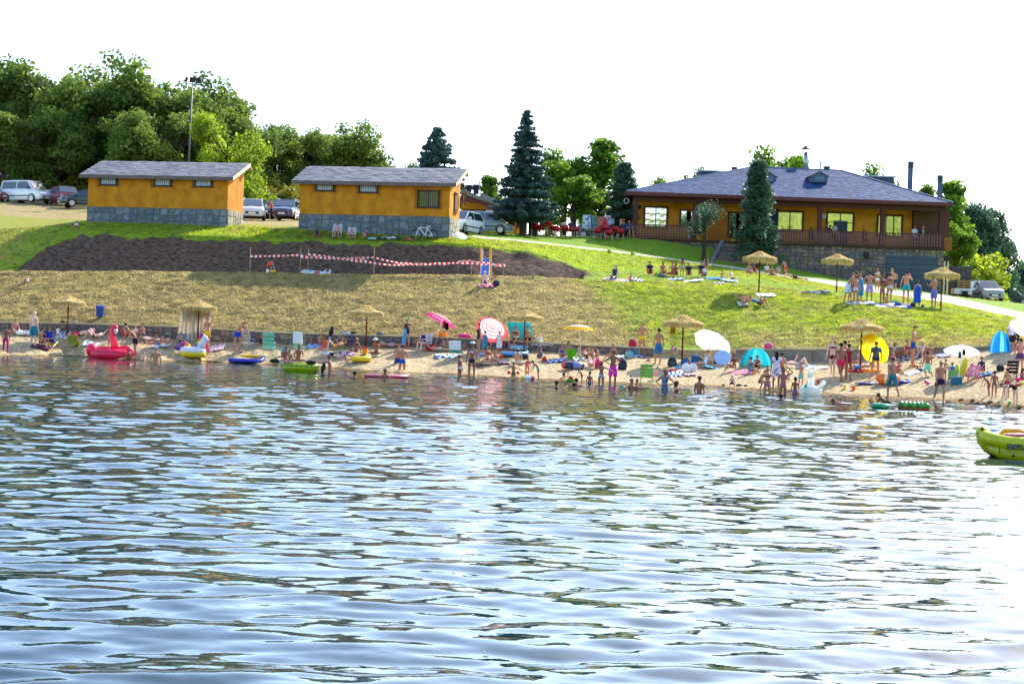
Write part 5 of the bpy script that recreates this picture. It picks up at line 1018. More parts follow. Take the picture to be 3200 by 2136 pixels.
B('woman in green cap and black swimsuit holding a blue bodyboard', 1270, 1089, 994, 'phone', -8, 1, 't', 'b', '', 'suit:141420 cap:18a058 peak:18a058')
B('dark-haired woman in navy swimsuit seated in a white chair by the wall', 1322, 1094, 1028, 'chair', -30, 1, 'p', 'b', 'bun', 'suit:1c1c60')
B('woman in blue starry bottoms seen from behind at the water edge', 1256, 1164, 1077, 'hug', 175, 1, 't', 'n', '', 'briefs:1450c8~', water=True)
B('man half hidden behind the woman in blue starry bottoms', 1243, 1160, 1073, 'hug', 15, 0, 't', 'n', '', 'trunks:182c78', water=True)
B('dark wet head of a swimmer left of the pink air mattress', 1108, 1178, 1159, 'swim', 180, 0, 'd', 'k', '', '', water=True)
B('swimmer wiping their face behind the air mattress', 1203, 1182, 1152, 'phone', 0, 0, 'd', 'k', '', '', water=True)
B('boy sitting beside the red cooler under the pink parasol', 1401, 1095, 1059, 'sitk', -40, 0, 't', 'n', '', 'shorts:78a0a0')
B('child sitting behind the boy under the pink parasol', 1386, 1090, 1058, 'sitk', -30, 0, 't', 'n', '', '')
B('tall woman in dark swimsuit standing side-on by the wall', 1495, 1108, 1009, 'stand', -70, 1, 't', 'b', 'bun', 'suit:181428')
cloak(B('child wrapped in a blue checked towel standing by the wall', 1514, 1100, 1034, 'stand', 160, 0, 't', 'b', '', 'trunks:1860a0'), '#3c90b8')
cloak(B('child wrapped in a white towel in front of the striped parasol', 1559, 1100, 1034, 'stand', 10, 0, 't', 'n', '', 'trunks:2880b0'), '#dcdce8')
B('woman with sunglasses sitting on the wall in front of the teal sheet', 1608, 1091, 1018, 'chair', -25, 1, 't', 'b', 'bun', 'bra:201820 briefs:201820 glasses:101010')
B('man in dark shorts sitting on the wall beside the parasol pole', 1647, 1084, 1018, 'chair', 20, 0, 't', 'k', '', 'shorts:1c1424')
B('woman in a straw hat and patterned dress kneeling on the sand', 1688, 1127, 1068, 'kneel', -60, 1, 't', 'g', '', 'dress:5c5460~ hatbrim:b8b088', fat=1.1)
B('woman in white hat and pale bikini standing in the shallows', 1473, 1176, 1072, 'stand', 0, 1, 'd', 'b', '', 'bra:c8c8e0 briefs:28203c hatbrim:d0dcd8', water=True)
B('girl in a white sun cap and white swimsuit beside the woman in the shallows', 1436, 1175, 1107, 'stand', 60, 1, 'd', 'k', 'tail', 'briefs:c8d8e8 cap:d8e4d0', water=True, hset=1.3)
B('dark-haired woman in black bikini holding up a phone beside a blond child', 1522, 1141, 1080, 'sitside', 25, 1, 't', 'k', 'long', 'bra:601828 briefs:281420')
B('blond child in pink leaning against the woman in black bikini', 1550, 1138, 1097, 'sitk', -30, 0, 't', 'y', '', 'tee:d88088')
B('broad-backed man in a white cap sitting facing the wall', 1616, 1142, 1090, 'sitx', 170, 0, 't', 'n', '', 'cap:e4e4ec shorts:c8b8a0', fat=1.1)
B('toddler with red armbands standing in the shallows', 1604, 1183, 1132, 'armsout', 0, 0, 'd', 'b', '', 'trunks:486040', water=True, hset=1.0)
B('girl in pink swimsuit stooping over the small yellow baby float', 1647, 1174, 1119, 'lean', 5, 1, 'd', 'y', '', 'suit:f06078', water=False)
B('woman in striped bikini bending to the baby float from the right', 1680, 1187, 1126, 'lean', -70, 1, 'd', 'n', '', 'bra:88b0b8 briefs:68b0c8', water=False)
B('woman in royal blue swimsuit sitting behind the green bucket', 1754, 1124, 1076, 'sitk', 15, 1, 't', 'r', 'bun', 'suit:3038b0')
B('woman with sunglasses sitting behind the woman in royal blue', 1774, 1114, 1066, 'sitx', 10, 1, 't', 'n', 'long', 'bra:c0a090 glasses:101010')
B('boy crawling on the wet sand left of the toy boat', 1761, 1187, 1148, 'crawl', 60, 0, 'd', 'b', '', 'trunks:602028')
B('toddler in red trunks stooping by the red and green toy boat', 1817, 1196, 1158, 'lean', -60, 0, 'd', 'b', '', 'trunks:d01c1c')
B('dark-haired swimmer with only the head out left of the toy boat', 1739, 1209, 1189, 'swim', 180, 0, 'k', 'k', '', '', water=True)
B('swimmer with shoulders out of the water behind another swimmer', 1800, 1208, 1181, 'swim', 160, 0, 'd', 'b', '', '', water=True)
B('nearer dark head of the two swimmers by the toy boat', 1794, 1212, 1195, 'swim', 180, 0, 'k', 'k', '', '', water=True)
B('sunbather with raised knees left of the magenta bag', 1828, 1123, 1088, 'liek', 0, 0, 't', 'b', '', 'trunks:141010')
B('second sunbather with raised knees beside the wall', 1857, 1124, 1090, 'liek', 10, 1, 't', 'b', '', 'briefs:141018')
B('third sunbather lying with shins towards the water by the black ring', 1845, 1150, 1119, 'liek', 0, 1, 'p', 'n', '', 'briefs:501c28')
B('red-haired woman sitting behind the man in pink shorts', 1915, 1122, 1076, 'sitside', -30, 1, 't', 'r', 'long', 'bra:e0e0e0 briefs:e0e0e0')
B('muscular man in hot pink shorts with his hand on his hip', 1914, 1200, 1092, 'hips', 25, 0, 'd', 'b', '', 'shorts:f030b8', water=True)
B('girl in white-blue bikini bottoms beside the man in pink shorts', 1878, 1200, 1128, 'armsout', 10, 1, 'd', 'n', 'long', 'briefs:a8c0e8', water=True, hset=1.35)
B('blonde woman in yellow bikini bottoms standing by the wall end with her back turned', 2005, 1112, 1005, 'hug', 175, 1, 't', 'y', 'bun', 'briefs:f0c010')
B('dark-haired man in blue patterned shorts with his back turned', 2056, 1139, 1026, 'stand2', 200, 0, 't', 'k', '', 'shorts:2870a8')
B('woman in white swimsuit with sunglasses sitting under the white parasol', 2202, 1146, 1092, 'sitl', -80, 1, 't', 'r', 'bun', 'suit:c0dce8 glasses:102040', fat=1.1)
B('woman with hair in a bun neck deep with a turquoise noodle', 1972, 1216, 1182, 'swim', 30, 1, 'd', 'k', 'bun', '', water=True)
B('child behind the woman with the turquoise noodle', 1988, 1214, 1183, 'reach', 40, 0, 'd', 'b', '', '', water=True, hset=1.1)
B('woman in colourful patterned swimsuit standing waist deep', 2077, 1217, 1154, 'hips', -20, 1, 'd', 'k', 'long', 'suit:6078a0~', water=True)
B('girl with long wet dark hair beside the patterned swimsuit', 2113, 1223, 1190, 'swim', 60, 1, 'k', 'k', 'long', '', water=True, hset=1.4)
B('man wading alone turned away with a sunlit shoulder', 2185, 1226, 1174, 'stand', 140, 0, 'd', 'n', '', '', water=True)
B('boy in navy trunks digging at the water edge below the blue sunshade', 2287, 1213, 1173, 'squat', 170, 0, 't', 'g', '', 'trunks:181c3c')
B('long-haired woman in black bikini sitting by the teal shelter', 2293, 1161, 1103, 'sitside', -20, 1, 'd', 'n', 'long', 'bra:201418 briefs:b81c20')
B('woman in patterned swimsuit sitting in front of the teal shelter', 2345, 1170, 1115, 'sitside', 160, 1, 't', 'n', '', 'suit:50708c~', fat=1.1)
B('man sitting inside the teal shelter', 2366, 1160, 1109, 'sitk', -20, 0, 'd', 'n', '', 'shorts:203840')
B('long-haired woman in a short white tunic standing with her back turned', 2424, 1216, 1098, 'stand', 175, 1, 'd', 'k', 'long', 'dress:d8d0ec')
B('man half hidden behind the woman in the white tunic', 2441, 1205, 1102, 'stand', 160, 0, 't', 'b', '', 'trunks:a01c30')
B('man crouching on the wet sand behind the girl with hands on hips', 2375, 1217, 1155, 'squat', 40, 0, 't', 'n', '', 'trunks:241838')
B('girl in a dark bikini with both hands on her hips', 2397, 1226, 1149, 'hips', 0, 1, 't', 'b', 'bun', 'bra:503848 briefs:b87090', water=True, hset=1.5)
B('slim girl holding both hands to her head in the shallows', 2446, 1231, 1143, 'headhands', 5, 1, 'd', 'k', '', 'suit:a86868', water=True, hset=1.55)
B('boy in pale teal shorts with arms folded over his head', 2502, 1206, 1129, 'headhands', -5, 0, 't', 'k', '', 'shorts:88b8b0')
B('small girl seen from behind with a ponytail by the white winged float', 2484, 1233, 1178, 'stand', 190, 1, 'k', 'k', 'tail', 'briefs:9858a8', water=True, hset=1.2)
B('child sitting on the sand behind the girl with hands to her head', 2462, 1192, 1158, 'sitk', -10, 0, 't', 'n', '', 'tee:d8d8e0')
B('long-haired woman in maroon bikini walking along the sand', 2600, 1177, 1056, 'walk', -25, 1, 'p', 'n', 'long', 'bra:701038 briefs:701038')
B('man in crimson shorts walking away along the sand', 2626, 1195, 1071, 'walkr', 195, 0, 'd', 'k', '', 'trunks:d8204c')
B('woman in maroon swimsuit behind the man in crimson shorts', 2650, 1187, 1074, 'stand', 150, 1, 'd', 'k', 'bun', 'suit:901038')
B('tall dark-haired man behind the woman in maroon swimsuit', 2637, 1183, 1064, 'stand', 180, 0, 't', 'k', '', 'trunks:3c3040')
B('person reading while lying on the sand by the concrete wall', 2495, 1149, 1130, 'liek', 80, 1, 'p', 'n', '', 'trunks:a8a8c0')
B('sunbather in blue shorts lying by the right lower parasol pole', 2682, 1158, 1125, 'liep', 100, 0, 't', 'n', '', 'trunks:2c78d0')
B('person leaning back on the sand left of the yellow parasol', 2680, 1141, 1088, 'sitl', -70, 1, 't', 'y', 'long', 'bra:c0c0c8 briefs:c0c0c8')
B('stout woman in a patterned top standing before the yellow parasol', 2735, 1180, 1067, 'stand2', 190, 1, 't', 'r', '', 'tee:4c5458~ briefs:181420', fat=1.15)
B('short-haired man in long teal striped shorts walking into the water', 2787, 1243, 1116, 'walk', 190, 0, 't', 'n', '', 'shorts:28788c', fat=1.1)
B('person sitting behind the man in teal striped shorts', 2803, 1172, 1122, 'sitk', 0, 0, 't', 'n', '', 'tee:c05068')
B('small child in pink beside the seated woman by the wall', 2790, 1130, 1103, 'sitx', 10, 0, 'p', 'y', '', 'tee:e070a0')
B('shaven bearded man in dark trunks wading out of the water', 2936, 1256, 1127, 'walk', 0, 0, 't', 'b', 'bald', 'trunks:1c1c48', fat=1.08)
B('slim teenage boy in blue trunks standing looking at his hands', 2852, 1140, 1017, 'phone', 60, 0, 't', 'k', '', 'trunks:1c48a0')
B('long-haired woman in white top sitting by the wall right of the yellow parasol', 2794, 1118, 1069, 'sitk', 15, 1, 't', 'n', 'long', 'tank:d8d4e8')
B('woman in red swimsuit sitting hugging her knees by the wall', 2830, 1121, 1062, 'sitk', 20, 1, 't', 'b', 'bun', 'suit:b81c28')
B('dark-haired woman bending forward as she sits by the wall', 2880, 1114, 1067, 'sitk', -30, 1, 'p', 'k', 'long', 'tank:c8b8c0 briefs:181820')
B('long-haired blonde woman sitting with her back turned near the wall', 2906, 1122, 1072, 'sitx', 180, 1, 't', 'y', 'long', 'bra:182028')
B('boy in mint green shorts kneeling with his back turned', 2898, 1174, 1097, 'kneel', 180, 0, 'd', 'b', '', 'shorts:88d8c0')
B('man in a navy t-shirt sitting at the right of the white parasol', 3070, 1170, 1114, 'sitk', -60, 0, 't', 'b', '', 'tee:182c50')
B('older sunbather in green shorts reclining in the pink and white chair', 3030, 1188, 1134, 'recline', -35, 0, 'r', 'g', 'bald', 'trunks:68c898 glasses:c02020', fat=1.15)
B('person in a blue towel sitting under the white parasol beside the surfboard', 2974, 1186, 1132, 'chair', -20, 1, 'd', 'k', '', 'dress:3c70c0')
B('man in white t-shirt and dark shorts standing at the right edge', 3158, 1098, 1001, 'stand2', 30, 0, 't', 'b', '', 'tee:d8d0e8 shorts:1c1828', fat=1.12)
B('dark figure standing behind the man in the white t-shirt', 3174, 1092, 997, 'phone', 20, 0, 'd', 'k', '', 'tee:281428 shorts:282028')
B('man in purple checked trunks with his back turned beside the black chair', 3186, 1167, 1057, 'stand2', 185, 0, 'r', 'b', '', 'trunks:5c3468', fat=1.1)
B('child with head down stooping beside another child at the right shore', 3088, 1233, 1172, 'lean', -70, 0, 'd', 'k', '', 'briefs:e05820')
B('dark-haired naked toddler standing at the right shore', 3106, 1241, 1158, 'stand', 170, 0, 'd', 'k', '', '')
B('child in a red cap and red trunks at the right shore', 3146, 1241, 1150, 'stand2', 190, 0, 't', 'b', '', 'cap:e02838 trunks:b81848')
B('woman in black swimsuit bending down to the water at the right edge', 3168, 1268, 1199, 'bend', -80, 1, 'p', 'b', '', 'suit:141018')
B('swimmer with red hair by the green crocodile float', 2721, 1268, 1246, 'swim', 20, 1, 'r', 'r', '', '', water=True)
B('dark wet boy climbing onto the green crocodile float', 2770, 1266, 1228, 'lean', -70, 0, 'k', 'k', '', '', water=True, hset=1.3)
B('boy with dark hair in the water before the crocodile float', 2773, 1272, 1251, 'swim', 170, 0, 'd', 'k', '', '', water=True)
B('lone swimmer head left of the crocodile float', 2601, 1262, 1245, 'swim', 60, 0, 'd', 'b', '', '', water=True)
# --- upper slope and lawn ---
B('man in a white cap sitting alone on the dry slope below the slide', 1513, 893, 848, 'sitk', 10, 0, 'p', 'g', '', 'trunks:1c1828 cap:e8e8ec', fat=1.1)
B('man in a dark vest sitting on the lawn with jeans, leftmost of the lawn group', 1919, 875, 828, 'sitl', -20, 0, 'p', 'k', 'long', 'tank:28304c shorts:283c60')
B('girl in pink sitting beside the man in the dark vest', 1970, 878, 854, 'sitx', 20, 1, 't', 'b', '', 'tee:e06888')
B('man in an open navy shirt sitting hugging his knees on the lawn', 2029, 863, 816, 'sitk', 5, 0, 't', 'k', '', 'tee:181c38 shorts:b02020')
B('long-haired woman sitting next to the man in the navy shirt', 2070, 864, 817, 'sitk', 10, 1, 't', 'n', 'long', 'bra:a05048')
B('dark-haired man sitting behind the long-haired woman in red', 2101, 862, 819, 'sitx', -10, 0, 't', 'b', '', 'shorts:d85838')
B('long-haired woman in red bikini sitting before the man on the lawn', 2110, 867, 823, 'sitk', 0, 1, 'd', 'r', 'long', 'bra:802838')
B('little girl in a white bikini standing among the sitting group on the lawn', 2131, 865, 806, 'stand', 190, 1, 't', 'n', 'long', 'briefs:88b8b8')
B('man in a dark shirt bowed over his knees on the lawn', 2151, 868, 821, 'sitk', 0, 0, 't', 'k', '', 'tee:202434')
B('man in a grey-blue cap sitting on the lawn', 2191, 864, 818, 'sitk', -10, 0, 't', 'b', '', 'tee:202c48 cap:7088a0')
B('woman in a white top sitting in front of the man with the cap', 2201, 870, 828, 'sitk', -15, 1, 'd', 'n', '', 'tank:e4e4f0 shorts:c0a8a0')
B('girl standing behind the man with the grey-blue cap', 2205, 862, 798, 'stand', 200, 1, 't', 'n', 'long', 'suit:785058')
B('child sitting on a white towel left of the man leaning back', 2256, 869, 849, 'sitx', 10, 0, 't', 'b', '', 'trunks:c0c8e0')
B('grey-haired man leaning back on the lawn with one arm out', 2287, 876, 842, 'sitl', 40, 0, 'p', 'g', '', 'shorts:506c40')
B('boy sitting at the left under the upper left parasol', 2338, 857, 821, 'sitx', 20, 0, 't', 'k', '', 'trunks:b01c20')
B('person wrapped in a crimson towel under the upper left parasol', 2357, 856, 826, 'sitk', 160, 0, 't', 'b', '', 'tee:a01838')
B('woman in white sitting in the group behind the upper left parasol pole', 2395, 858, 823, 'sitk', -10, 1, 't', 'n', 'bun', 'tee:d8dce4')
B('dark-haired boy sitting in the group by the bank of shade', 2411, 863, 830, 'sitx', 0, 0, 't', 'k', '', 'trunks:485870')
B('boy in a grey shirt sitting beside the kneeling boy in red', 2431, 860, 828, 'sitk', -10, 0, 't', 'b', '', 'tee:a8acb0')
B('boy in red trunks stooping over the group on the lawn', 2454, 864, 814, 'lean', -40, 0, 't', 'k', '', 'trunks:e02c30')
B('person lying face down at the right end of the lawn group', 2480, 873, 856, 'liep', 250, 0, 't', 'k', '', 'trunks:202834')
B('sunbather with raised knees in the shadow left of the upper left parasol pole', 2325, 951, 920, 'liek', 5, 1, 't', 'n', '', 'briefs:b8b8b0')
B('sunbather in a blue top lying right of the upper left parasol pole', 2374, 955, 925, 'liek', 40, 0, 't', 'b', '', 'trunks:2c5870 tank:587888')
B('man in white-blue shorts stooping, leftmost of the standing lawn group', 2649, 946, 851, 'lean', 60, 0, 't', 'b', '', 'shorts:c0d4ec')
B('woman in a purple top standing behind the man in white-blue shorts', 2664, 940, 853, 'stand', -10, 1, 't', 'n', '', 'tank:881c80 shorts:583050')
B('woman in a white bikini bottom with her back turned in the standing group', 2672, 950, 861, 'stand', 190, 1, 't', 'n', '', 'briefs:c8ccd8')
cloak(B('woman wrapped in a turquoise towel in the standing group', 2686, 941, 854, 'stand', 30, 1, 't', 'b', '', ''), '#2890c0')
B('boy in lilac shorts with one hand on his hip', 2716, 943, 848, 'hips', 180, 0, 't', 'b', '', 'shorts:b0a0e0')
B('woman in a white bikini standing on the white path', 2740, 911, 838, 'hug', 20, 1, 't', 'b', '', 'bra:e0e0ec briefs:e0e0ec')
B('slim woman with a dark bikini top in the standing group', 2756, 949, 858, 'hug', 30, 1, 'd', 'n', 'bun', 'bra:182028 briefs:a87060')
B('woman leaning forward in a white bikini bottom in the standing group', 2779, 945, 854, 'stand2', 140, 1, 't', 'b', 'bun', 'bra:702048 briefs:d0d4dc')
B('child standing behind the boy in dark trunks on the path', 2785, 908, 839, 'drink', 200, 0, 't', 'y', 'tail', '')
B('boy in dark trunks standing on the white path', 2794, 912, 846, 'hug', 160, 0, 't', 'b', '', 'trunks:20243c')
B('small child sitting on the blankets inside the standing group', 2770, 951, 917, 'sitk', 160, 0, 't', 'n', 'bun', '')
B('broad-shouldered man in turquoise shorts drinking with his back turned', 2830, 950, 846, 'drink', 185, 0, 'r', 'b', '', 'trunks:10a0b8', fat=1.05)
cloak(B('child wrapped in a royal blue towel right of the turquoise shorts', 2866, 963, 877, 'stand', 160, 0, 't', 'n', '', ''), '#1c50b8')
B('boy in purple and lilac shorts under the right upper parasol', 2917, 963, 861, 'phone', -60, 0, 't', 'b', '', 'shorts:7c78c0')
# --- hut shade and car park ---
B('person in a white t-shirt sitting in the shade at the left hut corner', 239, 717, 690, 'sitk', 0, 0, 't', 'b', '', 'tee:d8dce8 shorts:28387c')
B('man in a dark green t-shirt sitting cross-legged in the hut shade', 991, 743, 710, 'sitx', 0, 0, 'd', 'k', '', 'tee:1c3c3c shorts:485048')
B('man in a straw hat sitting in the tall white chair in the hut shade', 1053, 743, 699, 'chair', 0, 0, 'r', 'b', '', 'shorts:181c38 hatbrim:906040')
B('woman with black curly hair in a white folding chair in the hut shade', 1098, 745, 711, 'chair', 0, 1, 'r', 'k', '', 'bra:181828 briefs:181828')
B('dark-haired person hunched on the grass right of the chairs', 1145, 745, 715, 'sitk', -60, 1, 'r', 'k', '', 'tank:603848')
B('person in a red top and dark shorts walking between the huts', 847, 687, 623, 'walk', -70, 0, 't', 'k', '', 'tank:d82828 shorts:301420', D=119)
B('woman in a lilac dress walking past the camp entrance', 1619, 731, 671, 'walk', 70, 1, 'd', 'k', '', 'dress:7870a8', D=113)
# --- cafe and balcony ---
for px, yw_, wear_, lab in ((1672, 40, 'tee:a8b4b0', 'person in a pale shirt hunched at the leftmost red cafe table'), (1694, 190, 'tee:88a0a8', 'person sitting at the cafe table nearest the spruce trunk'), (1762, 175, 'tee:d0c8d0', 'dark-haired woman with a pale top at the middle cafe table'), (1782, 200, 'tee:282c48', 'dark-haired person in navy at the middle cafe table'), (1950, 160, 'tee:28345c', 'person in blue sitting at the cafe table by the restaurant corner'), (1966, 20, 'tee:30405c', 'second person in blue by the restaurant corner')):
    p_ = P(px, 735, 113.5); B(lab, px, 733, 733-1.22*44, 'chair', yw_, 1 if px in (1762, 1694) else 0, 't', 'k', '', wear_+' shorts:282c38', D=113.5, z=gz(p_.x, 113.5))
for px, ph, wear_, pz, lab, f_, hr in ((2607, 703, 'tank:c0b8c0 shorts:302030', 'stand', 'dark-haired woman standing at the balcony rail by the door', 1, 'k'), (2582, 706, 'tee:303850', 'hug', 'dark figure standing beside the woman at the balcony door', 0, 'k'), (2856, 708, 'tee:c8dce4 shorts:283850', 'hug', 'man in a pale blue t-shirt standing on the balcony', 0, 'b'), (2883, 711, 'tee:889080 shorts:404850', 'stand', 'grey-haired man standing at the right of the balcony', 0, 'g')):
    q = P(px, 772, 116.2); B(lab, px, 776, ph, pz, rng.choice((0, 150, 60)), f_, 't', hr, '', wear_, D=116.2, z=9.1, hset=1.7)
for px, lab in ((2534, 'head of a seated guest left on the balcony'), (2698, 'head of a seated guest in the middle of the balcony'), (2905, 'dark-haired guest seated near the balcony right end'), (2927, 'last seated guest at the balcony corner')):
    B(lab, px, 774, 716, 'chair', 0, 0, 'd', 'k', '', 'tee:283040 shorts:202028', D=116.0, z=9.1, hset=1.7)
B('sunbather lying under the pink parasol with feet towards the cooler', 1376, 1098, 1078, 'lieb', 80, 0, 't', 'n', '', 'trunks:60a8a8')
B('person sitting behind the teal chair with raised knee', 1450, 1092, 1066, 'sitk', 30, 1, 't', 'b', '', 'briefs:202848')
B('swimmer far from the others left of the white winged float', 2440, 1246, 1230, 'swim', 170, 0, 'd', 'b', '', '', water=True)
B('child wading between the pink-shorts man and the toy boat', 1842, 1199, 1160, 'stand2', 30, 0, 'd', 'b', '', 'trunks:2c50a0', water=True, hset=1.1)
B('woman sitting on the sand below the lower white parasol rim', 2952, 1160, 1122, 'sitk', 20, 1, 't', 'n', 'bun', 'bra:38a0a0 briefs:38a0a0')
B('man lying on his back beside the gear pile', 2235, 1135, 1118, 'lieb', 80, 0, 't', 'b', '', 'trunks:284878')
B('bather sitting at the right edge behind the pink ball', 3192, 1196, 1150, 'sitk', 40, 1, 'd', 'k', 'long', 'suit:b02868')
# ---------------- beach things ----------------
STRAW = [mat(c, rough=.95, var=.3, nscale=14, bump=.02, transl=.25, name='straw') for c in ('#d8be80', '#bca060', '#e8d498')]
POLE = mat('#5c2418', rough=.7, var=.2, nscale=8, name='wooden_pole')
def make_thatch():
    t = thing('thatched_parasol', 'x', 'parasol', (0, 0, 0), 0, 'thatched parasols'); r = random.Random(3)
    MB().tube([(0, 0, -.2), (.01, 0, 2.15)], [.05, .04], 8).obj('pole', POLE, t, True)
    mb = MB(); prof = [(.03, 2.42), (.12, 2.40), (.30, 2.30), (.55, 2.18), (.80, 2.10), (.98, 2.05), (1.04, 1.98), (1.0, 1.96), (.6, 2.06), (.1, 2.2)]; mb.lathe(prof, 28)
    for v in mb.v:
        a = math.atan2(v.y, v.x); q = 1+.03*math.sin(7*a)+.03*math.sin(3*a+1)+r.uniform(-.025, .025); v.x *= q; v.y *= q; v.z += .035*math.sin(5*a)*math.hypot(v.x, v.y)+r.uniform(-.02, .02)
    ca = mb.obj('canopy', STRAW[0], t, True)
    s = MB()
    for i in range(1500):
        a = r.random()*6.283; s.cur = r.randrange(3); rr = r.uniform(.96, 1.05); z = 2.03+.035*math.sin(5*a); L = r.uniform(.12, .36); c, s_ = math.cos(a), math.sin(a); w = .012; o = r.uniform(-.03, .06)
        s.add([(rr*c-w*s_, rr*s_+w*c, z), (rr*c+w*s_, rr*s_-w*c, z), ((rr+o)*c, (rr+o)*s_, z-L)], [(0, 1, 2)])
    for i in range(900):
        a = r.random()*6.283; s.cur = r.randrange(3); f = r.random()**.6; rr = .05+.9*f; z = float(np.interp(rr, [.03, .12, .3, .55, .8, .98], [2.42, 2.4, 2.3, 2.18, 2.1, 2.05]))+.02; c, s_ = math.cos(a), math.sin(a); L = .2; w = .014
        s.add([(rr*c-w*s_, rr*s_+w*c, z), (rr*c+w*s_, rr*s_-w*c, z), ((rr+L)*c, (rr+L)*s_, z-.06+r.uniform(0, .05))], [(0, 1, 2)])
    tag(s.obj('fringe', STRAW, t), kind='stuff')
    for k in range(6): a = k*math.pi/3; MB().tube([(.03*math.cos(a), .03*math.sin(a), 2.12), (.96*math.cos(a), .96*math.sin(a), 2.0)], .012, 4, False).obj('rib', POLE, t)
    return t
thp = make_thatch(); first = True
def copy_tree(o, parent=None):
    c = o.copy(); COL.objects.link(c)
    if parent is not None: c.parent = parent
    for ch in list(o.children): copy_tree(ch, c)
    return c
for px, py, pt_, lab in ((210, 1052, 923, 'thatched parasol at the far left of the sand beside the blue bin'), (618, 1074, 937, 'thatched parasol with pale sheets hanging from it'), (1143, 1085, 955, 'thatched parasol behind the blonde woman and orange bag'), (1637, 1105, 968, 'thatched parasol in front of the teal sheet and wall sitters'), (2131, 1138, 984, 'thatched parasol with a yellow towel hanging from its rim'), (2688, 1158, 995, 'thatched parasol on the sand beside the yellow parasol'), (2371, 913, 785, 'thatched parasol on the lawn before the stone steps'), (2614, 912, 793, 'thatched parasol on the lawn before the stone basement wall'), (2940, 966, 836, 'thatched parasol on the lawn over the boy in lilac shorts')):
    o = thp if first else copy_tree(thp); first = False; g, _ = ground(px, py); s = (py-pt_)*g.y/F_PX/2.42; o.location = g; o.scale = (s*.97, s*.97, s); o['label'] = lab; o.rotation_euler = (0, 0, rng.uniform(0, 6)); 
def gp(px, py): return ground(px, py)[0]
def K(p): return p.y/F_PX
def axis_M(ax):
    ax = Vector(ax).normalized(); return Vector((0, 0, 1)).rotation_difference(ax).to_matrix()
def parasol(label, bx, by, cx, cy, rad, ax, cols, D=None, pole=True, depth=.34, tr=.55, n=8, ring=None, name='beach_parasol'):
    b = gp(bx, by) if D is None else P(bx, by, D); c = P(cx, cy, b.y); t = thing(name, label, 'parasol', b); M = axis_M(ax); c = c-b
    if pole: MB().tube([(0, 0, -.1), c], .016, 6).obj('pole', WHITE, t, True)
    prof = [(j/9, float(np.interp(j/9, [0, .35, .7, 1], [0, -.06, -.2, -.42]))) for j in range(10)]; H = depth/.42
    for k in range(n):
        a0, a1 = k*2*math.pi/n, (k+1)*2*math.pi/n; mb = MB(); nseg = 3; vs = []; fs = []
        for (r_, z) in prof:
            for q in range(nseg+1):
                a = a0+(a1-a0)*q/nseg; sag = 1-.06*math.sin(math.pi*q/nseg)*r_; vs.append(c+M@Vector((rad*r_*sag*math.cos(a), rad*r_*sag*math.sin(a), H*z*rad+(.02*math.sin(math.pi*q/nseg)*r_))))
        W = nseg+1; mis = []
        cc = cols[k % len(cols)]; cc = cc if isinstance(cc, tuple) else (cc,)*3; NB = len(cc)
        for i in range(9):
            for q in range(nseg): fs.append((i*W+q, i*W+q+1, (i+1)*W+q+1, (i+1)*W+q)); mis.append(i*NB//9)
        ms = [mat(x, rough=.8, var=.05, transl=tr, name='parasol_cloth') for x in cc]
        mesh_obj('panel', vs, fs, ms, t, True, mids=mis)
        a = a0; MB().tube([c+M@Vector((0, 0, -.05)), c+M@Vector((rad*math.cos(a)*.7, rad*math.sin(a)*.7, -.22*H*rad)), c+M@Vector((rad*math.cos(a), rad*math.sin(a), -.43*H*rad))], .006, 3, False).obj('rib', STEEL, t)
    MB().ell(c+M@Vector((0, 0, .03)), (.02, .02, .04), 6, 4).obj('tip', WHITE, t)
    return t, c, M
up = (0, 0, 1)
parasol('pink beach parasol leaning right with magenta rim band and clothes hanging inside', 1357, 1086, 1384, 986, .88, (.42, .12, .9), [('#e8a8b0', '#e8a8b0', '#e8a8b0', '#c82880')])
parasol('red and white ringed parasol tilted behind the two towel-wrapped children', 1530, 1098, 1540, 1020, .86, (.25, .72, .62), [('#f0e0e0', '#d88890', '#f4e8e8', '#d88890', '#f0e0e0', '#d88890', '#f0e4e4', '#e06870', '#d84858')])
parasol('yellow and white upright beach parasol above the green bucket', 1816, 1111, 1810, 1013, .84, (.02, 0, 1), [('#f0c808', '#e8e8e8', '#f0c010')])
parasol('big white parasol tilted towards the sun left of the blue sunshade', 2212, 1120, 2234, 1056, .98, (.42, .5, .72), ['#f4f4fc', '#e8ecf8'])
parasol('white parasol with dark clothes hanging inside, above the surfboard', 2998, 1182, 3006, 1080, .78, (.1, .25, .95), ['#f0f4f4', '#e4ecec'])
parasol('white parasol cut by the right edge behind the dark-clad man', 3190, 1100, 3216, 1008, .85, (.3, .4, .85), ['#f0f2fc', '#d8e0f4'])
parasol('bright yellow parasol lying on the sand as a windbreak', 2690, 1160, 2742, 1082, .78, (.62, .62, .42), ['#f8d810', '#f4e430'], tr=.75, depth=.4)
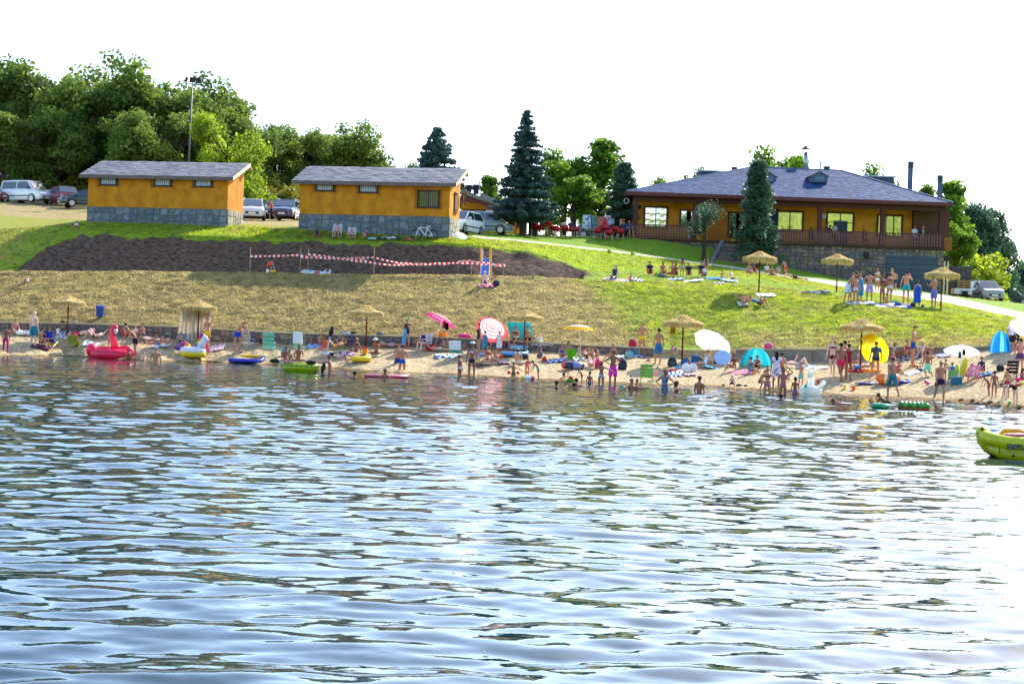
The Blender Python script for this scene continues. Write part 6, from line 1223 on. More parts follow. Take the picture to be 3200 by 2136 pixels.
# clothes hanging in parasols
def hang(label, px, py, wpx, hpx, col, D, col2=None, name='hanging_cloth', cat='cloth', folds=6, tr=.2):
    p = P(px, py, D); k = D/F_PX; w, h = wpx*k, hpx*k; vs = []; fs = []; nx, nz = 16, 8
    for j in range(nz+1):
        for i in range(nx+1):
            x = -w/2+w*i/nx; z = -h*j/nz; vs.append((x*(1-.08*math.sin(j*.8)), .05*math.sin(i*folds*6.283/nx)*(.4+j/nz), z))
    fs = [(j*(nx+1)+i, j*(nx+1)+i+1, (j+1)*(nx+1)+i+1, (j+1)*(nx+1)+i) for j in range(nz) for i in range(nx)]
    o = mesh_obj(name, vs, fs, mat(col, rough=.95, var=.12, nscale=7, transl=tr, name='towelling'), None, True); o.location = p
    s = o.modifiers.new('thick', 'SOLIDIFY'); s.thickness = .012; return tag(o, label, cat)
hang('magenta towel hanging inside the pink parasol', 1389, 1002, 9, 24, '#c81870', gp(1357, 1086).y-.3); hang('black swimsuit hanging inside the pink parasol', 1397, 1007, 9, 24, '#181420', gp(1357, 1086).y-.35)
hang('dark red top hanging under the white parasol by the surfboard', 3012, 1092, 9, 18, '#501828', gp(2998, 1182).y-.4); hang('teal cloth hanging under the white parasol by the surfboard', 2999, 1098, 8, 20, '#187c7c', gp(2998, 1182).y-.4)
hang('yellow towel hanging from the rim of the middle thatched parasol', 2103, 1011, 16, 32, '#f0c020', gp(2131, 1138).y-.6, tr=.5)
tD = gp(618, 1074).y
def sheet(label, x0, x1, x2, x3, y0, y1, D):
    vs = []; nx, nz = 26, 10
    for j in range(nz+1):
        f = j/nz
        for i in range(nx+1):
            g = i/nx; a = P(x0+(x1-x0)*g, y0, D); b = P(x2+(x3-x2)*g, y1, D); q = a+(b-a)*f; q.y += .06*math.sin(g*26)+.03*math.sin(g*11+f*3); vs.append(q)
    o = vs[0].copy(); ob = mesh_obj('hanging_sheet', [v-o for v in vs], [(j*(nx+1)+i, j*(nx+1)+i+1, (j+1)*(nx+1)+i+1, (j+1)*(nx+1)+i) for j in range(nz) for i in range(nx)], mat('#dcd4c4', rough=.95, var=.06, nscale=3, transl=.5, name='cotton_sheet'), None, True)
    ob.location = o; ob.modifiers.new('thick', 'SOLIDIFY').thickness = .008; tag(ob, label, 'sheet')
sheet('cream sheet hanging from the left side of the thatched parasol', 568, 610, 549, 606, 960, 1072, tD+.25); sheet('cream sheet hanging behind the pole of the thatched parasol', 612, 657, 600, 655, 960, 1070, tD+.35)
# teal sheet stretched behind the wall sitters
def quad_sheet(label, pts, D, col, nm, cat, tr=.5, bulge=.12):
    A, Bq, C, Dd = [P(x, y, D+dd) for (x, y, dd) in pts]; n = 8; vs = []
    for j in range(n+1):
        for i in range(n+1):
            u, v = i/n, j/n; q = (A*(1-u)+Bq*u)*(1-v)+(Dd*(1-u)+C*u)*v; q.y += bulge*math.sin(u*3.14)*math.sin(v*3.14); vs.append(q)
    o = A.copy(); ob = mesh_obj(nm, [v-o for v in vs], [(j*(n+1)+i, j*(n+1)+i+1, (j+1)*(n+1)+i+1, (j+1)*(n+1)+i) for j in range(n) for i in range(n)], mat(col, rough=.8, var=.06, nscale=3, transl=tr, name='nylon'), None, True)
    ob.location = o; ob.modifiers.new('thick', 'SOLIDIFY').thickness = .008; return tag(ob, label, cat)
wD = WD(1627)
quad_sheet('teal kite-like sheet stretched behind the couple on the wall', [(1583, 1006, .9), (1657, 1007, .9), (1672, 1064, .5), (1600, 1060, .5)], wD, '#48c4c4', 'sun_sheet', 'sheet')
# shelters
def shelter(label, px, py, wpx, hpx, cols, yaw=0, opening=1.9, inner='#7cd8e0'):
    b = gp(px, py); k = K(b); t = thing('beach_shelter', label, 'tent', b, R(yaw)); n = 10; w, h = wpx*k/2, hpx*k
    for i in range(n):
        a0 = -opening/2+ (2*math.pi-opening)*i/n+math.pi*1.5+opening; a1 = a0+(2*math.pi-opening)/n; vs = []; 
        for j in range(7):
            ph = j*math.pi/2/6
            for a in (a0, (a0+a1)/2, a1): vs.append((w*math.cos(a)*math.cos(ph), w*.8*math.sin(a)*math.cos(ph), h*math.sin(ph)))
        mesh_obj('panel', vs, [(3*j+i2, 3*j+i2+1, 3*j+i2+4, 3*j+i2+3) for j in range(6) for i2 in range(2)], mat(cols[i % len(cols)], rough=.7, var=.05, transl=.45, name='nylon'), t, True)
    return t
shelter('teal dome shelter open towards the water with people inside', 2361, 1146, 100, 60, ['#28a8b8', '#40b8c8', '#189cb4'], 10, 2.4)
shelter('bright blue pop-up beach tent at the right edge by the man in white', 3125, 1103, 66, 70, ['#1c88d8', '#68c8f0', '#1878c8'], -15, 2.4)
def disc(label, px, py, wpx, hpx, col, tilt, nm, cat, D=None, thick=.03, yaw=0, roll=0):
    b = gp(px, py) if D is None else P(px, py, D); k = K(b); mb = MB(); M = (Matrix.Rotation(R(yaw), 3, 'Z') @ Matrix.Rotation(R(roll), 3, 'Y') @ Matrix.Rotation(R(tilt), 3, 'X'))
    mb.ell((0, 0, hpx*k/2), (wpx*k/2, thick, hpx*k/2/max(.2, math.cos(R(tilt)))), 20, 12, M=M); 
    o = mb.obj(nm, mat(col, rough=.5, var=.08, nscale=3), None, True); o.location = b; return tag(o, label, cat)
disc('pale blue oval sunshade standing on the sand by the white parasol', 2257, 1140, 54, 46, '#a8c4f0', -20, 'sunshade', 'sunshade', roll=-20)
disc('lime green kickboard leaning on the wall behind the sunbather', 526, 1051, 19, 19, '#78c838', -12, 'kickboard', 'kickboard')
disc('yellow and blue surfboard standing on end below the white parasol', 3010, 1182, 20, 66, '#c8c018', -8, 'surfboard', 'surfboard', roll=14)
disc('white oval board leaning at the corner of the right hut', 1439, 748, 40, 22, '#f0f0f0', -50, 'white_board', 'board', roll=22)
disc('blue patterned bodyboard held by the woman in the green cap', 1263, 1080, 13, 56, '#4890c8', -5, 'bodyboard', 'bodyboard', D=gp(1270, 1089).y-.35, roll=7)
# chairs
def chair_thing(label, px, py, wpx, hpx, fab, yaw, frame=STEEL, kind='beach', towel=None, cat='chair', grp=None, D=None):
    b = gp(px, py) if D is None else Vector((P(px, py, D).x, D, gz(P(px, py, D).x, D))); k = K(b); w = wpx*k; h = hpx*k; t = thing('beach_chair' if kind != 'cafe' else 'cafe_chair', label, cat, b, R(yaw), grp); sh = h*.38; d = w*.9
    m = mat(fab, rough=.8, var=.12, nscale=9, transl=.25, name='chair_fabric')
    for s in (-1, 1):
        MB().tube([(s*w/2, -d*.55, 0), (s*w/2, d*.35, sh*1.35)], .014, 5).obj('leg', frame, t); MB().tube([(s*w/2, d*.5, 0), (s*w/2, -d*.5, sh)], .014, 5).obj('leg', frame, t)
        MB().tube([(s*w/2, d*.28, sh*.9), (s*w/2, d*.62, h)], .014, 5).obj('back_frame', frame, t); MB().box((s*w/2, -.02, sh*1.5), (.05, d*.8, .03)).obj('armrest', frame if kind != 'cafe' else m, t)
    mb = MB(); mb.hexa([(-w/2, -d*.5, sh-.02), (w/2, -d*.5, sh-.02), (w/2, d*.3, sh*.9-.02), (-w/2, d*.3, sh*.9-.02), (-w/2, -d*.5, sh), (w/2, -d*.5, sh), (w/2, d*.3, sh*.9), (-w/2, d*.3, sh*.9)]); mb.obj('seat', m, t)
    for j in range(4):
        f0, f1 = .02+j*.25, .22+j*.25; y = lambda f: d*.29+(d*.62-d*.29)*f; z = lambda f: sh*.9+(h-sh*.9)*f
        MB().hexa([(-w/2, y(f0), z(f0)), (w/2, y(f0), z(f0)), (w/2, y(f0)+.02, z(f0)), (-w/2, y(f0)+.02, z(f0)), (-w/2, y(f1), z(f1)), (w/2, y(f1), z(f1)), (w/2, y(f1)+.02, z(f1)), (-w/2, y(f1)+.02, z(f1))]).obj('back_strap', m, t)
    MB().tube([(-w/2, d*.62, h), (w/2, d*.62, h)], .014, 5).obj('top_bar', frame, t)
    if towel: 
        q = MB(); q.hexa([(-w*.5, d*.6-.03, h*.45), (w*.46, d*.6-.03, h*.5), (w*.46, d*.7+.06, h*.5), (-w*.5, d*.7+.06, h*.5), (-w*.48, d*.6-.03, h*1.03), (w*.48, d*.6-.03, h*1.02), (w*.48, d*.7+.02, h*1.02), (-w*.48, d*.7+.02, h*1.03)])
        o = q.obj('towel', mat(towel, rough=.95, var=.15, nscale=8, name='towelling'), None, False, .03); o.location = b; o.rotation_euler = (0, 0, R(yaw)); tag(o, 'towel draped over the back of the '+label.split(' with ')[0][:60], 'towel')
    return t
chair_thing('folding chair by the black-haired woman with a royal blue towel on it', 157, 1083, 34, 46, '#2848a0', 170, towel='#1838b0')
chair_thing('low olive green folding chair seen from behind', 232, 1087, 32, 38, '#889c18', 175, mat('#90a030'))
chair_thing('beach chair with blue headrest under the sheet-hung parasol', 565, 1087, 26, 44, '#4888b0', 5)
chair_thing('white and blue striped chair the stooping man holds', 770, 1094, 33, 62, '#b8b8b0', 165, mat('#3058b0'))
chair_thing('mint green slatted lounge chair facing away', 840, 1110, 34, 70, '#78c8b0', 178, mat('#90d0b8'))
chair_thing('pale teal flowered high-backed chair with a white towel on top', 932, 1107, 30, 68, '#90c4a8', 176, towel='#e0e4e8')
chair_thing('navy and white striped chair behind the blonde woman', 1100, 1086, 26, 40, '#504868', 170)
chair_thing('white garden chair under the woman in navy', 1330, 1093, 28, 50, '#d8d8e0', -30, WHITE)
chair_thing('teal chair draped with a white towel and dark strap', 1424, 1120, 38, 54, '#20b0a8', 172, towel='#d4d4dc')
chair_thing('tall lime green chair standing at the water edge', 2020, 1200, 36, 62, '#88c050', 172, mat('#58a050'))
chair_thing('tiny white and red patterned chair beside the lime chair', 2049, 1187, 18, 32, '#e0b0a8', 170)
chair_thing('pink and white chair under the older sunbather', 3042, 1192, 32, 50, '#e0a0b8', -30, mat('#e87098'))
chair_thing('chair under the person in the blue towel', 2976, 1198, 28, 40, '#88c030', -20)
chair_thing('tall black folding chair standing empty at the right edge', 3160, 1186, 34, 60, '#181820', 178, BLACK)
chair_thing('magenta folding chair lying behind the unicorn float', 650, 1108, 20, 36, '#d0287c', 150, mat('#d8c0c8'))
chair_thing('tall white folding chair in the hut shade under the man in the hat', 1053, 742, 26, 42, '#c8d0d8', 0, WHITE)
chair_thing('white folding chair in the hut shade under the curly-haired woman', 1098, 744, 24, 34, '#c0c8d8', 0, WHITE)
# towels on the ground
def towel(label, px, py, wpx, dm, cols, yaw=0, nm='beach_towel', cat='towel'):
    b, n = ground(px, py); k = K(b); w = wpx*k; nx, ny = 14, 6; r = random.Random(int(px*7+py)); vs = []
    for j in range(ny+1):
        for i in range(nx+1): vs.append((-w/2+w*i/nx+r.uniform(-.02, .02), -dm/2+dm*j/ny+r.uniform(-.03, .03), .035+r.uniform(0, .05)))
    fs = [(j*(nx+1)+i, j*(nx+1)+i+1, (j+1)*(nx+1)+i+1, (j+1)*(nx+1)+i) for j in range(ny) for i in range(nx)]; ms = [mat(c, rough=.95, var=.1, nscale=8, name='towelling') for c in cols]
    o = mesh_obj(nm, vs, fs, ms, None, True, mids=[(i//2+(j//3)) % len(ms) for j in range(ny) for i in range(nx)]); o.location = b; o.modifiers.new('thick', 'SOLIDIFY').thickness = .015
    o.rotation_mode = 'QUATERNION'; o.rotation_quaternion = Vector((0, 0, 1)).rotation_difference(n)@Quaternion((0, 0, 1), R(yaw)); return tag(o, label, cat)
for a in [('plum red towel under the black-haired woman at the left', 130, 1085, 60, .8, ['#701c44', '#48143c']), ('grey-blue towel pile right of the olive chair', 283, 1078, 50, .9, ['#9098a8', '#c8ccd4', '#606878']), ('pale towel under the sunbather with raised knee', 500, 1083, 60, .8, ['#c8d0e8', '#e0e0e8']),
          ('white towel under the sunbather at the far left', 84, 1044, 50, .7, ['#d8dce4']), ('white towel by the left thatched parasol pole', 200, 1050, 44, .7, ['#e0e0e8', '#8890a0']), ('pink and white striped towel right of the unicorn float', 680, 1088, 44, 1.0, ['#e8b0b8', '#f0e8e8']),
          ('lilac towel under the person in black and white', 1075, 1108, 70, .9, ['#a880b8', '#d8c8e0']), ('pale blue towel under the three by the wall', 995, 1082, 70, .7, ['#5890d0', '#a8c0e0']), ('green patterned towel under the woman in the white hat', 1165, 1113, 50, .8, ['#a0c8b0', '#e0c860']),
          ('blue and white striped towel below the teal chair', 1395, 1116, 70, .9, ['#3070c8', '#e0e4ec']), ('small blue striped towel left on the open sand', 1378, 1113, 40, .7, ['#2868c0', '#d8dce8']), ('light blue towel behind the black bikini woman', 1512, 1108, 40, .7, ['#80b8e0']), ('plum patterned towel right of the blond child', 1575, 1135, 40, .7, ['#803060', '#a89cb8']),
          ('black towel under the woman in black bikini', 1508, 1141, 50, .6, ['#201828']), ('blue patterned towel under the woman in royal blue', 1738, 1129, 60, .9, ['#2858a0', '#b8c8e0']), ('teal towel right of the green bucket', 1815, 1124, 50, .8, ['#388878', '#e0e0d0']), ('white towel under the red-haired woman', 1925, 1118, 50, .8, ['#c8d8e8', '#e8e8f0']),
          ('blue and white towel by the teal beach bag', 1985, 1114, 60, .8, ['#3060b0', '#e0e8f0']), ('pink and white towel heap behind the middle parasol', 2108, 1112, 40, .8, ['#e05090', '#f0d8e0']), ('navy and white towel in front of the gear pile', 2112, 1172, 46, .7, ['#2850b0', '#e0e4ec']), ('pale patterned towel right of the navy towel', 2158, 1172, 40, .6, ['#e0d8e0', '#c04858']),
          ('bright blue towel crumpled right of the white swimsuit woman', 2222, 1150, 50, .8, ['#2890c8', '#58b0d8']), ('orange and violet towel under the two by the teal shelter', 2318, 1166, 80, .9, ['#d8784c', '#b878b8']), ('blue patterned towel under the reading sunbather', 2520, 1150, 60, .8, ['#b8c8e0', '#90b0d8']), ('turquoise towel left of the maroon bikini woman', 2565, 1152, 44, .7, ['#a8d0d8', '#e0c8a0']),
          ('crimson towel under the sunbather in blue shorts', 2672, 1161, 50, .7, ['#a82040']), ('orange towel under the yellow parasol', 2722, 1160, 60, .8, ['#f08818']), ('dark plum towel under the women by the wall', 2840, 1121, 70, .8, ['#602048', '#a0a8b0']), ('pale blue crumpled towel right of the man in teal shorts', 2852, 1168, 44, .7, ['#a8b4d0', '#d8dce4']),
          ('blue and white striped towel left of the lower white parasol', 2948, 1112, 34, 1.0, ['#5058c0', '#e8e8f4']), ('navy towel under the man in the navy t-shirt', 3078, 1172, 50, .7, ['#182c50', '#5888b8']), ('pale blue towel under the man in the dark vest on the lawn', 1925, 877, 80, .8, ['#a8b8d8', '#d890a8']), ('blue and white towel right of the girl in pink on the lawn', 1992, 877, 40, .7, ['#2850b0', '#e0e4f0']),
          ('large white blanket in front of the lawn group', 2155, 880, 84, 1.1, ['#d8dce8', '#c0c8e0', '#e4e4ec']), ('blue patterned blanket beside the large white blanket', 2105, 874, 60, .9, ['#3868c0', '#d0d4e4']), ('turquoise towel right of the woman in the white top', 2228, 872, 50, .7, ['#209cb0', '#2850a8']), ('white towel under the man leaning back on the lawn', 2280, 878, 50, .7, ['#c8d0e4', '#88a0c8']),
          ('crumpled towel and bag left alone on the lawn', 2248, 888, 32, .6, ['#b02838', '#d0d0d4', '#303038']), ('white towel near the foot of the upper left parasol', 2392, 924, 60, 1.2, ['#e0dce4', '#c0b4c8']), ('pale towel under the sunbather with raised knees in the parasol shadow', 2322, 951, 34, .8, ['#b8c8a8', '#d8dcd0']), ('flat towel with clothes lying on the empty lawn', 2540, 916, 100, .9, ['#50605c', '#c8ccd4', '#903848']),
          ('patchwork blanket under the standing lawn group, left end', 2690, 949, 90, 1.0, ['#a8b0c8', '#d8d4dc', '#5070a8']), ('white blanket with heaped clothes under the standing lawn group', 2790, 958, 110, 1.1, ['#b8b4d0', '#e0e0e8', '#3050a0', '#80506c']), ('crimson towel under the man on the dry slope', 1522, 894, 60, .7, ['#a01848', '#d0a0b4']), ('yellow towel under the beach chair left of the flamingo', 165, 1078, 28, .5, ['#f0d010'])]:
    towel(*a)
# bags, coolers, balls, buckets
def bag(label, px, py, wpx, hpx, col, kind='bag', col2=None, yaw=0, onwall=False):
    b = gp(px, py)
    if onwall: D = WD(px)+.22; b = P(px, WT(px)-1, D)
    k = K(b); w, h = wpx*k, hpx*k; m = mat(col, rough=.75, var=.18, nscale=9, name='bag_cloth'); m2 = mat(col2 or '#2a2430', rough=.7, var=.1)
    t = thing({'bag': 'beach_bag', 'pack': 'backpack', 'cool': 'cooler', 'bucket': 'tub', 'sack': 'plastic_bag'}[kind], label, {'bag': 'bag', 'pack': 'backpack', 'cool': 'cooler', 'bucket': 'tub', 'sack': 'bag'}[kind], b, R(yaw)); mb = MB(); r = random.Random(int(px+py))
    if kind == 'cool':
        mb.box((0, 0, h*.42), (w, w*.7, h*.84)).obj('body', m, t, bevel=.02); MB().box((0, 0, h*.92), (w*1.03, w*.73, h*.14)).obj('lid', m2, t, bevel=.015); MB().torus((0, 0, h*.95), w*.38, .012, 14, 5, M=Matrix.Rotation(R(90), 3, 'X'), a0=0, a1=math.pi).obj('handle', m2, t)
    elif kind == 'bucket':
        mb.lathe([(w*.38, 0), (w*.5, h*.97), (w*.53, h), (w*.5, h*1.01), (w*.47, h*.95), (w*.36, .02)], 16); mb.obj('body', m, t, True); MB().torus((0, 0, h), w*.49, .01, 14, 5, M=Matrix.Rotation(R(80), 3, 'X'), a0=0, a1=math.pi).obj('handle', m2, t)
    else:
        n = 12; prof = [(.42, 0), (.5, .15), (.5, .5), (.44, .8), (.25, .97), (.0, 1.0)] if kind != 'pack' else [(.45, 0), (.5, .2), (.48, .6), (.4, .88), (.2, 1.0), (0, 1.0)]
        mb.lathe([(a*w, c*h) for a, c in prof], n)
        for v in mb.v: v.x *= 1+r.uniform(-.1, .1); v.y *= .62*(1+r.uniform(-.12, .12)); v.z += r.uniform(-.03, .03)*h*(v.z > 0)
        mb.obj('body', m, t, True)
        if kind == 'pack': MB().box((0, -w*.32, h*.35), (w*.6, w*.14, h*.42)).obj('pocket', m2, t, bevel=.02); MB().torus((0, 0, h*.98), w*.12, .012, 10, 5, M=Matrix.Rotation(R(90), 3, 'X')).obj('handle', m2, t)
        else:
            for s in (-1, 1): MB().torus((0, s*w*.12, h*.9), w*.22, .011, 12, 5, M=Matrix.Rotation(R(90), 3, 'X'), a0=0, a1=math.pi).obj('handle', m2, t)
    return t
for a in [('black bag lying on top of the left wall', 196, 0, 16, 6, '#16161e', 'bag', None, 0, True), ('grey bag on top of the left wall behind the parasol', 232, 0, 22, 8, '#a0a4a0', 'bag', None, 0, True), ('yellow tote leaning by the blue draped chair', 166, 1080, 26, 14, '#f0d818', 'bag', '#e8e8e8'),
          ('blue-grey shoulder bag on the sand left of the boat paddle', 890, 1112, 24, 22, '#3c80a8', 'bag'), ('black bag behind the sheet-hung parasol pole', 596, 1066, 16, 20, '#14141c', 'pack'), ('pink tub beside the orange bag by the wall', 1003, 1092, 18, 9, '#d88090', 'bucket'), ('orange-red beach bag by the seated women', 1018, 1086, 22, 20, '#e05018', 'bag', '#f0b020'),
          ('orange and yellow cool bag beside the blonde woman', 1140, 1107, 16, 21, '#f09010', 'cool', '#d02838'), ('white and black tote behind the woman in the white hat', 1194, 1078, 20, 14, '#a8a8a8', 'bag'), ('dark rucksack behind the woman in the green cap', 1277, 1082, 14, 18, '#1c2038', 'pack'), ('red cooler under the pink parasol', 1344, 1095, 26, 20, '#c01838', 'cool', '#a01030'),
          ('orange bag with green top on the wall under the pink parasol', 1382, 0, 26, 14, '#e88010', 'bag', '#189868', 0, True), ('magenta cloth heap on the wall', 1452, 0, 44, 12, '#d02878', 'bag', None, 0, True), ('white and blue clothes on the wall behind the striped chair', 1081, 0, 24, 7, '#a8b8d0', 'bag', None, 0, True), ('dark hat-like heap on the wall left of the middle left parasol', 1105, 0, 18, 8, '#2c2428', 'bag', None, 0, True),
          ('blue-grey clothes on the wall right of the parasol pole', 1187, 0, 24, 8, '#506888', 'bag', None, 0, True), ('dark floral bag by the wall sitters', 1592, 1060+28, 22, 18, '#38204c', 'bag'), ('white flowered bag on the wall right of the teal sheet', 1684, 0, 26, 16, '#d8d8c8', 'bag', '#e03088', 0, True), ('red bag behind the woman in the straw hat', 1701, 1130, 14, 16, '#c02028', 'bag'), ('dark bag left of the woman in the straw hat', 1640, 1122, 24, 16, '#242434', 'bag'),
          ('big lime green tub between the seated women and yellow parasol', 1786, 1118, 32, 28, '#58b818', 'bucket'), ('white helmet-like bag beside the yellow parasol foot', 1809, 1112, 14, 14, '#c0ccd0', 'bag'), ('magenta dotted bag beside the third sunbather', 1867, 1151, 22, 30, '#d02878', 'pack', '#b01858'), ('dark backpack beside the man in pink shorts', 1945, 1154, 28, 32, '#181c34', 'pack', '#2c3048'), ('red and blue bag on the wall end beside the blonde woman', 1977, 0, 26, 22, '#b01840', 'bag', '#2838a8', 0, True),
          ('teal beach bag near the red and blue bag', 1966, 1119, 26, 24, '#78a8b0', 'bag', '#204878'), ('steel blue bag at the foot of the blonde woman', 1988, 1107, 16, 20, '#3c8098', 'bag'), ('black and grey backpack in the gear pile', 2100, 1144, 28, 28, '#242838', 'pack', '#484c58'), ('royal blue bag in the gear pile behind the parasol pole', 2143, 1142, 26, 22, '#2060a8', 'bag'), ('white plastic bag in the gear pile', 2142, 1162, 26, 26, '#dcdce4', 'sack', '#c0c0c8'),
          ('white plastic bag with blue print at the right of the gear pile', 2166, 1160, 22, 26, '#d8dce4', 'sack', '#3060c0'), ('red and white tin by the navy towel', 2104, 1162, 30, 10, '#d82020', 'bag', '#e8e0e0'), ('light blue ball-shaped bag in the gear pile', 2118, 1152, 16, 12, '#4898d8', 'bag'), ('navy cooler beside the woman in the white swimsuit', 2173, 1136, 24, 28, '#285c88', 'cool', '#8090b0'), ('pink handbag on the concrete wall behind the teal shelter', 2401, 0, 26, 18, '#d84880', 'bag', '#48b8c0', 0, True),
          ('pale pink cap lying on the sand left of the middle parasol', 2027, 1128, 14, 8, '#c89090', 'bag'), ('dark bag under the white parasol on the wall side', 2872, 1160, 26, 10, '#303c5c', 'bag'), ('blue cool bag below the surfboard', 2988, 1201, 32, 26, '#286888', 'cool', '#88a8c0'), ('black rucksack left of the black chair', 3126, 1158, 26, 18, '#201c28', 'bag'), ('lime bag left of the surfboard under the white parasol', 2990, 1168, 16, 28, '#98c828', 'bag'),
          ('dark round backpack beside the man on the dry slope', 1551, 892, 22, 16, '#20283c', 'pack'), ('lime green and navy rucksack on the lawn by the man in navy', 2056, 864, 26, 12, '#80b028', 'bag'), ('dark bag in front of the long-haired woman on the lawn', 2068, 866, 26, 10, '#485468', 'bag'), ('navy bag on the patchwork blanket', 2806, 957, 24, 12, '#283080', 'bag'), ('turquoise cloth heap on the blankets of the standing group', 2795, 950, 20, 10, '#30b0b0', 'bag'), ('round blue bag at the right end of the blankets', 2883, 961, 12, 8, '#304888', 'bag'), ('dark towel heap beside the royal blue towel child', 2852, 960, 16, 14, '#30183c', 'bag')]:
    bag(*a)
def ball(label, px, py, rpx, cols, water=False, nm='ball'):
    b = gp(px, py) if not water else P(px, py, CAM_H*F_PX/(py-yh(px))); r = rpx*K(b); mb = MB(); mb.ell((0, 0, r*(.95 if not water else .7)), (r, r, r), 16, 10, M=Matrix.Rotation(R(40), 3, 'X')); o = mb.obj(nm, [mat(c, rough=.35, var=.05) for c in cols], None, True)
    for i, p in enumerate(o.data.polygons): p.material_index = ((i % 16)*len(cols)*2//16) % len(cols)
    o.location = b; return tag(o, label, 'ball')
ball('red, yellow and white beach ball beside the long yellow float', 1085, 1130, 9, ['#d82028', '#e8e0d0', '#f09020']); ball('small orange ball on the sand behind the blond child', 1566, 1119, 6.5, ['#f05010']); ball('hot pink ball near the black chair at the right', 3180, 1192, 8, ['#f01870'])
ball('half-hidden red and white ball on the dry slope at the left', 83, 884, 8, ['#c04038', '#d8c8c0']); ball('small orange ball left of the bearded man', 2893, 1196, 5, ['#f05828']); ball('small magenta ball left of the bearded man', 2900, 1201, 5, ['#c028b8']); ball('tiny red ball on the sand beside the little white chair', 2055, 1150, 3, ['#a02828'])
def pail(label, px, py, wpx, col):
    b = gp(px, py); w = wpx*K(b); t = thing('bucket', label, 'bucket', b); mb = MB(); mb.lathe([(w*.36, 0), (w*.5, w*.95), (w*.53, w*.98), (w*.48, w*.95), (w*.34, .02)], 14); mb.obj('body', mat(col, rough=.4, var=.05), t, True); MB().torus((0, 0, w*.95), w*.48, .006, 12, 4, M=Matrix.Rotation(R(70), 3, 'X'), a0=0, a1=math.pi).obj('handle', WHITE, t)
for a in [('orange bucket behind the white winged float', 2556, 1199, 13, '#f05010'), ('orange bucket standing alone on the wet sand', 2667, 1220, 14, '#f06010'), ('small yellow bucket on the wet sand', 2640, 1211, 9, '#e8c020'), ('pale blue bucket left of the small yellow bucket', 2629, 1207, 8, '#90b8c8'), ('green bucket held low by the bending woman', 3154, 1264, 10, '#28b838'), ('yellow bucket beside the girl with hands on hips', 2408, 1221, 9, '#e8d020'), ('pink sandcastle bucket behind the third sunbather', 1497, 1129, 8, '#e0d820'),
          ('blue-white bucket behind the white winged float', 2546, 1204, 10, '#a8b8d0')]: pail(*a)
def tray(label, px, py, wpx, col):
    b = gp(px, py); w = wpx*K(b); o = MB().lathe([(0, .02), (w*.4, .02), (w*.5, .07), (w*.52, .07), (w*.42, 0), (0, 0)], 14).obj('sand_tray', mat(col, rough=.4), None, True); o.location = b; tag(o, label, 'toy')
tray('flat yellow sand toy beside the lone orange bucket', 2637, 1218, 18, '#e8c818'); tray('red and yellow sand toys near the pink ball', 3178, 1204, 22, '#e84820'); tray('yellow sand toy on the right shore', 3192, 1200, 14, '#e8c830'); tray('red spade dish at the toy boat', 2820, 1165, 12, '#e8d048')

# ---------------- inflatables ----------------
def wl(px, py): return P(px, py, CAM_H*F_PX/(py-yh(px)))
def rubber(c, **k): return mat(c, rough=.25, var=.05, nscale=3, spec=.6, transl=k.get('tr', .15), name='vinyl')
def flamingo():
    b = wl(352, 1121); k = K(b); t = thing('flamingo_float', 'giant hot pink inflatable flamingo in the shallows at the left', 'inflatable', b); m = rubber('#f8285c', tr=.3); L = 70*k
    MB().torus((0, .1, .24), L*.78, .34, 28, 12, sy=.75, sz=.85).obj('ring_body', m, t, True)
    MB().tube([(.10, -.2, .4), (.12, -.2, .75), (.0, -.2, 1.15), (-.0, -.2, 1.5), (.12, -.2, 1.68), (.20, -.2, 1.58)], [.24, .2, .15, .14, .15, .12], 12).obj('neck', m, t, True)
    MB().ell((.13, -.2, 1.56), (.17, .16, .20), 14, 10).obj('head', m, t, True); bk = MB().tube([(.16, -.26, 1.52), (.2, -.3, 1.38), (.17, -.31, 1.24)], [.12, .09, .03], 10).obj('beak', rubber('#e8d8dc'), t, True); MB().ell((.17, -.31, 1.25), (.05, .05, .05), 8, 6).obj('beak_tip', BLACK, bk, True)
    for s in (-1, 1): MB().ell((.13+s*.14, -.27, 1.6), (.02, .02, .03), 6, 5).obj('eye', BLACK, t)
    MB().ell((-L*.92, -.1, .42), (.30, .3, .36), 14, 10).obj('tail', m, t, True); MB().ell((-L*.78, -.1, .16), (.14, .12, .10), 8, 6).obj('tail_fold', rubber('#d81040'), t, True)
    MB().ell((L*.55, -.25, .42), (.46, .14, .3), 14, 10).obj('wing', m, t, True); MB().ell((-L*.3, -.42, .4), (.5, .12, .26), 14, 10).obj('wing', m, t, True)
flamingo()
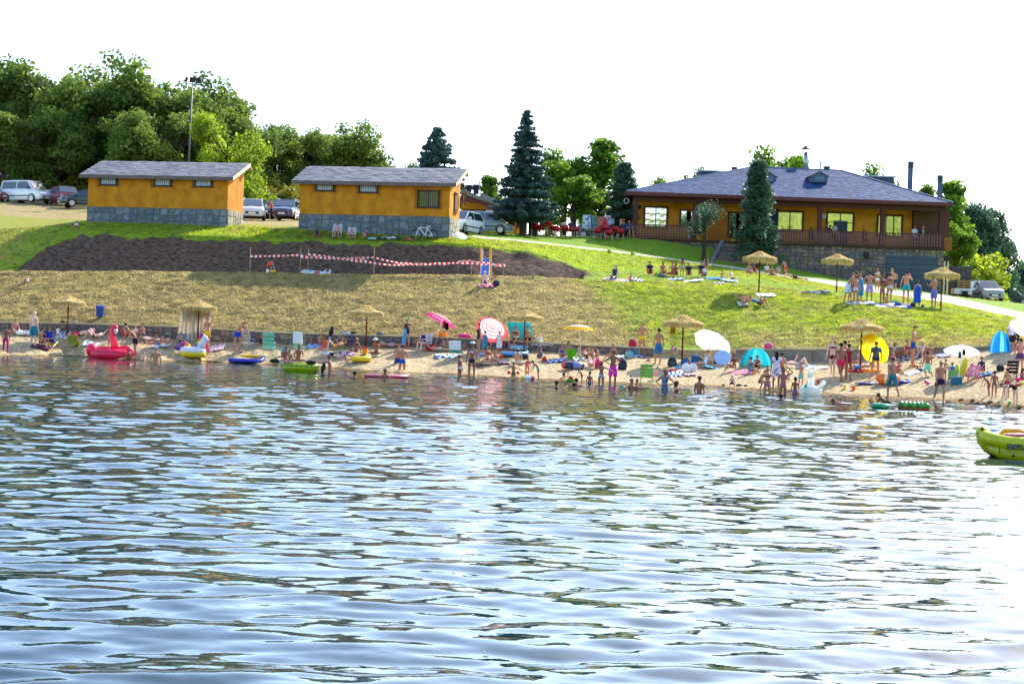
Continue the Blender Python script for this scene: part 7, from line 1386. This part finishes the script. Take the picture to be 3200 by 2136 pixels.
def unicorn():
    b = gp(602, 1117); t = thing('unicorn_float', 'white inflatable unicorn with rainbow mane and yellow base on the sand', 'inflatable', b); W_ = rubber('#eceaf6'); k = K(b)
    MB().torus((0, 0, .20), .50, .20, 26, 10, sy=.8).obj('yellow_base', rubber('#f0d018'), t, True); MB().torus((0, 0, .36), .47, .21, 26, 10, sy=.8).obj('ring_body', W_, t, True); MB().ell((0, 0, .40), (.4, .3, .1), 14, 6).obj('seat_floor', W_, t, True)
    MB().tube([(.42, -.1, .5), (.5, -.1, .8), (.58, -.1, 1.02)], [.22, .17, .15], 12).obj('neck', W_, t, True); MB().tube([(.52, -.1, 1.1), (.66, -.12, 1.02), (.76, -.12, .88)], [.13, .14, .09], 12).obj('head', W_, t, True)
    MB().tube([(.55, -.1, 1.18), (.42, -.1, 1.34)], [.05, .01], 8).obj('horn', rubber('#8838b8'), t, True); MB().ell((.66, -.24, 1.04), (.025, .015, .035), 8, 6).obj('eye', BLACK, t)
    for i, c in enumerate(('#a82090', '#e02838', '#f0a010', '#f0d820', '#3870d0', '#5038b0')): MB().ell((.46-.05*i, -.1, 1.18-.13*i), (.12, .1, .09), 10, 7).obj('mane_tuft', rubber(c), t, True)
    for i, (c, x, z) in enumerate((('#a028b0', -.62, .62), ('#e02890', -.45, .74), ('#f08020', -.3, .68), ('#f0d020', -.24, .6), ('#5038b0', -.75, .42), ('#8028a0', -.86, .52))): MB().ell((x, -.05, z), (.14, .1, .08), 10, 7).obj('tail_tuft', rubber(c), t, True)
unicorn()
def lilo(label, px, py, wpx, col, dm=.7, yaw=0, water=False, stripes=None, nm='air_mattress', h=.12, z=0):
    b = wl(px, py) if water else gp(px, py); w = wpx*K(b); t = thing(nm, label, 'inflatable', b+Vector((0, 0, z)), R(yaw)); n = 7; cols = stripes or [col]
    for i in range(n): MB().tube([(-w*.46, -dm/2+dm*(i+.5)/n, h*.6), (0, -dm/2+dm*(i+.5)/n, h*.5), (w*.46, -dm/2+dm*(i+.5)/n, h*.6)], h*.5, 8).obj('air_tube', rubber(cols[i % len(cols)]), t, True)
    MB().ell((w*.42, 0, h*.95), (w*.08, dm*.45, h*.6), 12, 6).obj('pillow', rubber(cols[0]), t, True); return t
lilo('royal blue air mattress on the sand with a yellow board on top', 772, 1133, 116, '#1838c0', .8, -4, stripes=['#1838c0', '#1838c0', '#d8e0b0'], h=.2)
o = MB().ell((0, 0, .32), (.50, .32, .09), 20, 8).obj('yellow_board', rubber('#f8c810'), None, True); o.location = gp(780, 1131); tag(o, 'yellow oval board lying on the royal blue air mattress', 'board')
lilo('long yellow float lying in front of the blonde woman', 1127, 1130, 66, '#f0d010', .7, 0, h=.26)
lilo('pink and orange air mattress floating by the swimmers', 1208, 1179, 146, '#f0a0b0', .6, 0, True, ['#f07088', '#f0d0d8', '#f08838'], h=.12)
lilo('light blue air mattress under the parasol of the wall sitters', 1608, 1112, 88, '#58a8e8', .8, 5, stripes=['#58a8e8', '#e0e8f4'], h=.2)
lilo('glossy white-blue float leaning by the parasol pole', 1620, 1096, 60, '#90d0f0', .5, 8, stripes=['#90d0f0', '#f0f4f8'], h=.3)
lilo('dark blue and white bodyboard lying near the orange boat', 2708, 1201, 70, '#1830a8', .5, 8, stripes=['#1830a8', '#e8ecf4'], h=.08, nm='bodyboard')
lilo('royal blue float tip behind the orange boat', 2815, 1197, 52, '#1838c0', .5, 20, h=.12); lilo('orange board left on the sand behind the kneeling boy', 2860, 1145, 34, '#f08020', .3, 12, h=.08, nm='bodyboard'); lilo('grey towel-like mat hanging over the wall', 1694, 1081, 80, '#a8acb4', .4, 0, h=.12)
def ring(label, px, py, wpx, hpx, cols, water=False, sy=.8, nm='swim_ring'):
    b = wl(px, py) if water else gp(px, py); k = K(b); r = hpx*k*.5; Rm = wpx*k/2-r; n = len(cols)*2; t = thing(nm, label, 'inflatable', b)
    for i in range(n): MB().torus((0, 0, r*.95), Rm, r, 6, 10, sy=sy, a0=2*math.pi*i/n, a1=2*math.pi*(i+1)/n).obj('segment', rubber(cols[i % len(cols)]), t, True)
    return t
ring('large red, blue and black patterned swim ring behind the shore kids', 1790, 1153, 74, 24, ['#c82848', '#202848', '#7880c0', '#283050'])
ring('small yellow and white baby float between two stooping girls', 1649, 1187, 46, 14, ['#f0d018', '#e8e8f0', '#c02840'], True); ring('blue bottomed orange and cream boat ring by the man in teal shorts', 2775, 1200, 78, 36, ['#f07818', '#f0e8b0', '#e88028'])
ring('turquoise-green swim ring in the water by the swimmers', 2752, 1275, 60, 16, ['#28a070', '#48b888'], True)
MBt = MB().ell((0, 0, .32), (.07, .06, .10), 10, 8).obj('toy_duck', rubber('#f0a818'), None, True); MBt.location = wl(1646, 1184); tag(MBt, 'orange toy head rising from the small baby float', 'toy')
# armbands
for dx in (-14, 14): o = ball('red armband on the toddler\'s '+('left' if dx < 0 else 'right')+' arm side', 1604+dx, 1165, 5.5, ['#d82818'], nm='armband'); o['category'] = 'armband'; q = wl(1604, 1183); o.location = (q.x+dx*K(q), q.y, 14*K(q)); o.data.name = 'armband'
def croc():
    b = wl(2856, 1279); t = thing('crocodile_float', 'green striped inflatable crocodile with red belly floating right of the boys', 'inflatable', b); k = K(b)
    for i in range(6): MB().tube([(-.52+.14*i, 0, .14), (-.38+.14*i, 0, .14)], .13-.002*i, 10).obj('body_band', rubber('#58b83c' if i % 2 else '#2c8434'), t, True)
    MB().tube([(.3, 0, .15), (.52, 0, .12), (.56, 0, .11)], [.12, .09, .04], 10).obj('snout', rubber('#40a838'), t, True); MB().box((0, 0, .03), (1.0, .22, .05)).obj('belly', rubber('#d84018'), t, bevel=.02)
    for s in (-1, 1): MB().ell((.25, s*.08, .27), (.035, .03, .035), 8, 6).obj('eye', WHITE, t, True)
croc()
def pegasus():
    b = wl(2532, 1235); t = thing('winged_float', 'glowing white inflatable winged horse in the shallows', 'inflatable', b); W_ = rubber('#f8f8f4', tr=.5)
    MB().torus((0, 0, .18), .30, .19, 22, 10, sy=.8, sz=1.1).obj('ring_body', W_, t, True); MB().tube([(.0, 0, .35), (.02, 0, .6), (-.02, 0, .9)], [.16, .12, .10], 10).obj('neck', W_, t, True); MB().ell((-.02, -.02, .85), (.13, .1, .17), 10, 8).obj('head', W_, t, True)
    for x, a in ((-.12, -.22), (.12, .25)): MB().tube([(x*.5, 0, .95), (x+a*.5, 0, 1.15)], [.04, .015], 8).obj('ear', W_, t, True)
    MB().tube([(.3, -.1, .3), (.5, -.1, .52), (.55, -.1, .62)], [.10, .09, .07], 10).obj('wing', W_, t, True); MB().ell((-.24, -.26, .26), (.08, .05, .22), 10, 8).obj('teal_wing', rubber('#30b8a0'), t, True)
pegasus()
def toyboat():
    b = gp(1782, 1193); t = thing('toy_boat', 'red and green toy boat at the water edge', 'toy', b); MB().hexa([(-.15, -.1, 0), (.15, -.1, 0), (.15, .1, 0), (-.15, .1, 0), (-.22, -.13, .12), (.22, -.13, .12), (.22, .13, .12), (-.22, .13, .12)]).obj('hull', rubber('#38b030'), t); MB().box((0.02, 0, .17), (.22, .16, .1)).obj('cabin', rubber('#e02818'), t, bevel=.01); MB().box((.0, 0, .24), (.1, .1, .05)).obj('funnel', rubber('#e84820'), t)
toyboat()
o = MB().tube([(0, 0, .05), (.16, .2, .0), (.45, .5, -.06)], .045, 8).obj('pool_noodle', rubber('#10a098'), None, True); o.location = wl(1940, 1210); tag(o, 'turquoise foam noodle beside the woman with a bun', 'pool noodle')
def boat():
    b = wl(937, 1163); k = K(b); t = thing('inflatable_boat', 'yellow-green inflatable boat with three boys at the shore', 'boat', b); m = rubber('#a8c010'); L = 61*k
    MB().torus((0, .3, .22), L-.2, .21, 30, 10, sy=.62, sz=1.05).obj('main_tube', m, t, True); MB().torus((0, .3, .06), L-.26, .16, 30, 8, sy=.6).obj('lower_tube', rubber('#98b00c'), t, True); MB().ell((0, .3, .06), (L-.2, .4, .04), 16, 6).obj('floor', m, t)
    for i in range(12):
        a = math.pi+math.pi*(i+.5)/12; MB().ell((L*1.0*math.cos(a), .3+(L-.2)*.62*math.sin(a)-.19, .3), (.025, .02, .025), 6, 4).obj('rope_eyelet', BLACK, t)
    MB().tube([(L*math.cos(math.pi+math.pi*i/24), .3+((L-.2)*.62+.21)*math.sin(math.pi+math.pi*i/24), .30-.03*(i % 2)) for i in range(25)], .008, 4).obj('grab_rope', BLACK, t)
    return t
boat()
def paddle(label, a, b, blades, yawm='#d8d8dc'):
    t = thing('kayak_paddle', label, 'paddle', a); MB().tube([(0, 0, 0), b-a], .018, 6).obj('shaft', mat('#c8c8cc', rough=.4), t, True); d = (b-a).normalized()
    M = Vector((0, 0, 1)).rotation_difference(d).to_matrix()
    for e, s in blades: p = (b-a) if e else Vector((0, 0, 0)); MB().ell(p+d*s*.2, (.10, .025, .25), 12, 8, M=M).obj('blade', BLACK, t, True)
    return t
pD = wl(1031, 1166).y
paddle('black-bladed paddle held upright by the man beside the boat', P(1013, 1135, pD-.4), P(1032, 1050, pD-.4), [(1, 1), (0, -1)])
paddle('paddle lying across the yellow-green boat', P(872, 1128, pD-.3), P(958, 1132, pD-.5), [(0, -1), (1, 1)])
def kayak():
    D = wl(3110, 1425).y; b = wl(3110, 1425); t = thing('inflatable_kayak', 'large yellow-green inflatable kayak entering at the right edge with blue lettering', 'boat', (b.x, D, 0), R(-6)); m = rubber('#c8cc14')
    def tubepath(y, s): return [(-.30, y*.2, .46), (-.24, y*.45, .40), (-.08, y*.8, .35), (.15, y, .31), (.8, y, .29), (1.9, y, .29), (2.4, y*.85, .24), (2.62, y*.5, .36), (2.72, y*.25, .45)]
    for s in (-1, 1): MB().tube(tubepath(.34*s, s), [.10, .13, .14, .145, .145, .14, .13, .10, .05], 14).obj('side_tube', m, t, True); MB().tube([(-.14, s*.14, .22), (.02, s*.29, .12), (.3, s*.33, .07), (1.9, s*.33, .07), (2.4, s*.26, .12)], [.10, .13, .15, .15, .1], 12).obj('lower_tube', rubber('#b4bc10'), t, True)
    MB().tube([(-.33, 0, .60), (-.30, 0, .52), (-.22, 0, .38), (-.10, 0, .22), (.05, 0, .08)], [.07, .13, .19, .19, .14], 14).obj('bow', m, t, True); MB().tube([(2.75, 0, .48), (2.6, 0, .4), (2.4, 0, .28), (2.1, 0, .12)], [.04, .12, .16, .1], 14).obj('stern', m, t, True)
    MB().ell((1.2, 0, .10), (1.3, .36, .07), 20, 6).obj('floor', rubber('#90a010'), t); 
    mb = MB(); mb.tube([(-.02, -.12, .42), (.12, -.18, .54), (.45, -.2, .56), (.75, -.2, .50)], [.02, .05, .04, .01], 8).obj('cockpit_rim', rubber('#f0b010'), t, True)
    MB().ell((.9, 0, .44), (.85, .28, .07), 16, 6).obj('seat', rubber('#8c1c1c'), t, True)
    MB().tube([(-.37, -.08, .46), (-.32, -.18, .38), (-.2, -.25, .34), (0, -.37, .26), (-.0, -.44, .10)], .008, 4).obj('grab_line', BLACK, t)
    for p in ((-.37, -.08, .46), (-.2, -.24, .34), (-.0, -.36, .26), (.27, -.49, .06)): MB().ell(p, (.028, .02, .03), 8, 6).obj('rope_cleat', BLACK, t)
    MB().ell((-.30, -.12, .56), (.035, .02, .035), 8, 6).obj('air_valve', BLACK, t)
    for i in range(14): MB().box((-.0+.045*i, -.475, .14-.003*i), (.006, .01, .03)).obj('seam_tick', BLACK, t)
    text('lettering', 'EXPLORER', .16, t, (.50, -.50, .235), mat('#183868', rough=.5, name='blue_ink'), depth=.004)
kayak()
# ---------------- wheelie-bin, tape fence, slide, toys on the pit terrace ----------------
def bin_():
    b = gp(312, 1008); b = P(312, 1008, WD(312)+.9); t = thing('litter_bin', 'blue litter bin on a grey steel stand above the left wall', 'litter bin', b); k = K(b)
    for s in (-1, 1): MB().tube([(s*.22, 0, -.3), (s*.22, 0, .92)], .015, 6).obj('leg', STEEL, t)
    MB().hexa([(-.16, -.12, .33), (.16, -.12, .33), (.16, .12, .33), (-.16, .12, .33), (-.2, -.15, .85), (.2, -.15, .85), (.2, .15, .85), (-.2, .15, .85)]).obj('body', mat('#184890', rough=.5, var=.2, nscale=20), t, bevel=.01); MB().box((0, 0, .9), (.44, .36, .09)).obj('lid', mat('#1858d0', rough=.4), t, bevel=.03); MB().tube([(-.22, 0, .3), (.22, 0, .3)], .012, 5).obj('cross_bar', STEEL, t)
bin_()
def tapefence():
    t = thing('tape_fence', 'red and white hazard tape strung between thin posts before the earth bank', 'fence', P(1180, 855, 93.6)); o = Vector(t.location); Dp = lambda x: float(np.interp(x, [700, 800, 1500, 1700], [93.9, 93.7, 92.3, 92.0]))
    for x, y0, y1, c in ((782, 772, 850, '#b09868'), (939, 775, 852, '#a08858'), (963, 777, 852, '#a08858'), (1169, 774, 857, '#b8a070'), (1222, 826, 858, '#604838'), (1433, 815, 861, '#786048'), (1473, 818, 862, '#a89060'), (1573, 820, 864, '#8c7850')):
        MB().tube([P(x-1, y1, Dp(x))-o-Vector((0, 0, .3)), P(x+1, y0, Dp(x))-o], .022, 5).obj('post', mat(c, rough=.8), t)
    RW = [mat('#d81c20', rough=.4, transl=.3, name='tape_red'), mat('#f0ecec', rough=.4, transl=.3, name='tape_white')]
    for line in ([(782, 801), (860, 800), (939, 797), (963, 803), (1050, 808), (1110, 807), (1168, 804), (1200, 812), (1250, 822), (1340, 826), (1400, 823), (1470, 815), (1510, 824)], [(939, 803), (963, 804), (1040, 808)], [(963, 795), (1010, 799), (1060, 808), (1110, 815), (1168, 822), (1222, 828), (1300, 826), (1433, 821), (1473, 823), (1530, 826), (1575, 830)], [(1040, 807), (1110, 806), (1168, 821)], [(1433, 818), (1470, 815), (1530, 824), (1578, 829)]):
        pts = []; 
        for (xa, ya), (xb, yb) in zip(line, line[1:]):
            n = max(1, int((xb-xa)/7)); pts += [(xa+(xb-xa)*i/n, ya+(yb-ya)*i/n) for i in range(n)]
        pts.append(line[-1]); vs = []; fs = []; mi = []
        for i, (x, y) in enumerate(pts):
            q = P(x, y, Dp(x)-.04)-o; tw = .05+.012*math.sin(i*.7); vs += [q+Vector((0, .03*math.sin(i*.9), tw)), q+Vector((0, -.03*math.sin(i*.9), -tw))]
            if i: fs.append((2*i-2, 2*i-1, 2*i+1, 2*i)); mi.append(i % 2)
        mesh_obj('tape', vs, fs, RW, t, False, mids=mi)
tapefence()
def slide():
    t = thing('playground_slide', 'blue children\'s slide with pink rails between yellow posts by the earth bank', 'slide', P(1515, 860, 92.8)); o = Vector(t.location); q = lambda x, y, D: P(x, y, D)-o; YP = mat('#d8a818', rough=.6, var=.15)
    MB().tube([q(1534, 868, 93.4), q(1533, 769, 93.4)], .06, 8).obj('post', YP, t); MB().tube([q(1503, 868, 94.2), q(1503, 770, 94.2)], .05, 8).obj('post', YP, t)
    mesh_obj('chute', [q(1502, 862, 92.4), q(1526, 863, 92.4), q(1529, 807, 93.6), q(1509, 806, 93.6)], [(0, 1, 2, 3)], mat('#4878b8', rough=.3), t)
    PK = mat('#e8b0c8', rough=.5)
    MB().tube([q(1500, 862, 92.4), q(1507, 806, 93.6), q(1508, 778, 93.8)], .035, 6).obj('rail', PK, t); MB().tube([q(1528, 863, 92.4), q(1531, 806, 93.6), q(1531, 778, 93.8)], .035, 6).obj('rail', PK, t)
    MB().tube([q(1508, 807, 93.6), q(1530, 807, 93.6)], .03, 5).obj('top_bar', PK, t)
slide()
def pump():
    t = thing('toy_wheelbarrow', 'orange and yellow wheelbarrow tipped on the ground under the tape', 'wheelbarrow', P(846, 852, 93.0)); O = rubber('#f05010'); MB().tube([(-.25, 0, .35), (-.1, 0, .5), (.1, 0, .62)], [.05, .12, .05], 8).obj('tray', O, t, True); MB().tube([(.1, 0, .6), (.25, 0, .05)], .02, 5).obj('leg', STEEL, t); MB().tube([(.1, 0, .6), (-.02, 0, .1)], .02, 5).obj('leg', STEEL, t); MB().ell((.12, 0, .08), (.2, .15, .09), 10, 6).obj('bag', mat('#d8b020'), t); MB().ell((-.18, -.05, .1), (.09, .08, .12), 8, 6).obj('cloth', WHITE, t)
    t = thing('folded_frame', 'white folded net frame lying on the terrace edge under the tape', 'frame', P(986, 856, 93.2)); W_ = mat('#d0dce4', rough=.6, var=.1)
    MB().tube([(-.85, 0, .08), (.85, 0, .02)], .06, 8).obj('tube', W_, t, True); MB().tube([(-.8, .1, .2), (.8, .1, .1)], .04, 8).obj('tube', W_, t, True); MB().tube([(-.35, 0, .0), (-.28, 0, .3)], .03, 6).obj('strut', mat('#4078b8'), t); MB().tube([(.8, 0, 0), (.85, 0, .3)], .06, 6).obj('strut', W_, t); MB().tube([(.4, 0, .1), (.65, 0, .3)], .03, 6).obj('strut', W_, t); MB().box((.1, -.03, .1), (.3, .1, .1)).obj('clamp', mat('#b83048'), t)
pump()
def bike(label, px, py, D, yaw, lying=False, col='#c8d4dc'):
    p = P(px, py, D); t = thing('bicycle', label, 'bicycle', p+Vector((0, 0, .0 if not lying else .1)), R(yaw)); s = .62 if not lying else .55
    if lying: t.rotation_euler = (R(80), 0, R(yaw))
    m = mat(col, rough=.3); M = Matrix.Rotation(R(90), 3, 'X')
    for x in (-.5, .5): w = MB().torus((x*s*1.6, 0, .33*s*1.6), .31*s*1.6, .03, 20, 6, M=M).obj('wheel', TYRE, t, True); [MB().tube([(x*s*1.6, 0, .33*s*1.6), (x*s*1.6+.3*s*1.6*math.cos(a), 0, .33*s*1.6+.3*s*1.6*math.sin(a))], .005, 3).obj('spoke', STEEL, w) for a in (0, 1.57, 3.14, 4.71)]
    q = s*1.6; A, Bq, C, Dd = (-.5*q, 0, .33*q), (-.05*q, 0, .33*q), (-.2*q, 0, .78*q), (.33*q, 0, .8*q)
    for a, b in ((A, Bq), (A, C), (Bq, C), (Bq, Dd), (C, Dd), (Dd, (.5*q, 0, .33*q))): MB().tube([a, b], .03, 6).obj('frame_tube', m, t)
    MB().box((-.24*q, 0, .88*q), (.24*q, .12*q, .05*q)).obj('saddle', WHITE, t, bevel=.01); MB().tube([(.3*q, -.25*q, 1.02*q), (.36*q, 0, .98*q), (.3*q, .25*q, 1.02*q)], .018, 5).obj('handlebar', BLACK, t); MB().tube([Dd, (.36*q, 0, .98*q)], .02, 5).obj('stem', BLACK, t)
bike('white bicycle leaning upright in the hut shade', 1325, 752, 97.2, 188); bike('white bicycle lying flat on the grass below the hut', 1212, 751, 97.0, 175, True)
o = MB().box((0, 0, .05), (.5, .3, .1)).obj('blue_cloth', mat('#88b8d8', rough=.9), None, bevel=.03); o.location = P(1163, 748, 97.2); tag(o, 'pale blue cloth on the grass beside the hunched person', 'towel')
o = MB().box((0, 0, .05), (.35, .25, .12)).obj('bottle_box', mat('#b05068', rough=.9), None, bevel=.03); o.location = P(1280, 750, 97.0); tag(o, 'small pink and blue box on the grass between the bicycles', 'box')
# ---------------- cafe terrace ----------------
def cafe():
    RED = mat('#a81028', rough=.4, var=.08, name='red_plastic'); CD = 113.2
    def redchair(px, yaw, lab, D=CD, tilt=0):
        p = P(px, 734, D); z = gz(p.x, D); t = thing('cafe_chair', lab, 'chair', (p.x, D, z), R(yaw), 'red cafe chairs'); 
        MB().lathe([(.0, .42), (.25, .42), (.26, .45), (.0, .45)], 12).obj('seat', RED, t); bk = MB(); bk.torus((0, .0, .62), .26, .02, 12, 4, a0=R(20), a1=R(160), sz=9).obj('backrest', RED, t, True)
        for sx in (-1, 1):
            for sy in (-1, 1): MB().tube([(sx*.24, sy*.24, 0), (sx*.2, sy*.2, .43)], .015, 4).obj('leg', mat('#c8b0b8', rough=.4, metal=.4), t)
            MB().tube([(sx*.26, -.18, .62), (sx*.27, .1, .64)], .02, 4).obj('armrest', RED, t)
    spots = [(1672, 170, 'leftmost'), (1690, 200, 'second'), (1728, 190, 'third'), (1738, 160, 'fourth'), (1764, 175, 'fifth'), (1788, 120, 'sixth'), (1808, 60, 'seventh'), (1868, 175, 'eighth'), (1903, 180, 'ninth'), (1922, 160, 'tenth'), (1938, 190, 'eleventh'), (1880, 90, 'twelfth')]
    for i, (px, yw, n_) in enumerate(sorted(spots)): redchair(px, yw, f'red cafe chair, {["first", "second", "third", "fourth", "fifth", "sixth", "seventh", "eighth", "ninth", "tenth", "eleventh", "last"][i]} from the spruce trunk', CD-(.8 if i % 2 else 0)+(.4 if i % 3 else 0))
    for px, lab in ((1711, 'left closed'), (1890, 'right closed')):
        p = P(px, 735, CD); z = gz(p.x, CD); s = 1.0 if px < 1800 else 1.0; w = .42 if px < 1800 else .62
        t = thing('closed_parasol', f'red {lab} cafe parasol on a white pole among the red chairs', 'parasol', (p.x, CD, z)); MB().tube([(0, 0, 0), (0, 0, 1.8)], .025, 8).obj('pole', WHITE, t)
        c = MB(); H = 1.68 if px < 1800 else 1.25; z0 = .85 if px < 1800 else .55; c.lathe([(.03, z0+H*.78), (w*.35, z0+H*.4), (w*.62, z0+.15), (w*.5, z0), (.05, z0+.1)], 14)
        for v in c.v: a = math.atan2(v.y, v.x); q = 1+.14*math.sin(6*a); v.x *= q; v.y *= q
        c.obj('canopy', RED, t, True)
        t = thing('cafe_table', f'red round cafe table under the {lab} parasol', 'table', (p.x+.1, CD-.5, z)); MB().lathe([(0, .70), (.4, .70), (.42, .72), (.4, .74), (0, .74)], 16).obj('tabletop', RED, t); MB().tube([(0, 0, 0), (0, 0, .7)], .04, 6).obj('leg', RED, t); MB().lathe([(0, .0), (.25, .0), (.22, .04), (0, .05)], 12).obj('base', RED, t)
    a = P(1665, 735, 114.2); t = thing('drinks_cabinet', 'tall dark blue-grey cabinet beside the spruce trunk', 'cabinet', (a.x, 114.2, gz(a.x, 114.2))); MB().box((0, 0, .9), (.68, .6, 1.8)).obj('body', mat('#34506c', rough=.6, var=.15, nscale=3), t); MB().box((.36, .0, .9), (.03, .62, 1.8)).obj('side_trim', mat('#a8c0cc'), t)
    CB = [('#4878c0', '#c8d8e8', '#a07888'), ('#58788c', '#508c80', '#a07060'), ('#d08038', '#b85838', '#c88898'), ('#b8a8d0', '#d8d0e4', '#585080'), ('#a8b0d8', '#8890c0'), ('#d0a070', '#b03038', '#e0c8a0')]
    for i, (x0, x1, y0, y1, lab) in enumerate(((1820, 1847, 672, 712, 'tall blue and white ice cream menu board'), (1849, 1865, 675, 702, 'green and brown picture menu board'), (1867, 1889, 677, 704, 'orange printed menu board'), (1887, 1909, 674, 702, 'slanting white menu board with small pictures'), (1907, 1920, 683, 700, 'small lilac menu board'), (1936, 1953, 684, 704, 'tan flared menu board nearest the restaurant'))):
        D = 115.6+.1*i; a, b = P(x0, y1, D), P(x1, y0, D); w, h = b.x-a.x, b.z-a.z; zb = gz((a.x+b.x)/2, D); t = thing('menu_board', lab, 'menu board', ((a.x+b.x)/2, D, zb)); z0 = a.z-zb
        MB().box((0, 0, z0+h/2), (w, .05, h)).obj('board', mat(CB[i][0], rough=.5, var=.5, nscale=5, c2=CB[i][1]), t); r = random.Random(i)
        for kx in range(3):
            for kz in range(4): MB().box((-w*.33+w*.33*kx, -.03, z0+h*(.14+.24*kz)), (w*.2, .01, h*r.uniform(.08, .16))).obj('picture', mat(CB[i][r.randrange(len(CB[i]))], rough=.5), t)
        for s in (-1, 1): MB().tube([(s*w*.4, .03, 0), (s*w*.4, .03, z0+.05)], .02, 4).obj('leg', IRON, t)
cafe()
# trailer and pallet by the off-roader
def trailer():
    a, b = P(2976, 934, 117.5), P(3032, 914, 117.5); z = gz(a.x, 117.5); t = thing('box_trailer', 'low white box trailer beside the parked off-roader', 'trailer', ((a.x+b.x)/2, 117.5, z)); w = b.x-a.x
    MB().box((0, 0, .42), (w, 1.0, .4)).obj('box', mat('#c8ccd8', rough=.5, var=.08), t, bevel=.02); MB().lathe([(0, -.08), (.22, -.08), (.22, .08), (0, .08)], 14, (.1, -.55, .22), M=Matrix.Rotation(R(90), 3, 'X')).obj('wheel', TYRE, t); MB().box((.1, -.56, .42), (.6, .1, .06)).obj('mudguard', BLACK, t)
    p = P(3012, 922, 118.6); t = thing('pallet_stack', 'upright pale wooden pallet leaning on the grey block wall', 'pallet', (p.x, 118.6, gz(p.x, 118.6)+.2)); WD_ = mat('#a88448', rough=.85, var=.2, nscale=6)
    for i in range(6): MB().box((0, 0, .12+.19*i), (1.0, .03, .1)).obj('board', WD_, t)
    for s in (-.45, 0, .45): MB().box((s, .05, .6), (.08, .07, 1.2)).obj('post', WD_, t)
    p = P(2990, 880, 119.3)
trailer()
# rocks and weed along the right shore
r_ = random.Random(12)
for i, (px, py, w) in enumerate([(2965, 1258, 26), (2985, 1262, 34), (3005, 1250, 18), (3052, 1262, 40), (3075, 1265, 30), (3095, 1258, 22), (3040, 1252, 16), (3120, 1268, 24), (3190, 1272, 40), (2310, 1203, 22), (2260, 1204, 14), (2330, 1206, 16), (2200, 1208, 16)]):
    b = gp(px, py); k = K(b); mb = MB(); mb.ell((0, 0, .0), (w*k/2, .16, .065), 10, 6)
    for v in mb.v: v.x *= r_.uniform(.8, 1.2); v.y *= r_.uniform(.8, 1.2); v.z *= r_.uniform(.3, 1.4)
    o = mb.obj('shore_rock', mat('#54402e', rough=.9, var=.4, nscale=9, bump=.03), None, False); o.location = b
    tag(o, 'dark wet lump of sod at the waterline, '+['left of the bearded man', 'right of the bearded man', 'above the right lumps', 'widest near the right', 'beside the widest lump', 'by the stooping child', 'small one near the right', 'by the red cap child', 'at the right edge', 'by the digging boy', 'left of the digging boy', 'right of the digging boy', 'near the wading man'][i], 'rock', 'dark lumps along the shore')
# small tufts
for i, (px, py) in enumerate([(1978, 797), (1905, 790), (1345, 750), (1300, 748)]):
    t_ = put_tree(SHR[2], px, py-9, ground(px, py)[0].y, ['bright grass tuft on the path edge before the steps', 'small grass tuft on the path edge', 'grass tuft at the right hut corner', 'grass tuft by the bicycle'][i], h0=3, name='grass_tuft', cat='grass tuft', wscale=1.6)
